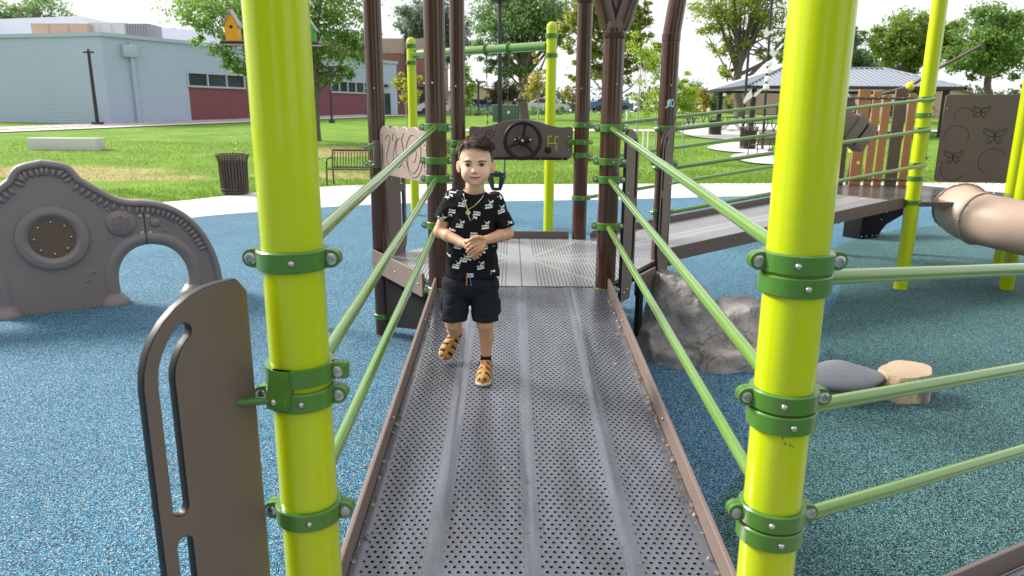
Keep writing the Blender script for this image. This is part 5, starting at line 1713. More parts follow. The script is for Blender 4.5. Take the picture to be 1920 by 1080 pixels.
# ------------------------------------------------------------------ birdhouses on a board behind the left lime post
def birdhouses():
    Y = 5.6
    bx = at(527, 90, Y)
    z = at(437, 78, Y).z
    t = thing('birdhouse_pole', (bx.x, Y, 0), 'slim brown pole with a cross board carrying two birdhouses', 'pole')
    b = MB(); b.cyl((bx.x, Y, -.2), (bx.x, Y, z), .04, n=20); b.build('pole', ['brown paint'], t)
    b = MB(); xl, xr = at(420, 80, Y).x, at(602, 82, Y).x
    b.box(((xl + xr) / 2, Y, z - .012), (xr - xl, .16, .024), bev=.004); b.build('cross_board', ['brown paint'], t)
    for u0, u1, vt, vb, mt, rf, nm in ((425, 449, 19, 77, 'birdhouse yellow', 'grey roof plastic', 'bright yellow birdhouse with a round hole left of the lime post'), (566, 591, 30, 82, 'birdhouse green', 'grey roof plastic', 'bright green birdhouse half hidden by the lime post')):
        x0, x1 = at(u0, 60, Y).x, at(u1, 60, Y).x
        xc, wd = (x0 + x1) / 2, x1 - x0
        h = at(437, vt, Y).z - z
        hb = thing('birdhouse', (xc, Y, z), nm, 'birdhouse', 'birdhouses on the cross board')
        b = MB()
        hw, e = wd / 2, h * .62
        sec = [(-hw, 0), (hw, 0), (hw, e), (0, h - .012), (-hw, e)]
        dp = hw * .7
        vs = [(xc + x, Y - dp, z + zz) for x, zz in sec] + [(xc + x, Y + dp, z + zz) for x, zz in sec]
        b.add(vs, [(0, 1, 2, 3, 4), (9, 8, 7, 6, 5)] + [(i, 5 + i, 5 + (i + 1) % 5, (i + 1) % 5) for i in range(5)])
        b.build('box', [mt], hb)
        b = MB()
        for sg in (-1, 1):
            p0 = Vector((xc + sg * (hw + .014), 0, z + e - .024)); p1 = Vector((xc, 0, z + h))
            dn = Vector((0, 0, -.012))
            vs = [Vector((q.x, Y + y, q.z)) + o for y in (-dp - .012, dp + .012) for q in (p0, p1) for o in (Vector(), dn)]
            b.add([tuple(v) for v in vs], [(0, 2, 6, 4), (1, 5, 7, 3), (0, 1, 3, 2), (4, 6, 7, 5), (0, 4, 5, 1), (2, 3, 7, 6)])
        b.build('roof', [rf], hb)
        b = MB(); b.cyl((xc, Y - dp - .002, z + h * .46), (xc, Y - dp + .01, z + h * .46), .012, n=20); b.build('entrance_hole', ['dark groove'], hb)
birdhouses()

# ------------------------------------------------------------------ pavilion and what stands in it
def ter(x, y): return terrain(x, y)
def pavilion():
    x0, x1, y0, y1 = 12.2, 23.6, 38.6, 46.0
    g = ter(16, 40)
    ze = at(1382, 161, y0).z; zr = at(1440, 128, 42.3).z
    t = thing('pavilion', ((x0 + x1) / 2, (y0 + y1) / 2, g), 'open picnic pavilion with a grey blue standing seam hip roof', 'pavilion')
    b = MB()
    ra, rb = Vector((x0 + 3.1, (y0 + y1) / 2, zr)), Vector((x1 - 2.6, (y0 + y1) / 2, zr))
    c = [Vector((x0, y0, ze)), Vector((x1, y0, ze)), Vector((x1, y1, ze)), Vector((x0, y1, ze))]
    b.add([tuple(v) for v in c + [ra, rb]], [(0, 1, 5, 4), (1, 2, 5), (2, 3, 4, 5), (3, 0, 4), (3, 2, 1, 0)])
    n = 40
    for i in range(1, n):
        x = x0 + (x1 - x0) * i / n
        k = min(1, (x - x0) / (ra.x - x0), (x1 - x) / (x1 - rb.x))
        for yy in (y0, y1): b.tube([(x, yy, ze + .03), (x, yy + (ra.y - yy) * k, ze + (zr - ze) * k + .03)], .028, 4, caps=False)
    for i in range(1, 26):
        y = y0 + (y1 - y0) * i / 26; k = 1 - abs(y - ra.y) / (ra.y - y0)
        b.tube([(x0, y, ze + .03), (x0 + (ra.x - x0) * k, y, ze + (zr - ze) * k + .03)], .028, 4, caps=False)
    for p, q in ((c[0], ra), (c[3], ra), (c[1], rb), (c[2], rb), (ra, rb)): b.tube([p + Vector((0, 0, .03)), q + Vector((0, 0, .05))], .06, 6)
    b.build('roof', ['pavilion roof'], t)
    b = MB()
    for p, q in ((c[0], c[1]), (c[1], c[2]), (c[2], c[3]), (c[3], c[0])):
        m_ = (p + q) / 2; d = q - p
        b.box(m_ + Vector((0, 0, -.06)), (abs(d.x) + .1 or .1, abs(d.y) + .1 or .1, .16))
    b.build('fascia', ['dark metal'], t)
    for x in (x0 + .6, x0 + 5.4, x1 - .6):
        for y in (y0 + .6, y1 - .6):
            b = MB(); b.box((x, y, (g - .3 + ze) / 2), (.24, .24, ze - g + .3)); b.build('post', ['dark metal'], t)
pavilion()
for k, pts in enumerate((((1275, 246), (1300, 257), (1350, 262), (1420, 263), (1470, 260), (1640, 250), (1640, 237), (1440, 233), (1300, 231)), ((1328, 277), (1345, 284), (1400, 288), (1440, 284), (1440, 273), (1380, 269)), ((1370, 296), (1410, 308), (1480, 310), (1500, 296), (1440, 286), (1400, 288)))):
    ps = [Vector((q[0], q[1], terrain(q[0], q[1]))) for q in smoothline([tuple(ong(u, v)[:2]) for u, v in pts], 6, True)]
    bm = bmesh.new(); vs = [bm.verts.new((p.x, p.y, p.z + .05 + .004 * k)) for p in ps]; f = bm.faces.new(vs); f.normal_update()
    if f.normal.z < 0: f.normal_flip()
    me = bpy.data.meshes.new('pavilion_floor'); bm.to_mesh(me); bm.free(); me.materials.append(MAT['concrete'])
    tag(link('pavilion_floor' if k == 0 else 'concrete_pad', me), 'pale concrete floor by the pavilion', kind='structure')
q = ong(1340, 254); slat_bin('litter_bin', (q.x, q.y, q.z), 'brown litter bin in front of the left pavilion post', .36, .95, full=False)
q = ong(1401, 281); slat_bin('litter_bin', (q.x, q.y, q.z), 'brown litter bin on the round pad right of the pavilion posts', .33, .92, full=False)
q = ong(1430, 296); bench((q.x, q.y, q.z + .05), radians(200), 'small mesh backed bench beside the pavilion bin', .9)
def picnic_table(pos, rot, label):
    t = thing('picnic_table', pos, label, 'picnic table', 'picnic tables round the pavilion')
    b0 = Vector(pos); R = Matrix.Rotation(rot, 3, 'Z')
    W = lambda x, y, z: b0 + R @ Vector((x, y, z))
    b = MB(); b.box(W(0, 0, .76), (1.9, .75, .05), R=R, bev=.01); b.build('tabletop', ['dark metal'], t)
    for sg in (-1, 1):
        b = MB(); b.box(W(0, sg * .68, .45), (1.9, .27, .045), R=R, bev=.01); b.build('seat', ['dark metal'], t)
    for x in (-.65, .65):
        b = MB(); b.tube([W(x, -.70, .43), W(x, -.45, .02), W(x, -.2, .40), W(x, -.25, .74), W(x, .25, .74), W(x, .2, .40), W(x, .45, .02), W(x, .70, .43)], .032, 6); b.build('frame', ['dark metal'], t)
for i, (u, v, r_, lb) in enumerate(((1278, 236, .1, 'dark picnic table at the left end of the pavilion'), (1372, 246, 1.2, 'dark picnic table by the near left pavilion post'), (1423, 248, .2, 'dark picnic table behind the bird sculpture pole'), (1310, 231, .3, 'dark picnic table at the far left of the pavilion floor'), (1520, 246, .1, 'dark picnic table under the middle of the pavilion'), (1600, 246, .2, 'dark picnic table under the right of the pavilion'))):
    q = ong(u, v); picnic_table((q.x, q.y, q.z + .06), r_, lb)
def bird_sculpture():
    Y = 30.0
    q = at(1437, 250, Y); g = ter(q.x, Y)
    t = thing('bird_sculpture', (q.x, Y, g), 'pair of thin dark poles with white birds and beads by the pavilion', 'sculpture')
    b = MB()
    for ub, ut, vt in ((1391, 1404, 92), (1431, 1447, 0)):
        p0, p1 = at(ub, 262, Y), at(ut, vt, Y)
        b.tube([(p0.x, Y, ter(p0.x, Y) - .1), (p1.x, Y, p1.z)], .055, 8)
    b.tube([at(1404, 93, Y), at(1430, 94, Y)], .035, 6)
    b.build('pole', ['dark metal'], t)
    for u, v in ((1442, 120), (1441, 133), (1439, 148), (1437, 163)):
        b = MB(); b.lathe([(.06, -.12), (.12, -.06), (.12, .06), (.06, .12)], at(u, v, Y), 12); b.build('bead', ['white paint'], t)
    def wing(pts, th=.03):
        b = MB()
        vs = [at(u, v, Y - .1 + th * s_) for s_ in (-1, 1) for u, v in pts]; n = len(pts)
        b.add([tuple(p) for p in vs], [tuple(range(n)), tuple(range(2 * n - 1, n - 1, -1))] + [(i, n + i, n + (i + 1) % n, (i + 1) % n) for i in range(n)])
        b.build('bird', ['white paint'], t)
    wing(((1396, 184), (1400, 176), (1408, 169), (1410, 163), (1409, 175), (1416, 176), (1408, 184), (1400, 190), (1395, 195), (1393, 190)))
    wing(((1409, 178), (1422, 170), (1434, 162), (1428, 170), (1416, 182)))
    for u, v in ((1440, 62), (1452, 100)): wing(((u - 10, v), (u - 2, v - 12), (u + 1, v - 3), (u + 10, v - 6), (u + 3, v + 3), (u - 2, v + 8)))
bird_sculpture()

# ------------------------------------------------------------------ distant houses and cars
def house(x, y, w_, d_, h, rh, wall, label, gable=True, rot=0.0):
    g = ter(x, y) - .3
    t = thing('house', (x, y, g), label, 'house')
    R = Matrix.Rotation(rot, 3, 'Z')
    W = lambda a, b_, c: Vector((x, y, g)) + R @ Vector((a, b_, c))
    b = MB()
    hw, hd = w_ / 2, d_ / 2
    vs = [W(-hw, -hd, 0), W(hw, -hd, 0), W(hw, hd, 0), W(-hw, hd, 0), W(-hw, -hd, h), W(hw, -hd, h), W(hw, hd, h), W(-hw, hd, h), W(0, -hd, h + rh), W(0, hd, h + rh)]
    b.add([tuple(v) for v in vs], [(0, 1, 5, 8, 4), (2, 3, 7, 9, 6), (1, 2, 6, 5), (3, 0, 4, 7)])
    b.build('wall', [wall], t)
    b = MB()
    for sg in (-1, 1):
        v_ = [W(sg * (hw + .4), -hd - .4, h - .25), W(sg * (hw + .4), hd + .4, h - .25), W(0, hd + .4, h + rh + .06), W(0, -hd - .4, h + rh + .06)]
        v2 = [p + Vector((0, 0, .15)) for p in v_]
        b.add([tuple(p) for p in v_ + v2], [(0, 1, 2, 3), (7, 6, 5, 4), (0, 4, 5, 1), (1, 5, 6, 2), (2, 6, 7, 3), (3, 7, 4, 0)])
    b.build('roof', ['roof shingle'], t)
    for xx in (-.45, .3):
        b = MB(); b.box(W(xx * hw, -hd - .03, h * .55), (1.3, .1, 1.3), R=R); f = b.build('window', ['window frame'], t)
        b = MB(); b.box(W(xx * hw, -hd - .07, h * .55), (1.1, .08, 1.1), R=R); b.build('pane', ['window glass'], f)
house(27.5, 86, 12, 12, 2.1, 1.6, 'tan wall', 'tan gabled house seen under the left of the pavilion roof')
house(37.5, 80, 9, 10, 2.0, 1.5, 'white wall', 'white gabled house behind the bird sculpture')
house(50, 92, 14, 12, 2.4, 1.6, 'tan wall', 'tan house far behind the right of the pavilion')
house(-6.5, 135, 15, 12, 3.2, 2.2, 'tan wall', 'long salmon coloured building far behind the swing')
def car(x, y, rot, paint, label):
    g = ter(x, y) + .06
    t = thing('parked_car', (x, y, g), label, 'car', 'cars in the distant car park')
    R = Matrix.Rotation(rot, 3, 'Z'); W = lambda a, b_, c: Vector((x, y, g)) + R @ Vector((a, b_, c))
    def loft(b, prof, hw, mi=0):
        n = len(prof)
        b.add([tuple(W(a, s_ * hw * (1 - .12 * max(0, (c - .8))), c)) for s_ in (-1, 1) for a, c in prof], [tuple(range(n)), tuple(range(2 * n - 1, n - 1, -1))] + [(i, n + i, n + (i + 1) % n, (i + 1) % n) for i in range(n)], mi)
    b = MB(); loft(b, [(-2.2, .35), (2.2, .35), (2.25, .62), (2.05, .82), (1.2, .95), (.55, 1.42), (-.9, 1.48), (-1.7, 1.02), (-2.2, .95)], .88); b.build('body', [paint], t)
    b = MB(); loft(b, [(1.05, .97), (.55, 1.36), (-.85, 1.41), (-1.5, 1.02)], .895); b.build('window', ['car glass'], t)
    for a in (-1.35, 1.35):
        for s_ in (-1, 1):
            b = MB(); b.cyl(W(a, s_ * .70, .33), W(a, s_ * .90, .33), .33, n=20); b.build('wheel', ['black rubber'], t)
for x, y, r_, p_, lb in ((-3.2, 72.5, .1, 'car blue', 'blue car parked left of the lamp post far away'), (-7.2, 73, .05, 'car silver', 'silver car at the left of the distant car park'), (3.5, 74, .1, 'car silver', 'silver car parked right of the big grey trunk'), (16.5, 75.5, .1, 'car silver', 'silver car parked behind the fork post'), (10.0, 75.0, .1, 'car blue', 'blue car parked between the yellow saplings')):
    car(x, y, r_, p_, lb)
# ------------------------------------------------------------------ trees
def leaf_mesh(name, P, size, cols, rng, parent, mat='leaves', hang=.3):
    """many small pointed leaves, each its own little face with its own tint"""
    n = len(P)
    a = rng.normal(size=(n, 3)); a[:, 2] -= hang; a /= np.linalg.norm(a, axis=1)[:, None]
    b_ = rng.normal(size=(n, 3)); b_ -= (b_ * a).sum(1)[:, None] * a; b_ /= np.linalg.norm(b_, axis=1)[:, None]
    s_ = size * rng.uniform(.6, 1.35, n)[:, None]
    v = np.stack([P - a * s_ * .5, P + b_ * s_ * .33, P + a * s_ * .55, P - b_ * s_ * .33], 1).reshape(-1, 3)
    me = bpy.data.meshes.new(name)
    me.vertices.add(4 * n); me.vertices.foreach_set('co', v.ravel().astype(np.float32))
    me.loops.add(4 * n); me.loops.foreach_set('vertex_index', np.arange(4 * n, dtype=np.int32))
    me.polygons.add(n); me.polygons.foreach_set('loop_start', np.arange(0, 4 * n, 4, dtype=np.int32)); me.polygons.foreach_set('loop_total', np.full(n, 4, np.int32))
    me.update()
    ca = me.color_attributes.new('Col', 'FLOAT_COLOR', 'POINT')
    cols = np.array(cols)
    k = rng.choice(len(cols), n)
    c = cols[k] * rng.uniform(.72, 1.28, n)[:, None]
    c = np.concatenate([np.clip(c, 0, 1), np.ones((n, 1))], 1)
    ca.data.foreach_set('color', np.repeat(c, 4, 0).ravel().astype(np.float32))
    me.materials.append(MAT[mat])
    return link(name, me, parent)

G_MID = [(0.169, 0.299, 0.067), (0.208, 0.349, 0.084), (0.140, 0.248, 0.067), (0.269, 0.402, 0.102)]
G_DEEP = [(0.166, 0.276, 0.107), (0.204, 0.325, 0.122), (0.136, 0.237, 0.096), (0.266, 0.381, 0.149)]
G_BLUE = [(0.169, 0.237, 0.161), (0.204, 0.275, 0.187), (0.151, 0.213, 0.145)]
G_LIME = [(0.337, 0.488, 0.069), (0.426, 0.565, 0.086), (0.267, 0.412, 0.064), (0.497, 0.565, 0.077)]
G_TURN = [(.200, .290, .055), (.260, .330, .065), (.380, .370, .070), (.165, .245, .050), (.420, .360, .070)]
G_YEL = [(.46, .42, .06), (.42, .42, .07), (.50, .42, .06), (.34, .38, .06)]
G_GOLD = [(.40, .34, .07), (.34, .33, .07), (.42, .33, .06)]
TREE_ID = [0]
def tree(name, label, u, vb, Y, r0, crown, nleaf, lsize, cols, bark='bark', forks=(), clump=.16, per=60, group=None, hang=.3, trunk_top=None, lean=0.0, limbs=14):
    TREE_ID[0] += 1
    nleaf = int(nleaf * 1.25); clump = clump * .92; lsize = lsize * .80; per = int(per * 1.5)
    rng = np.random.default_rng(100 + TREE_ID[0]); rnd = random.Random(200 + TREE_ID[0])
    b0 = at(u, vb, Y)
    z0 = terrain(b0.x, Y) - .1
    base = Vector((b0.x, Y, z0))
    t = thing(name, base, label, 'tree', group)
    zc = at(960, 216, Y).length
    px = Y / cos(PITCH) * cos(PITCH) ** 2 / F_PX if False else Y * .972 / F_PX
    E_ = []
    for (cu, cv, ru, rv) in crown:
        c = at(cu, cv, Y)
        dy = min(ru, rv) * px
        c = c + Vector((0, rnd.uniform(-.5, .5) * ru * px * .6, 0))
        E_.append((np.array(c), np.array((ru * px, ru * px * .8, rv * px))))
    wts = np.array([e[1].prod() ** .75 for e in E_]); wts /= wts.sum()
    ncl = max(6, nleaf // per)
    which = rng.choice(len(E_), ncl, p=wts)
    d = rng.normal(size=(ncl, 3)); d /= np.linalg.norm(d, axis=1)[:, None]
    rad = rng.uniform(.05, 1, ncl) ** .45
    cc = np.array([E_[k][0] for k in which]) + d * rad[:, None] * np.array([E_[k][1] for k in which])
    big = np.array([E_[k][1].mean() for k in which])
    sp_ = clump * big * rng.uniform(.6, 1.5, ncl)
    pick = rng.integers(0, ncl, nleaf)
    P = cc[pick] + rng.normal(size=(nleaf, 3)) * sp_[pick][:, None] * np.array([1, 1, .72])
    leaf_mesh('crown', P - np.array(base), lsize, cols, rng, t, hang=hang)
    # trunk, forks and limbs that run out to the clumps
    b = MB()
    top = Vector(E_[0][0]) if trunk_top is None else at(trunk_top[0], trunk_top[1], Y)
    k = 8
    spine = [base + (top - base) * (i / k) + Vector((rnd.uniform(-1, 1), rnd.uniform(-1, 1), 0)) * r0 * .35 * (0 < i < k) for i in range(k + 1)]
    b.tube([spine[0] + Vector((0, 0, -.2))] + spine, [r0 * 1.35] + [r0 * (1.15 - .75 * i / k) for i in range(k + 1)], 12)
    for (fu, fv, r_) in forks:
        q = at(fu, fv, Y) + Vector((0, rnd.uniform(-.5, .5), 0))
        st = spine[rnd.randint(3, 5)]
        m_ = (st + q) / 2 + Vector((rnd.uniform(-.2, .2), 0, -.06 * (q - st).length))
        b.tube(smoothline([st, m_, q], 5), [r_ * (1 - .6 * i / 10) for i in range(11)], 8)
    sel = rng.choice(ncl, min(limbs, ncl), replace=False)
    for i in sel:
        q = Vector(cc[i])
        st = spine[rnd.randint(4, 8)]
        m_ = (st + q) / 2 + Vector((0, 0, .05 * (q - st).length))
        r_ = r0 * .28
        b.tube(smoothline([st, m_, q], 4), [r_ * (1 - .8 * j / 8) for j in range(9)], 6)
    b.build('trunk', [bark], t, ang=70)
    return t
big = 'large park trees'
tree('shade_tree', 'leafy shade tree with drooping green boughs behind the left lime post', 592, 232, 33, .20, [(520, 20, 170, 45), (420, 30, 75, 42), (392, 62, 40, 26), (462, 112, 62, 32), (500, 60, 90, 60), (610, 60, 95, 70), (655, 70, 45, 50), (600, 118, 60, 34), (488, 140, 30, 24), (470, 160, 18, 14), (640, 132, 30, 22), (560, -40, 180, 40), (590, 165, 22, 22), (672, 90, 22, 26), (345, 15, 20, 16)], 30000, .155, G_MID, clump=.14, forks=((655, 90, .07), (640, 125, .06), (450, 60, .09), (520, 10, .1)), group=big, trunk_top=(590, 20), limbs=30)
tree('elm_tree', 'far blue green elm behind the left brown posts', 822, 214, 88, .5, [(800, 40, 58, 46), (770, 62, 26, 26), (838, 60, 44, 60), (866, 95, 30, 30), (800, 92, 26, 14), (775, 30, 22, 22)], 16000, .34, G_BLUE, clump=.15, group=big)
tree('grey_trunked_tree', 'tall tree with a thick grey trunk straight behind the steering panel', 982, 215, 58, .44, [(980, 30, 100, 34), (930, 62, 50, 30), (1030, 55, 55, 28), (985, -10, 80, 30), (900, 95, 30, 18), (955, 88, 40, 22), (1040, 84, 34, 14), (960, 132, 50, 20), (930, 120, 26, 22)], 21000, .25, G_DEEP, clump=.13, forks=((925, 55, .18), (960, 20, .2), (1010, 30, .2), (1050, 50, .16), (985, 0, .2), (1030, 90, .12), (940, 110, .10)), group=big, trunk_top=(984, 75), limbs=40, hang=.1)
tree('turning_tree', 'tree turning yellow between the brown posts on the right', 1150, 226, 40, .17, [(1120, 30, 60, 36), (1085, 55, 36, 32), (1160, 65, 56, 50), (1205, 40, 30, 40), (1090, 100, 34, 26), (1085, 145, 24, 22), (1150, 130, 46, 28), (1210, 110, 34, 30), (1245, 90, 22, 26), (1130, -10, 70, 26)], 20000, .20, G_TURN, clump=.13, forks=((1090, 70, .07), (1200, 60, .07), (1100, 130, .05), (1205, 140, .05)), group=big, trunk_top=(1150, 60), limbs=24)
tree('open_crowned_tree', 'large airy tree with bare leaning limbs above the pavilion', 1385, 216, 62, .42, [(1340, 30, 52, 36), (1410, 22, 70, 40), (1460, 50, 44, 40), (1320, 72, 30, 22), (1370, 92, 42, 22), (1400, -20, 100, 30), (1490, 90, 36, 30), (1440, 100, 30, 20), (1365, 132, 24, 12)], 13500, .25, G_TURN[:2] + G_LIME[:1] + G_TURN[2:3], clump=.17, forks=((1345, 20, .22), (1375, -10, .26), (1410, 20, .24), (1450, 10, .22), (1470, 70, .2), (1330, 70, .1), (1500, 60, .18), (1420, 60, .2)), group=big, trunk_top=(1386, 60), limbs=40)
tree('rounded_tree', 'rounded green tree with yellowing tips at the right behind the pavilion roof', 1690, 218, 60, .30, [(1690, 75, 50, 44), (1655, 90, 32, 28), (1720, 60, 36, 36), (1700, 115, 44, 24), (1740, 95, 34, 34), (1640, 60, 18, 14), (1770, 80, 40, 40)], 19000, .27, G_MID[:3] + G_TURN[:3] + G_LIME[:1], clump=.15, group=big)
tree('dark_tree', 'darker tree beside the right lime post behind the pavilion', 1600, 216, 75, .30, [(1598, 95, 28, 44), (1615, 125, 40, 24), (1570, 115, 34, 30), (1650, 135, 46, 16), (1590, 60, 16, 20)], 10000, .34, G_BLUE + G_DEEP[:2], clump=.17, group=big)
tree('backdrop_tree', 'big tree at the far right beyond the photograph', 1850, 216, 55, .3, [(1850, 70, 60, 60), (1900, 100, 50, 50), (1810, 110, 40, 40)], 12000, .28, G_MID, clump=.16, group=big)
tree('backdrop_tree', 'big tree over the far left end of the grey building', 60, 216, 72, .3, [(70, 30, 60, 40), (20, 50, 50, 40)], 7000, .3, G_DEEP, clump=.16, group=big)
sap = 'young trees on the lawn'
tree('sapling', 'small bright yellow sapling left of the lime swing post', 764, 238, 36, .035, [(760, 160, 22, 24), (748, 150, 12, 18), (768, 185, 20, 14), (772, 145, 12, 14)], 1700, .13, G_YEL + G_LIME[:1], 'pale bark', clump=.22, group=sap, limbs=6)
tree('sapling', 'slim golden sapling with a white wrapped stem beside the right swing post', 1010, 226, 38, .05, [(1008, 155, 18, 34), (998, 175, 14, 16), (1015, 130, 10, 18), (1004, 110, 8, 12)], 1500, .13, G_GOLD + G_YEL[:1], 'pale bark', clump=.24, group=sap, limbs=8)
tree('sapling', 'tiny orange sapling far away left of the right rear post', 1064, 203, 66, .06, [(1064, 182, 7, 17), (1064, 170, 5, 8)], 700, .16, G_GOLD, 'pale bark', clump=.3, group=sap, limbs=4)
tree('sapling', 'thin airy green sapling between the two right brown posts', 1190, 300, 24.5, .030, [(1215, 110, 32, 34), (1205, 160, 26, 30), (1230, 185, 28, 26), (1195, 85, 20, 26), (1222, 215, 20, 16), (1225, 140, 22, 22)], 2600, .085, G_LIME + G_MID[:1], 'pale bark', clump=.24, group=sap, limbs=18, trunk_top=(1204, 90))
tree('sapling', 'bushy bright lime sapling just right of the bent brown post', 1282, 274, 28.5, .035, [(1280, 185, 24, 26), (1262, 165, 16, 26), (1296, 200, 18, 18), (1270, 205, 20, 14), (1285, 140, 10, 16)], 3600, .10, G_LIME, 'pale bark', clump=.22, group=sap, limbs=10)
tree('sapling', 'slender grey stemmed sapling right beside the fork post', 1228, 290, 26, .028, [(1232, 170, 12, 24), (1240, 200, 10, 14)], 500, .08, G_LIME, 'pale bark', clump=.3, group=sap, limbs=5)
tree('column_tree', 'narrow dark green columnar tree under the pavilion roof', 1369, 214, 78, .15, [(1368, 190, 8, 22), (1369, 172, 6, 14)], 1600, .22, G_DEEP, clump=.3, group='clipped trees by the houses', limbs=4)
tree('column_tree', 'narrow golden columnar tree beside the dark one under the pavilion roof', 1379, 214, 76, .12, [(1379, 190, 7, 18), (1378, 178, 5, 12)], 1300, .2, G_GOLD, clump=.3, group='clipped trees by the houses', limbs=4)
tree('column_tree', 'golden round tree seen left of the pavilion post', 1320, 214, 72, .12, [(1319, 186, 10, 18)], 1300, .22, G_GOLD, clump=.3, group='clipped trees by the houses', limbs=4)
tree('column_tree', 'dark round tree between the golden one and the tan gable', 1336, 214, 74, .15, [(1337, 188, 12, 18), (1300, 180, 14, 24)], 2200, .24, G_DEEP, clump=.28, group='clipped trees by the houses', limbs=4)
tree('spruce_tree', 'lime green tree hidden between the left brown posts', 878, 214, 70, .25, [(876, 165, 14, 26), (870, 140, 12, 20), (868, 190, 20, 14)], 4200, .22, G_LIME[:2] + G_MID[:2], clump=.25, group=big, limbs=6)
tree('scrub_tree', 'brownish tree left of the grey trunk', 945, 212, 84, .2, [(940, 172, 26, 22), (925, 188, 18, 14), (960, 180, 18, 18)], 4500, .28, [(.13, .12, .05), (.10, .11, .05), (.17, .14, .05)], clump=.22, group=big, limbs=8)
# unseen trees added behind the camera to darken and streak the glossy paint
def behind():
    for i, (x, y, r_, h_) in enumerate(((-15.5, -11, 4.4, 3.6), (-10, -15, 4.6, 4.0), (-5.2, -16.5, 4.2, 3.8), (5.2, -14.5, 4.6, 3.9), (9.5, -17, 4.6, 4.2), (21, -3, 3.8, 3.4))):
        TREE_ID[0] += 1
        rng = np.random.default_rng(500 + i)
        t = thing('shade_tree', (x, y, 0), ('unseen broad tree added behind the camera to the far left', 'unseen broad tree added behind the camera', 'unseen broad tree added behind the camera to the right', 'unseen broad tree added behind the camera to the far right', 'unseen broad tree added left of the play area', 'unseen broad tree added right of the play area')[i], 'tree', 'unseen trees added for reflections')
        n = 5200
        d = rng.normal(size=(n, 3)); d /= np.linalg.norm(d, axis=1)[:, None]
        P = d * np.array((r_, r_, h_)) * (rng.uniform(.2, 1, n) ** .4)[:, None] * (1 + .25 * np.sin(d[:, :1] * 7 + i) * np.cos(d[:, 2:3] * 6)) + np.array((0, 0, h_ + 1.0))
        leaf_mesh('crown', P, .30, G_DEEP, rng, t)
        b = MB(); b.tube([(x, y, -.3), (x + .1, y, 2.4), (x - .1, y, 5)], [.3, .24, .12], 12); b.build('trunk', ['bark'], t)
behind()
# the far belt of trees reads as one mass: soft bluish green
def far_belt():
    rng = np.random.default_rng(77)
    P = []
    for k in range(150):
        x = rng.uniform(-150, 190); y = rng.uniform(125, 170)
        h = rng.uniform(3.2, 6.5) * (1.0 if x > 0 else 1.15)
        r = rng.uniform(3, 6)
        n = 330
        d = rng.normal(size=(n, 3)); d /= np.linalg.norm(d, axis=1)[:, None]
        P.append(np.array((x, y, 1.4 + h * .5)) + d * np.array((r, r, h * .62)) * (rng.uniform(.3, 1, n) ** .4)[:, None])
    P = np.concatenate(P); P = P[P[:, 2] > .5]
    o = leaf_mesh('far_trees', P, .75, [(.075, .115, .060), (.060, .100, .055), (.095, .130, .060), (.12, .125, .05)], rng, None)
    tag(o, 'distant belt of trees along the far side of the park', 'trees', kind='stuff')
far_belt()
def hedge():
    rng = np.random.default_rng(5)
    P = []
    for u, v, Y, r in ((885, 206, 66, .7), (905, 206, 66, .6), (968, 204, 68, .7), (1000, 206, 66, .6), (1020, 205, 66, .6), (1150, 213, 60, .5), (870, 207, 66, .6), (1035, 205, 66, .5)):
        c = np.array(at(u, v, Y)); c[2] = terrain(c[0], Y) + .3
        P.append(c + rng.normal(size=(260, 3)) * np.array((r * 1.4, .4, r * .4)))
    o = leaf_mesh('shrubs', np.concatenate(P), .2, G_DEEP, rng, None); tag(o, 'low dark shrubs along the distant car park', 'shrubs', kind='stuff')
hedge()

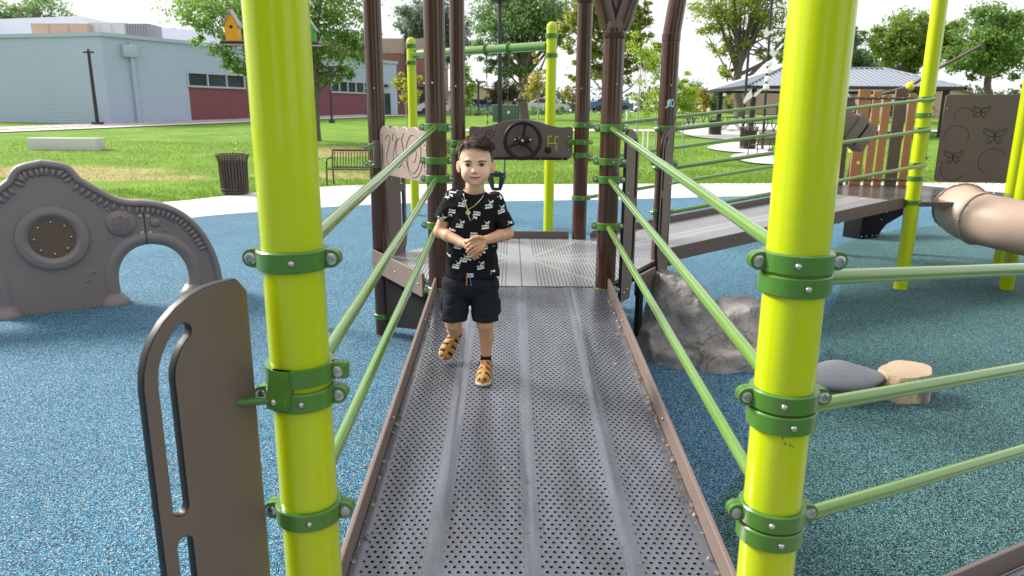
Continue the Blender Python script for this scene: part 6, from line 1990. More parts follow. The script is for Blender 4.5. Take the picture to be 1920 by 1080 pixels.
# ------------------------------------------------------------------ grass blades where the lawn meets the walk, fallen leaves
def blades():
    rng = np.random.default_rng(11)
    pts = []
    oe = [Vector(p) for p in outer]
    n = 0
    for i in range(len(oe) - 1):
        a, b_ = oe[i], oe[i + 1]; L = (b_ - a).length
        if a.x < -15 or a.x > 13: continue
        nn = Vector((-(b_ - a).y, (b_ - a).x)).normalized()
        if nn.y < 0: nn = -nn
        for k in range(int(L * 900)):
            q = a + (b_ - a) * rng.random() + nn * (rng.random() ** 1.6) * 3.2
            pts.append((q.x, q.y))
    P = np.array(pts)
    extra = np.stack([rng.uniform(-22, 16, 42000), 17.5 + rng.random(42000) ** 1.5 * 14], 1)
    inside = extra[:, 1] > 18.3
    P = np.concatenate([P, extra[inside]])
    n = len(P)
    Z = np.array([terrain(x, y) for x, y in P])
    h = rng.uniform(.035, .085, n); th = rng.uniform(0, 2 * pi, n); w_ = rng.uniform(.004, .009, n) * (1 + (P[:, 1] - 15) * .05)
    ln = rng.normal(size=(n, 2)) * .025
    B = np.column_stack([P, Z])
    dx = np.column_stack([np.cos(th) * w_, np.sin(th) * w_, np.zeros(n)])
    v = np.stack([B - dx, B + dx, B + np.column_stack([ln, h])], 1).reshape(-1, 3)
    me = bpy.data.meshes.new('grass')
    me.vertices.add(3 * n); me.vertices.foreach_set('co', v.ravel().astype(np.float32))
    me.loops.add(3 * n); me.loops.foreach_set('vertex_index', np.arange(3 * n, dtype=np.int32))
    me.polygons.add(n); me.polygons.foreach_set('loop_start', np.arange(0, 3 * n, 3, dtype=np.int32)); me.polygons.foreach_set('loop_total', np.full(n, 3, np.int32))
    me.update()
    ca = me.color_attributes.new('Col', 'FLOAT_COLOR', 'POINT')
    cols = np.array([(.145, .25, .03), (.19, .30, .04), (.115, .20, .025), (.23, .32, .05)])
    c = cols[rng.choice(4, n)] * rng.uniform(.8, 1.2, n)[:, None]
    dryk = np.zeros(n)
    for (px, py, rx, ry) in ((-13.3, 20.2, 4.2, 1.7), (-10.2, 19.0, 2.5, .8), (-7.0, 27.5, 2.6, 2.6), (-5.2, 19.8, 2.6, .8)):
        dryk = np.maximum(dryk, 1.2 - np.sqrt(((P[:, 0] - px) / rx) ** 2 + ((P[:, 1] - py) / ry) ** 2))
    dm = rng.random(n) < np.clip(dryk * 1.6, 0, .85)
    c[dm] = np.array((.36, .30, .13)) * rng.uniform(.7, 1.2, dm.sum())[:, None]
    c = np.concatenate([c, np.ones((n, 1))], 1)
    ca.data.foreach_set('color', np.repeat(c, 3, 0).ravel().astype(np.float32))
    me.materials.append(MAT['grass blades'])
    o = link('grass', me); tag(o, 'tufts of green grass along the edge of the walk', 'grass', kind='stuff')
blades()
def litter():
    rng = np.random.default_rng(4)
    P = []
    for k in range(120):
        p = ong(rng.uniform(150, 460), 243 + 45 * rng.random() ** 1.7); P.append((p.x, p.y, p.z + .06))
    for k in range(60):
        p = ong(rng.uniform(600, 1440), rng.uniform(250, 335)); P.append((p.x, p.y, p.z + .05))
    o = leaf_mesh('fallen_leaves', np.array(P), .07, [(.55, .50, .32), (.45, .40, .20), (.6, .58, .45)], rng, None); tag(o, 'pale fallen leaves scattered on the lawn', 'leaves', kind='stuff')
    P = []
    for k in range(46):
        x, y = rng.uniform(.8, 4.5), rng.uniform(1.9, 5.5); P.append((x, y, .012))
    for k in range(24):
        x, y = rng.uniform(-4, -.8), rng.uniform(2, 8); P.append((x, y, .008))
    for k in range(150):             # dry bits caught along the curbs of the ramp
        y = rng.uniform(1.8, 4.2); sd = 1 if rng.random() < .7 else -1
        P.append((X0 + sd * (.535 - abs(rng.normal()) * .012), y, rampz(y) + .006))
    for k in range(26):
        y = rng.uniform(1.8, 4.2); P.append((X0 + rng.uniform(-.5, .5), y, rampz(y) + .008))
    o = leaf_mesh('leaf_debris', np.array(P), .018, [(.45, .40, .30), (.30, .22, .14), (.55, .52, .44)], rng, None, hang=0); tag(o, 'dry leaf scraps on the rubber', 'leaves', kind='stuff')
litter()
# stakes round the saplings
def stakes():
    for u, vb, vt, lb in ((1172, 292, 206, 'thin pale stake left of the fork post'), (1205, 285, 243, 'short pale stake beside the near hand hold panel'), (1214, 280, 245, 'short pale stake nearest the bent post')):
        q = ong(u, vb); top = at(u, vt, q.y)
        b = MB(); b.cyl((q.x, q.y, q.z - .1), (q.x, q.y, top.z), .03, n=8)
        o = b.build('stake', ['white paint'], origin=(q.x, q.y, q.z)); tag(o, lb, 'stake', 'pale stakes by the saplings')
stakes()
# ------------------------------------------------------------------ the child
class Field:
    """signed distances sampled on a grid; shapes are blended in one after the other"""
    def __init__(s, lo, hi, h):
        s.h = h; s.lo = np.array(lo, float)
        s.n = np.ceil((np.array(hi) - s.lo) / h).astype(int) + 1
        s.V = np.full(s.n, 1.0, np.float32)
        s.ax = [s.lo[i] + h * np.arange(s.n[i]) for i in range(3)]
    def box(s, a, b):
        i0 = np.clip(np.floor((np.array(a) - s.lo) / s.h).astype(int), 0, s.n - 1); i1 = np.clip(np.ceil((np.array(b) - s.lo) / s.h).astype(int) + 1, 1, s.n)
        sl = tuple(slice(i0[i], max(i0[i] + 1, i1[i])) for i in range(3))
        X, Y, Z = np.meshgrid(*[s.ax[i][sl[i]] for i in range(3)], indexing='ij', sparse=True)
        return sl, X, Y, Z
    def put(s, sl, d, k, op):
        V = s.V[sl]
        if op == 'u':
            h = np.maximum(k - np.abs(V - d), 0) / k if k else 0
            r = np.minimum(V, d) - (h * h * k * .25 if k else 0)
        else:
            d = -d
            h = np.maximum(k - np.abs(V - d), 0) / k if k else 0
            r = np.maximum(V, d) + (h * h * k * .25 if k else 0)
        s.V[sl] = r
    def cap(s, a, b, ra, rb, k=.01, op='u'):
        a, b = np.array(a, float), np.array(b, float); m_ = max(ra, rb) + k + .012
        sl, X, Y, Z = s.box(np.minimum(a, b) - m_, np.maximum(a, b) + m_)
        ab = b - a; L2 = max((ab * ab).sum(), 1e-9)
        t = np.clip(((X - a[0]) * ab[0] + (Y - a[1]) * ab[1] + (Z - a[2]) * ab[2]) / L2, 0, 1)
        d = np.sqrt((X - a[0] - t * ab[0]) ** 2 + (Y - a[1] - t * ab[1]) ** 2 + (Z - a[2] - t * ab[2]) ** 2) - (ra + (rb - ra) * t)
        s.put(sl, d, k, op)
    def ell(s, c, r, k=.01, op='u', R=None):
        c, r = np.array(c, float), np.array(r, float); m_ = (max(r) if R is not None else r) + k + .012
        sl, X, Y, Z = s.box(c - m_, c + m_)
        x, y, z = X - c[0], Y - c[1], Z - c[2]
        if R is not None:
            x, y, z = (R[0][0] * x + R[0][1] * y + R[0][2] * z, R[1][0] * x + R[1][1] * y + R[1][2] * z, R[2][0] * x + R[2][1] * y + R[2][2] * z)
        k0 = np.sqrt((x / r[0]) ** 2 + (y / r[1]) ** 2 + (z / r[2]) ** 2); k1 = np.sqrt((x / r[0] ** 2) ** 2 + (y / r[1] ** 2) ** 2 + (z / r[2] ** 2) ** 2)
        s.put(sl, k0 * (k0 - 1) / np.maximum(k1, 1e-6), k, op)
    def chain(s, pts, rs, k=.004):
        for i in range(len(pts) - 1): s.cap(pts[i], pts[i + 1], rs[i], rs[i + 1], k)
    def mesh(s):
        return surface_nets(s.V, s.lo, s.h)
def skinmesh(name, vs, fs, mat, col, parent, origin, smooth=1, label=None):
    fs = np.asarray(fs)
    for it in range(smooth):             # light relaxation
        acc = np.zeros_like(vs); cnt = np.zeros(len(vs))
        for i in range(4):
            for j in (1, 3):
                np.add.at(acc, fs[:, i], vs[fs[:, (i + j) % 4]]); np.add.at(cnt, fs[:, i], 1)
        vs = vs * .5 + acc / np.maximum(cnt, 1)[:, None] * .5
    me = bpy.data.meshes.new(name)
    me.from_pydata((vs - np.array(origin)).tolist(), [], fs.tolist())
    for p in me.polygons: p.use_smooth = True
    if col is not None:
        ca = me.color_attributes.new('Col', 'FLOAT_COLOR', 'POINT')
        c = np.concatenate([np.clip(col, 0, 1), np.ones((len(vs), 1))], 1)
        ca.data.foreach_set('color', c.ravel().astype(np.float32))
    me.materials.append(MAT[mat])
    return link(name, me, parent, None, label), vs
def sstep(x, a, b):
    t = np.clip((x - a) / (b - a), 0, 1); return t * t * (3 - 2 * t)
def wob(P, f, seed):
    q = P * f
    return (np.sin(q[..., 0] + 1.3 * np.sin(q[..., 2] * .8 + seed) + seed * 2.1) * np.sin(q[..., 2] * 1.1 + .9 * np.sin(q[..., 1] + seed) + seed) + np.sin(q[..., 1] * 1.2 + q[..., 0] * .7 + seed * 3.3)) * .5

def child():
    YH, YT = 3.115, 3.14
    eye = at(890.5, 310, YH - .09)
    HX, HZ = eye.x, eye.z
    def hp(x, f, z): return (HX + x, YH - .09 - f + .0, HZ + z)          # head coordinates: right, forward, up from between the eyes
    g = (at(885, 700, YT).x, 3.10, rampz(3.10))
    t = thing('person', g, 'small boy in a black printed T-shirt and dark shorts walking down the ramp', 'person')
    A = lambda u, v, Y: np.array(at(u, v, Y))
    # ---- joints, read off the photograph at their depths
    shL, shR = A(849, 374, YT + .01), A(926, 378, YT + .01)
    elL, elR = A(825, 434, YT), A(951, 438, YT)
    wrL, wrR = A(868, 456, 3.035), A(911, 450, 3.015)
    hipL, hipR = A(862, 545, YT), A(905, 545, YT)
    knL, knR = A(850, 606, 3.10), A(909.5, 606, 3.10)
    anR = A(911, 668, 3.145)
    anL = A(856, 624, 3.30)
    F_ = Field((-.42, 2.90, .42), (.12, 3.42, HZ + .15), .0028)
    # ---- head
    F_.ell(hp(0, -.085, .030), (.072, .092, .082), .01)
    F_.ell(hp(0, -.062, -.016), (.0595, .066, .068), .02)
    for s_ in (-1, 1):
        F_.ell(hp(s_ * .0275, -.025, -.039), (.0295, .031, .029), .022)
        F_.ell(hp(s_ * .022, -.001, .018), (.020, .008, .007), .012)
    F_.ell(hp(0, -.030, -.058), (.037, .036, .0285), .018)
    F_.ell(hp(0, -.006, -.072), (.015, .012, .011), .014)
    for s_ in (-1, 1): F_.ell(hp(s_ * .029, .014, .000), (.016, .012, .0095), .010, 'd')
    F_.cap(hp(0, -.002, .006), hp(0, .0085, -.020), .0065, .0085, .012)
    F_.ell(hp(0, .0115, -.0255), (.0088, .0080, .0070), .006)
    for s_ in (-1, 1): F_.ell(hp(s_ * .0092, .0055, -.0275), (.0062, .0078, .0058), .005)
    for s_ in (-1, 1): F_.ell(hp(s_ * .021, .004, -.0498), (.0045, .006, .0022), .003, 'd')
    for s_ in (-1, 1): F_.ell(hp(s_ * .0055, .0085, -.0335), (.0026, .003, .0026), .002, 'd')
    F_.ell(hp(0, .0015, -.0475), (.0240, .0085, .0046), .005)
    F_.ell(hp(0, .0010, -.0572), (.0195, .0085, .0054), .005)
    F_.ell(hp(0, .0095, -.0522), (.0235, .0070, .0024), .002, 'd')
    for s_ in (-1, 1):
        R = np.array(Matrix.Rotation(s_ * radians(28), 3, 'Z').to_3x3())
        F_.ell(hp(s_ * .0755, -.078, -.010), (.0065, .0165, .0245), .005, R=R)
        F_.ell(hp(s_ * .0800, -.067, -.005), (.0058, .0090, .0145), .003, 'd', R=R)
        F_.ell(hp(s_ * .0715, -.072, -.030), (.0055, .008, .008), .005, R=R)
    neck = A(889, 372, YT + .005)
    F_.cap(hp(0, -.086, -.050), neck, .0385, .0425, .008)
    # ---- trunk (under the clothes), arms and legs
    ch = A(886, 410, YT); be = A(885, 500, YT)
    F_.ell(A(887, 385, YT + .005), (.085, .055, .05), .03)
    F_.ell(ch, (.092, .062, .10), .03); F_.ell(be, (.092, .064, .11), .03); F_.ell(A(884, 535, YT), (.092, .060, .05), .03)
    F_.cap(neck, shL, .035, .034, .02); F_.cap(neck, shR, .035, .034, .02)
    for sh, el, wr in ((shL, elL, wrL), (shR, elR, wrR)):
        F_.cap(sh, el, .034, .0275, .01)
        fm = el * .62 + wr * .38
        F_.cap(el, fm, .0275, .0265, .008); F_.cap(fm, wr, .0265, .0185, .008)
    for hip, kn in ((hipL, knL), (hipR, knR)):
        F_.cap(hip, kn, .046, .0345, .01); F_.ell(kn + np.array((0, -.012, .0)), (.026, .022, .030), .015)
    cf = knR * .58 + anR * .42 + np.array((.004, .014, 0))
    F_.cap(knR, cf, .0345, .0345, .012); F_.cap(cf, anR, .0345, .0215, .012)
    cf = knL * .6 + anL * .4 + np.array((0, .004, -.012))
    F_.cap(knL, cf, .0345, .034, .012); F_.cap(cf, anL, .034, .0225, .012)
    # ---- hands: image-right hand laid over the other, fingers folded down across it
    pl = A(897, 455, 2.985)
    F_.cap(wrR, pl, .0175, .0165, .008)
    for k_, (p, q) in enumerate((((902, 447), (893, 451)), ((904, 451), (895, 457)), ((905, 456), (898, 463)), ((907, 460), (902, 467)))):
        F_.cap(A(*p, 2.988), A(*q, 2.972), .0105, .0082, .006)
    fing = [[(893, 451, 2.972), (884, 455, 2.957), (876.5, 461, 2.962), (873.5, 465.5, 2.972)],
            [(895, 457, 2.970), (885.5, 462, 2.953), (878, 468.5, 2.958), (875.5, 472.5, 2.966)],
            [(898, 463, 2.971), (889, 468.5, 2.955), (882, 474, 2.960), (879.5, 477.5, 2.968)],
            [(902, 467, 2.974), (894.5, 472.5, 2.960), (888.5, 477, 2.964), (886, 480, 2.970)]]
    for i, f in enumerate(fing):
        r0 = (.0074, .0076, .0072, .0064)[i]
        P_ = [A(*q) for q in f]
        for a in range(3): F_.cap(P_[a], P_[a + 1], r0 * (1 - .08 * a), r0 * (1 - .08 * (a + 1)), .0016 if a else .003)
    th = [A(905, 446, 2.985), A(896, 444.5, 2.966), A(887, 447, 2.957), A(880.5, 450.5, 2.958)]
    for a in range(3): F_.cap(th[a], th[a + 1], (.0100, .0085, .0078)[a], (.0085, .0078, .0066)[a], .002)
    F_.cap(wrL, A(880, 460, 3.002), .0180, .0175, .008)
    for k_, (p, q) in enumerate((((876, 452), (886, 459)), ((876, 458), (886, 466)), ((877, 463), (886, 471)))): F_.cap(A(*p, 3.0), A(*q, 2.992), .0105, .0085, .006)
    for f in ([(886, 461, 2.992), (897, 468, 2.990), (904, 471.5, 2.994)], [(886, 467, 2.992), (895, 474.5, 2.988), (901, 478, 2.992)], [(885, 471, 2.994), (891, 479, 2.990), (896, 483, 2.994)], [(882, 472, 2.998), (886.5, 481, 2.994), (890, 485.5, 2.998)]):
        P_ = [A(*q) for q in f]
        for a in range(2): F_.cap(P_[a], P_[a + 1], .0073 - .0004 * a, .0069 - .0006 * a, .0016)
    tl = [A(873, 453, 3.0), A(879, 452, 2.975), A(885, 454.5, 2.968)]
    for a in range(2): F_.cap(tl[a], tl[a + 1], (.0095, .0080)[a], (.0080, .0068)[a], .002)
    vs, fs = F_.mesh()
    # ---- skin colour: lips, cheeks, ears, shaved sides; plus painted face light, nostril and mouth shade
    def skin_col(vs):
        x, f, z = vs[:, 0] - HX, (YH - .09) - vs[:, 1], vs[:, 2] - HZ
        c = np.tile(np.array((.58, .320, .190)), (len(vs), 1))
        facek = sstep(z, -.15, -.10)
        c = c + facek[:, None] * (np.array((.74, .475, .345)) - c)  # paler face, raised further to stand in for light on it
        chk = np.exp(-(((np.abs(x) - .037) / .016) ** 2 + ((z + .034) / .016) ** 2)) * (f > -.06) * facek
        c = c + (chk * .6)[:, None] * (np.array((.72, .33, .25)) - c)
        lip = (np.exp(-((x / .0235) ** 4)) * (sstep(z, -.0635, -.061) * (1 - sstep(z, -.0455, -.0435)))) * (f > -.015)
        c = c + (lip * .8)[:, None] * (np.array((.58, .25, .22)) - c)
        mo = np.exp(-((x / .0225) ** 4) - ((z + .0526 - 8.0 * x * x) / .0026) ** 2) * (f > -.015)  # shade in the gap between the lips, painted dark
        c = c + (mo * .8)[:, None] * (np.array((.13, .04, .04)) - c)
        no = sum(np.exp(-(((x - s_ * .0055) / .003) ** 2 + ((z + .0338) / .0022) ** 2)) for s_ in (-1, 1)) * (f > .0)  # nostril shade painted into the skin colour
        c = c + np.clip(no * .7, 0, 1)[:, None] * (np.array((.16, .06, .045)) - c)
        ear = sstep(np.abs(x), .068, .076) * (z < .025) * (z > -.05) * (f < -.04)
        c = c + (ear * .7)[:, None] * (np.array((.70, .27, .18)) - c)
        # hair-bearing scalp: close-cut sides that thin out downwards
        side = sstep(-f, .035, .055) * sstep(z, -.004, .045)
        front = sstep(z, .070 - .012 * sstep(x, .01, .04), .082)
        sc = np.maximum(side, front) * (z > -.02)
        c = c + (np.clip(sc, 0, 1) * .9)[:, None] * (np.array((.095, .062, .045)) - c)
        n_ = wob(vs, 90.0, 1.0) * .03 + wob(vs, 260.0, 2.0) * .02
        knee = np.exp(-((vs - knR) ** 2).sum(1) / .035 ** 2) + np.exp(-((vs - knL) ** 2).sum(1) / .035 ** 2)
        c = c + (np.clip(knee, 0, 1) * .35)[:, None] * (np.array((.40, .20, .14)) - c)
        return c * (1 + n_)[:, None]
    body, bv = skinmesh('body', vs, fs, 'skin', skin_col(vs), t, g, 1)
    bvh = bvhtree.BVHTree.FromPolygons([Vector(p) for p in bv.tolist()], [list(map(int, f)) for f in fs])
    def onface(x, z, off=.0):
        h = bvh.ray_cast(Vector((HX + x, YH - .09 - .08, HZ + z)), Vector((0, 1, 0)))
        p = h[0] if h[0] is not None else Vector(hp(x, 0, z))
        return p + Vector((0, -off, 0))
    # ---- eyes, lashes, brows
    def polyface(b, pts, off, mi, bulge=0.0, rings=4):
        cx = sum(p[0] for p in pts) / len(pts); cz = sum(p[1] for p in pts) / len(pts); n = len(pts)
        vs_ = []
        for r_ in range(rings):
            k = 1 - r_ / rings
            for p in pts: vs_.append(onface(cx + (p[0] - cx) * k, cz + (p[1] - cz) * k, off + bulge * (1 - k * k)))
        vs_.append(onface(cx, cz, off + bulge))
        fs_ = [(r_ * n + i, r_ * n + (i + 1) % n, (r_ + 1) * n + (i + 1) % n, (r_ + 1) * n + i) for r_ in range(rings - 1) for i in range(n)] + [((rings - 1) * n + i, (rings - 1) * n + (i + 1) % n, rings * n) for i in range(n)]
        b.add([tuple(p) for p in vs_], fs_, mi)
    for s_ in (-1, 1):
        ex, ez = s_ * .0292 - .0005, .000 + (.0008 if s_ > 0 else -.0008)
        up_ = lambda q: .0057 * (1 - abs(q) ** 2.2) + .0010 * q * s_ * 1.0
        dn_ = lambda q: -.0043 * (1 - abs(q) ** 2.0) + .0010 * q * s_
        W_ = .0136
        alm = [(ex + W_ * q, ez + dn_(q)) for q in np.linspace(-1, 1, 13)] + [(ex + W_ * q, ez + up_(q)) for q in np.linspace(1, -1, 13)[1:-1]]
        b = MB(); polyface(b, alm, .0006, 0, .0022)
        iris = []
        for a in np.linspace(0, 2 * pi, 20, endpoint=False):
            x_, z_ = .0068 * cos(a), .0068 * sin(a) + .0006
            q = x_ / W_
            iris.append((ex + x_, ez + min(max(z_, dn_(q) + .0002), up_(q) - .0002)))
        polyface(b, iris, .0026, 1, .0008)
        b.ball(onface(ex + .0014, ez + .0022, .0040), .0008, 2, 8, 6)  # white dot stands in for the catchlight
        b.build('eye', ['eye white', 'iris', 'white paint'], t)
        b = MB()
        b.tube([onface(ex + W_ * q * 1.06, ez + up_(q) + .0006, .0022) for q in np.linspace(-1, 1, 12)], [.0004 + .0011 * (1 - abs(q)) ** .5 for q in np.linspace(-1, 1, 12)], 6)
        b.tube([onface(ex + W_ * q, ez + dn_(q), .0012) for q in np.linspace(-1, 1, 10)], .00035, 5)
        b.build('eyelashes', ['lash'], t)
        b = MB()
        rnd = random.Random(3 + s_)
        for k in range(260):
            q = rnd.uniform(-1, 1)
            x_ = ex + .0005 * s_ + .0165 * q
            z_ = .0155 + .0030 * (1 - (q * s_ - .25) ** 2) - .0022 * max(0, q * s_) + rnd.gauss(0, .0017) * (1 - .6 * max(0, q * s_))
            d_ = Vector((s_ * rnd.uniform(.6, 1.1), 0, rnd.uniform(-.1, .5)))
            p0, p1 = onface(x_, z_, .0004), onface(x_ + d_.x * .0042, z_ + d_.z * .0042, .0010)
            b.tube([p0, p1], [.00040, .0002], 4)
        b.build('eyebrow', ['brow hair'], t)
    # ---- hair: a shaped cap and many combed tufts
    H_ = Field(hp(-.10, -.22 + .02, -.06)[:1] + (YH - .09 - .06,) + (HZ - .07,), (HX + .10, YH - .09 + .22, HZ + .16), .0026)
    H_.ell(hp(0, -.086, .033), (.0755, .0940, .0835), .01)
    H_.ell(hp(.006, -.066, .064), (.064, .080, .044), .02)
    sl, X, Y, Z = H_.box(H_.lo, H_.lo + H_.h * (H_.n - 1))
    x, f, z = X - HX, (YH - .09) - Y, Z - HZ
    hl = .076 - .012 * sstep(x, .012, .040) - .006 * sstep(-x, .02, .05) + .004 * np.sin(x * 230) + 0 * f
    line = hl - np.clip((-f - .030) * 1.6, 0, .060)
    H_.V = np.maximum(H_.V, (line - z).astype(np.float32) * .8)
    P3 = np.stack(np.broadcast_arrays(X, Y, Z), -1)
    H_.V += (wob(P3, 210.0, 3.0) * .0014 + wob(P3, 420.0, 5.0) * .0008).astype(np.float32)
    hv, hf = H_.mesh()
    def hair_col(v):
        z_ = v[:, 2] - HZ; x_ = v[:, 0] - HX
        k = sstep(z_, .035, .085)
        c = np.array((.120, .078, .055)) * (1 - k)[:, None] + np.array((.040, .026, .020)) * k[:, None]
        return c * (1 + .35 * wob(v, 330.0, 4.0))[:, None]
    hair, hv = skinmesh('hair', hv, hf, 'hair', hair_col(hv), t, g, 1)
    hb = bvhtree.BVHTree.FromPolygons([Vector(p) for p in hv.tolist()], [list(map(int, f)) for f in hf])
    rng = np.random.default_rng(21)
    vs_, fs_, cs_ = [], [], []
    def tuft(x, f, z, d, L, w0, c):
        p = Vector(hp(x, f, z)); c0 = Vector(hp(0, -.085, .035))
        h = hb.ray_cast(p + (p - c0).normalized() * .08, -(p - c0).normalized())
        if h[0] is None: return
        p0 = h[0]; nn = h[1]
        d = (d - nn * d.dot(nn)).normalized()
        s_ = d.cross(nn).normalized()
        n = 5
        base = len(vs_)
        lift = rng.uniform(.0, .11)
        for i in range(n + 1):
            q = i / n
            pt = p0 + d * (L * q) + nn * (L * lift * q * (1.2 - q * .9) + .0005) - nn * (L * L * q * q * 2.2)
            w_ = w0 * (1 - q) ** .7 + .0001
            vs_.append(pt - s_ * w_ + nn * 0); vs_.append(pt + nn * w_ * .8); vs_.append(pt + s_ * w_)
            for _ in range(3): cs_.append(c * (1 + .25 * q))
        for i in range(n):
            for j in (0, 1): fs_.append((base + 3 * i + j, base + 3 * i + j + 1, base + 3 * i + j + 4, base + 3 * i + j + 3))
    for k in range(6200):
        a = rng.uniform(0, 2 * pi); r_ = sqrt(rng.random())
        x_, f_ = .074 * r_ * cos(a) + .002, -.078 + .084 * r_ * sin(a)
        z_ = .10
        # combed forward from the crown, sweeping towards the child's left (image right) at the front
        d = Vector((.45 + x_ * 2.0 + rng.normal() * .16 + .25 * sin(x_ * 130 + f_ * 60), -(1.0), .10 + rng.normal() * .12))
        if f_ < -.10: d = Vector((x_ * 8 + rng.normal() * .3, .3 - (f_ + .10) * -6, -.3))
        if abs(x_) > .052: d = Vector((x_ * .5, -.45 + rng.normal() * .25, -.9))
        c = np.array((.034, .022, .017)) * rng.uniform(.4, 1.5) + (np.array((.080, .052, .034)) if (x_ < -.015 and rng.random() < .5) or rng.random() < .06 else 0)  # image-left tufts lightened: sunlit side put into the hair colour
        tuft(x_, f_, z_, d, rng.uniform(.026, .048), rng.uniform(.0006, .0014), c)
    for k in range(190):              # the fringe, longer towards the image right
        x_ = rng.uniform(-.045, .058); f_ = rng.uniform(-.022, -.006)
        d = Vector((.25 + rng.normal() * .25, -.5, -.55 - 5 * max(0, x_)))
        tuft(x_, f_, .085, d, rng.uniform(.014, .022) + .016 * max(0, x_) / .05, rng.uniform(.0005, .0010), np.array((.045, .028, .022)) * rng.uniform(.6, 1.4))
    me = bpy.data.meshes.new('hair_tufts'); me.from_pydata([tuple(Vector(p) - Vector(g)) for p in vs_], [], fs_)
    ca = me.color_attributes.new('Col', 'FLOAT_COLOR', 'POINT')
    ca.data.foreach_set('color', np.concatenate([np.clip(np.array(cs_), 0, 1), np.ones((len(cs_), 1))], 1).ravel().astype(np.float32))
    for p in me.polygons: p.use_smooth = True
    me.materials.append(MAT['hair'])
    ORIG[hair.name] = Vector(g)
    link('hair_tufts', me, hair)
    # ---- T-shirt
    T = Field((-.46, 2.98, HZ - .52), (.16, 3.30, HZ - .06), .0035)
    zh, zs = at(885, 517, YT).z, at(885, 352, YT).z
    sl, X, Y, Z = T.box(T.lo, T.lo + T.h * (T.n - 1))
    zq = [at(885, v, YT).z for v in (530, 515, 480, 440, 410, 385, 366, 356)]
    wq = [.1235, .121, .112, .108, .108, .106, .086, .046]
    dq = [.088, .086, .080, .076, .075, .070, .056, .045]
    cq = [at(u, v, YT).x for u, v in ((884.5, 530), (884.5, 515), (884.5, 480), (885, 440), (886, 410), (887, 385), (888, 366), (889, 356))]
    w_ = np.interp(Z, zq, wq); d_ = np.interp(Z, zq, dq); c_ = np.interp(Z, zq, cq)
    k0 = (np.abs((X - c_) / w_) ** 2.4 + np.abs((Y - YT) / d_) ** 2.4) ** (1 / 2.4)
    T.V = np.minimum(T.V, ((k0 - 1) * np.minimum(w_, d_)).astype(np.float32))
    T.V = np.maximum(T.V, (Z - at(885, 346, YT).z).astype(np.float32) * np.ones_like(T.V))
    T.cap(neck + np.array((0, .006, -.012)), shL + np.array((.004, 0, -.004)), .034, .040, .02); T.cap(neck + np.array((0, .006, -.012)), shR + np.array((-.004, 0, -.004)), .034, .040, .02)
    for sh, el, q, rr in ((shL, elL, A(826.5, 411, YT), .0385), (shR, elR, A(948, 428, YT), .0405)):
        d = el - sh; d /= np.linalg.norm(d)
        mid_ = sh * .3 + q * .7
        # sleeve, cut off square at its hem
        m_ = .09
        e_ = q + d * .03
        lo_, hi_ = np.minimum(sh, e_) - m_, np.maximum(sh, e_) + m_
        sl2, X2, Y2, Z2 = T.box(lo_, hi_)
        L2 = ((e_ - sh) ** 2).sum(); tt = np.clip(((X2 - sh[0]) * (e_ - sh)[0] + (Y2 - sh[1]) * (e_ - sh)[1] + (Z2 - sh[2]) * (e_ - sh)[2]) / L2, 0, 1)
        px_, py_, pz_ = X2 - sh[0] - tt * (e_ - sh)[0], Y2 - sh[1] - tt * (e_ - sh)[1], Z2 - sh[2] - tt * (e_ - sh)[2]
        dd_ = np.sqrt(px_ ** 2 + (py_ / 1.12) ** 2 + pz_ ** 2) - (.043 + (rr - .043) * tt)
        cut = (X2 - q[0]) * d[0] + (Y2 - q[1]) * d[1] + (Z2 - q[2]) * d[2]
        dd_ = np.maximum(dd_, cut)
        T.put(sl2, dd_.astype(np.float32), .016, 'u')
    P3 = np.stack(np.broadcast_arrays(X, Y, Z), -1)
    T.V += (wob(P3 * np.array((1, 1, .7)), 38.0, 1.7) * .0065 + wob(P3 * np.array((1.2, 1, .8)), 75.0, 4.1) * .0038).astype(np.float32)
    hemz = zh + .004 * np.sin(X * 40) + .0
    T.V = np.maximum(T.V, (hemz - Z).astype(np.float32))
    # neckline: a bowl cut round the base of the neck
    T.ell(A(890.5, 344, YT - .010), (.063, .095, .049), .004, 'd')
    tv, tf = T.mesh()
    shirt, tv = skinmesh('t_shirt', tv, tf, 'cloth', np.tile(np.array((.0105, .0105, .0130)), (len(tv), 1)), t, g, 1, None)
    tb = bvhtree.BVHTree.FromPolygons([Vector(p) for p in tv.tolist()], [list(map(int, f)) for f in tf])
    ORIG[shirt.name] = Vector(g)
    def onshirt(x, z, off):
        h = tb.ray_cast(Vector((x, 2.7, z)), Vector((0, 1, 0)))
        return None if h[0] is None else h[0] + h[1] * off
    # printed marks: lettering over a bar, with a leaping cat beside it, tumbling in two ways
    cat = [(-.012, -.004), (-.006, .000), (-.001, .003), (.004, .0045), (.006, .009), (.0085, .0075), (.0115, .0085), (.012, .0055), (.0145, .0042), (.012, .0025), (.009, .002), (.0065, -.001), (.009, -.0035), (.011, -.0062), (.009, -.0065), (.0055, -.004), (.001, -.003), (-.004, -.0045), (-.009, -.0085), (-.0125, -.0098), (-.012, -.008), (-.009, -.0055)]
    tail = [(-.004, .0005), (-.010, .0035), (-.015, .008), (-.0165, .0135), (-.0148, .013), (-.013, .0085), (-.0085, .0052), (-.002, .003)]
    tm = text_mesh('PUMA', .0145, .0006, .18)
    tmv = [(v.co.x, v.co.y) for v in tm.vertices]; tmf = [list(p.vertices) for p in tm.polygons]
    wt = max(p[0] for p in tmv) - min(p[0] for p in tmv)
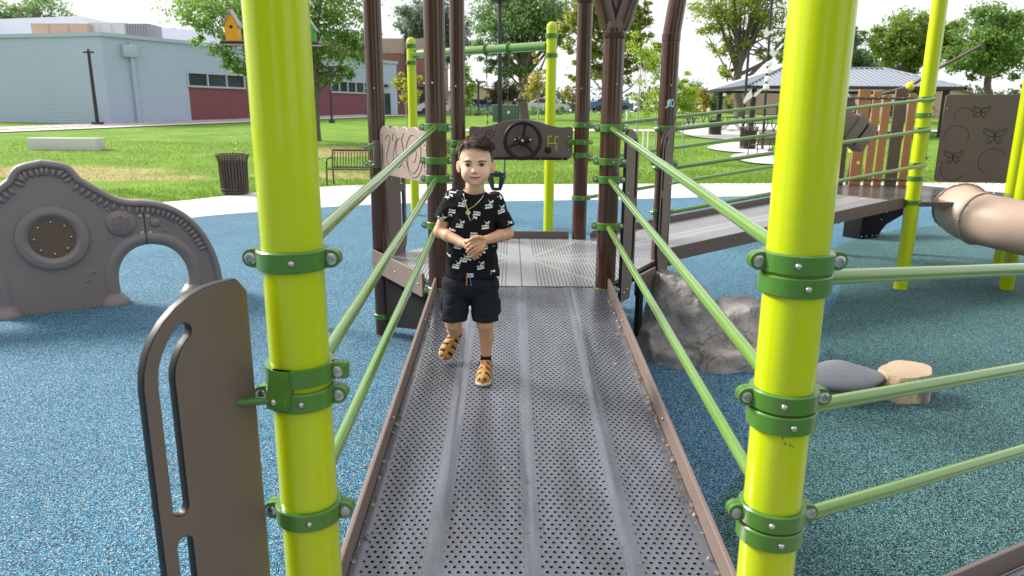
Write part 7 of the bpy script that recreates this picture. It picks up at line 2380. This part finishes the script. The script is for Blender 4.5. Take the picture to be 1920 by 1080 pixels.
    def logo(u, v, rot, flip, sc=.90):
        b = MB()
        c0 = at(u, v, 3.06)
        ca_, sa_ = cos(radians(rot)), sin(radians(rot))
        def put(pts, faces, off):
            out = []
            for x_, z_ in pts:
                x_, z_ = x_ * sc, z_ * sc
                p = onshirt(c0.x + x_ * ca_ - z_ * sa_, c0.z + x_ * sa_ + z_ * ca_, off)
                if p is None: return
                out.append(tuple(p))
            if max(p[1] for p in out) - min(p[1] for p in out) > .035: return
            b.add(out, faces)
        k = .034 / wt
        put([(x_ * k, y_ * k + .0035) for x_, y_ in tmv], tmf, .0016)
        bar = [(-.0195, -.0105), (.0150, -.0105), (.0185, -.0035), (-.0160, -.0035)]
        g_ = [(bar[0][0] + (bar[1][0] - bar[0][0]) * i / 6 + (bar[3][0] - bar[0][0]) * j / 2, bar[0][1] + (bar[3][1] - bar[0][1]) * j / 2) for j in range(3) for i in range(7)]
        put(g_, [(j * 7 + i, j * 7 + i + 1, (j + 1) * 7 + i + 1, (j + 1) * 7 + i) for j in range(2) for i in range(6)], .0014)
        fx, oz = (1, .017) if not flip else (1, -.0205)
        dx = .012 if not flip else -.008
        for pl_ in (cat, tail):
            bm = bmesh.new(); vv = [bm.verts.new((p[0] * .85 + dx, (p[1] * (-.9 if flip else .9)) + oz, 0)) for p in pl_]; bm.faces.new(vv); bmesh.ops.triangulate(bm, faces=bm.faces[:])
            bm.verts.index_update()
            put([(q.co.x, q.co.y) for q in bm.verts], [[q.index for q in f_.verts] for f_ in bm.faces], .0016); bm.free()
        if b.v: b.build('printed_mark', ['white print'], shirt)
    Z1 = lambda x_, y_: (780 + x_ / 4.318, 230 + y_ / 4.318)
    Z3 = lambda x_, y_: (780 + x_ / 3.373, 420 + y_ / 3.373)
    for p, rot, flip in ((Z1(290, 565), -6, 1), (Z1(213, 632), -28, 0), (Z1(368, 668), -4, 0), (Z1(288, 722), -5, 1), (Z1(188, 790), -30, 0), (Z1(588, 680), 3, 0), (Z1(492, 735), -3, 1), (Z1(715, 600), -42, 1), (Z1(688, 728), 18, 0), (Z1(768, 785), 10, 1), (Z1(352, 835), -5, 0), (Z1(560, 845), 5, 0), (Z1(468, 905), -2, 1), (Z1(290, 880), -8, 1), (Z1(640, 885), 12, 1), (Z1(350, 528), -5, 1),
                         (Z3(262, 147), -8, 0), (Z3(218, 180), -8, 1), (Z3(345, 198), 0, 1), (Z3(495, 176), 22, 0), (Z3(430, 150), 8, 1), (Z3(252, 270), -5, 0), (Z3(408, 272), 12, 0), (Z3(485, 277), 18, 1), (Z3(200, 303), -12, 1), (Z3(342, 322), 0, 1), (Z3(520, 225), 25, 1), (Z3(300, 228), -6, 0)):
        logo(p[0], p[1], rot, flip)
    bpy.data.meshes.remove(tm)
    # ---- shorts
    S_ = Field((-.46, 2.98, at(880, 612, YT).z), (.10, 3.30, zh + .05), .0035)
    hl_, hr_ = A(851, 602, 3.100), A(910.5, 605, 3.11)
    S_.ell(A(882, 530, YT), (.122, .088, .074), .01); S_.ell(A(881, 546, YT), (.060, .078, .030), .016)
    for top, e_, r0, r1 in ((A(857, 540, YT), hl_, .064, .0560), (A(907, 540, YT), hr_, .066, .0570)):
        S_.cap(top, e_ + (e_ - top) * .2, r0, r1, .016)
    for u, v in ((829, 568), (934.5, 574)): S_.ell(A(u, v, YT), (.010, .030, .038), .008)
    sl, X, Y, Z = S_.box(S_.lo, S_.lo + S_.h * (S_.n - 1))
    P3 = np.stack(np.broadcast_arrays(X, Y, Z), -1)
    S_.V += (wob(P3, 45.0, 2.2) * .0050 + wob(P3 * np.array((1, 1, 1.6)), 95.0, 6.1) * .0028).astype(np.float32)
    zl, zr_ = hl_[2] + .006, hr_[2] + .012
    xm = at(880, 590, 3.12).x
    cut = np.where(X < xm, zl, zr_) - Z
    S_.V = np.maximum(S_.V, cut.astype(np.float32)); S_.V = np.maximum(S_.V, (Z - (zh + .03)).astype(np.float32) * np.ones_like(S_.V))
    sv, sf = S_.mesh()
    sc_ = np.tile(np.array((.0150, .0165, .0225)), (len(sv), 1))
    zz = sv[:, 2] - np.where(sv[:, 0] < xm, zl, zr_)
    sc_ *= (1 + .9 * np.exp(-((zz - .018) / .0016) ** 2))[:, None]
    shorts, sv = skinmesh('shorts', sv, sf, 'cloth', sc_, t, g, 1)
    ORIG[shorts.name] = Vector(g)
    for u0, u1, mt in ((876, 875, 0), (881.5, 883, 1)):
        b = MB()
        p0, p1 = at(u0, 518, YT - .092), at(u1, 533, YT - .094)
        b.tube([p0, (p0 + p1) / 2 + Vector((0, -.004, 0)), p1], .0024, 8, mt)
        b.tube([p1, p1 + Vector((.001, 0, -.006))], .0025, 8, 0)
        b.build('drawstring', ['cord orange', 'cord blue'], shorts)
    # ---- socks and sandals
    def shoe(ankle, fwd, upv, heel_c, L=.168, hw=.037):
        f_ = np.array(fwd, float); f_ /= np.linalg.norm(f_); u_ = np.array(upv, float); u_ -= f_ * u_.dot(f_); u_ /= np.linalg.norm(u_); s_ = np.cross(f_, u_)
        O = np.array(heel_c)
        loc = lambda p: ((p - O) @ f_, (p - O) @ s_, (p - O) @ u_)
        W = lambda a, b_, c: O + f_ * a + s_ * b_ + u_ * c
        k = Field(O - .20, O + .20, .0026)
        sl, X, Y, Z = k.box(k.lo, k.lo + k.h * (k.n - 1))
        P3 = np.stack(np.broadcast_arrays(X, Y, Z), -1)
        a, b_, c = ((P3 - O) * f_).sum(-1), ((P3 - O) * s_).sum(-1), ((P3 - O) * u_).sum(-1)
        half = np.interp(a, [0, .02, .06, .10, .135, .155, L], [.020, .027, .028, .0345, .033, .025, .004])
        hgt = np.interp(a, [0, .02, .05, .085, .12, .15, L], [.050, .062, .064, .050, .038, .030, .018])
        q = ((np.abs(b_ / half) ** 2.5 + np.abs(np.clip(c, 0, None) / hgt) ** 2.2) ** (1 / 2.3) - 1) * np.minimum(half, hgt)
        q = np.maximum(q, -c); q = np.maximum(q, np.maximum(-.004 - a, a - L + .001))
        strap = np.maximum.reduce([np.exp(-((b_ / .0085) ** 6)) * (a > .03), *[np.exp(-(((a - a0 - .12 * np.abs(b_)) / wd) ** 6)) for a0, wd in ((.048, .0105), (.080, .0110), (.112, .0112), (.146, .0110))], (a < .022) * (c < .045) * 1.0, (c < .010) * 1.0])
        strap = np.clip(strap, 0, 1)
        k.V = (q - .0032 * strap).astype(np.float32)
        vs_, fs_ = k.mesh()
        a, b_, c = loc(vs_)
        st = np.maximum.reduce([np.exp(-((b_ / .0085) ** 6)) * (a > .03), *[np.exp(-(((a - a0 - .12 * np.abs(b_)) / wd) ** 6)) for a0, wd in ((.048, .0105), (.080, .0110), (.112, .0112), (.146, .0110))], (a < .022) * (c < .045) * 1.0, (c < .010) * 1.0])
        st = sstep(st, .35, .6)
        edge = np.exp(-((np.abs(b_) - .0075) / .001) ** 2) * (a > .03) * .25
        tan_ = np.array((.47, .235, .075)) * (1 + .15 * wob(vs_, 160., 2.))[:, None] * (1 - edge)[:, None]
        col = tan_ * st[:, None] + np.array((.010, .011, .018)) * (1 - st)[:, None]
        o_, _ = skinmesh('sandal', vs_, fs_, 'shoe', col, t, g, 1)
        ORIG[o_.name] = Vector(g)
        m_ = MB()
        out = []
        for a_ in np.linspace(-.006, L + .004, 22): out.append((a_, float(np.interp(a_, [-.006, 0, .02, .06, .10, .135, .155, L + .004], [.006, .021, .0305, .031, .0375, .0365, .029, .006]))))
        pl_ = [(a_, w__) for a_, w__ in out] + [(a_, -w__) for a_, w__ in out[::-1]]
        M = Matrix(((f_[0], s_[0], u_[0], O[0] - u_[0] * .006), (f_[1], s_[1], u_[1], O[1] - u_[1] * .006), (f_[2], s_[2], u_[2], O[2] - u_[2] * .006), (0, 0, 0, 1)))
        m_.plate(pl_[::-1], M, .014, bev=.003)
        m_.build('sole', ['sole cream'], o_)
        m_ = MB(); m_.box(W(.040, .0325, .040), (.014, .006, .02), bev=.001, R=Matrix(((f_[0], s_[0], u_[0]), (f_[1], s_[1], u_[1]), (f_[2], s_[2], u_[2])))); m_.build('buckle_tab', ['cord blue'], o_)
        return W
    sl_ = (DK - D0) / (4.45 - 1.486)
    yb = 3.185
    hR = np.array((at(913.5, 690, yb).x, yb, rampz(yb) + .016))
    shoe(anR, (-.10, -1, -sl_), (0, -sl_ * 1, 1), hR)
    K_ = Field((-.42, 2.95, .40), (.08, 3.42, .85), .003)
    K_.cap(anR + np.array((0, 0, -.002)), hR + np.array((-.004, -.032, .030)), .0245, .0255, .01)
    heL = A(857.5, 628, 3.325); fwdL = A(836.5, 664, 3.255) - A(856, 626, 3.30)
    fwdL /= np.linalg.norm(fwdL)
    upL = np.array((.10, -1.0, .30))
    upL -= fwdL * upL.dot(fwdL); upL /= np.linalg.norm(upL)
    hl0 = anL - fwdL * .028 - upL * .040
    shoe(anL, fwdL, upL, hl0)
    K_.cap(anL + (knL - anL) / np.linalg.norm(knL - anL) * .026, anL + fwdL * .012 - upL * .004, .0262, .0262, .01)
    kv, kf = K_.mesh()
    skinmesh('socks', kv, kf, 'cloth', np.tile(np.array((.010, .010, .013)), (len(kv), 1)), t, g, 1)
    # ---- necklace with a round medal
    def onfront(u, v, off):
        r = ray(u, v); o_ = EYE
        h1 = tb.ray_cast(o_, r.normalized()); h2 = bvh.ray_cast(o_, r.normalized())
        c = [h for h in (h1, h2) if h[0] is not None]
        if not c: return at(u, v, YT - .03)
        h = min(c, key=lambda q: q[3])
        return h[0] + h[1] * off
    pa = [onfront(u, v, .0034) for u, v in ((871.5, 351), (870.5, 357), (870, 366), (872, 376), (874.5, 385), (877, 392), (884, 389.5), (891, 385), (898, 378), (904, 370), (906.5, 361), (906.5, 353))]
    b = MB()
    sm = smoothline([tuple(p) for p in pa], 6)
    b.tube(sm, .0014, 6)
    m0 = onfront(877.7, 398.5, .003)
    b.tube([onfront(877, 392, .0025), m0 + Vector((0, -.001, .010))], .0012, 6)
    b.lathe([(.0098, -.001), (.0102, 0), (.0098, .001), (.0080, .0012), (.0076, .0008), (1e-6, .0008)], m0, 24, 0, Matrix.Rotation(pi / 2, 3, 'X'))
    b.tube([onfront(877.7, 403, .002), onfront(880, 408, .002), onfront(882, 414, .002)], .0013, 6)
    b.build('necklace', ['gold'], t)
child()
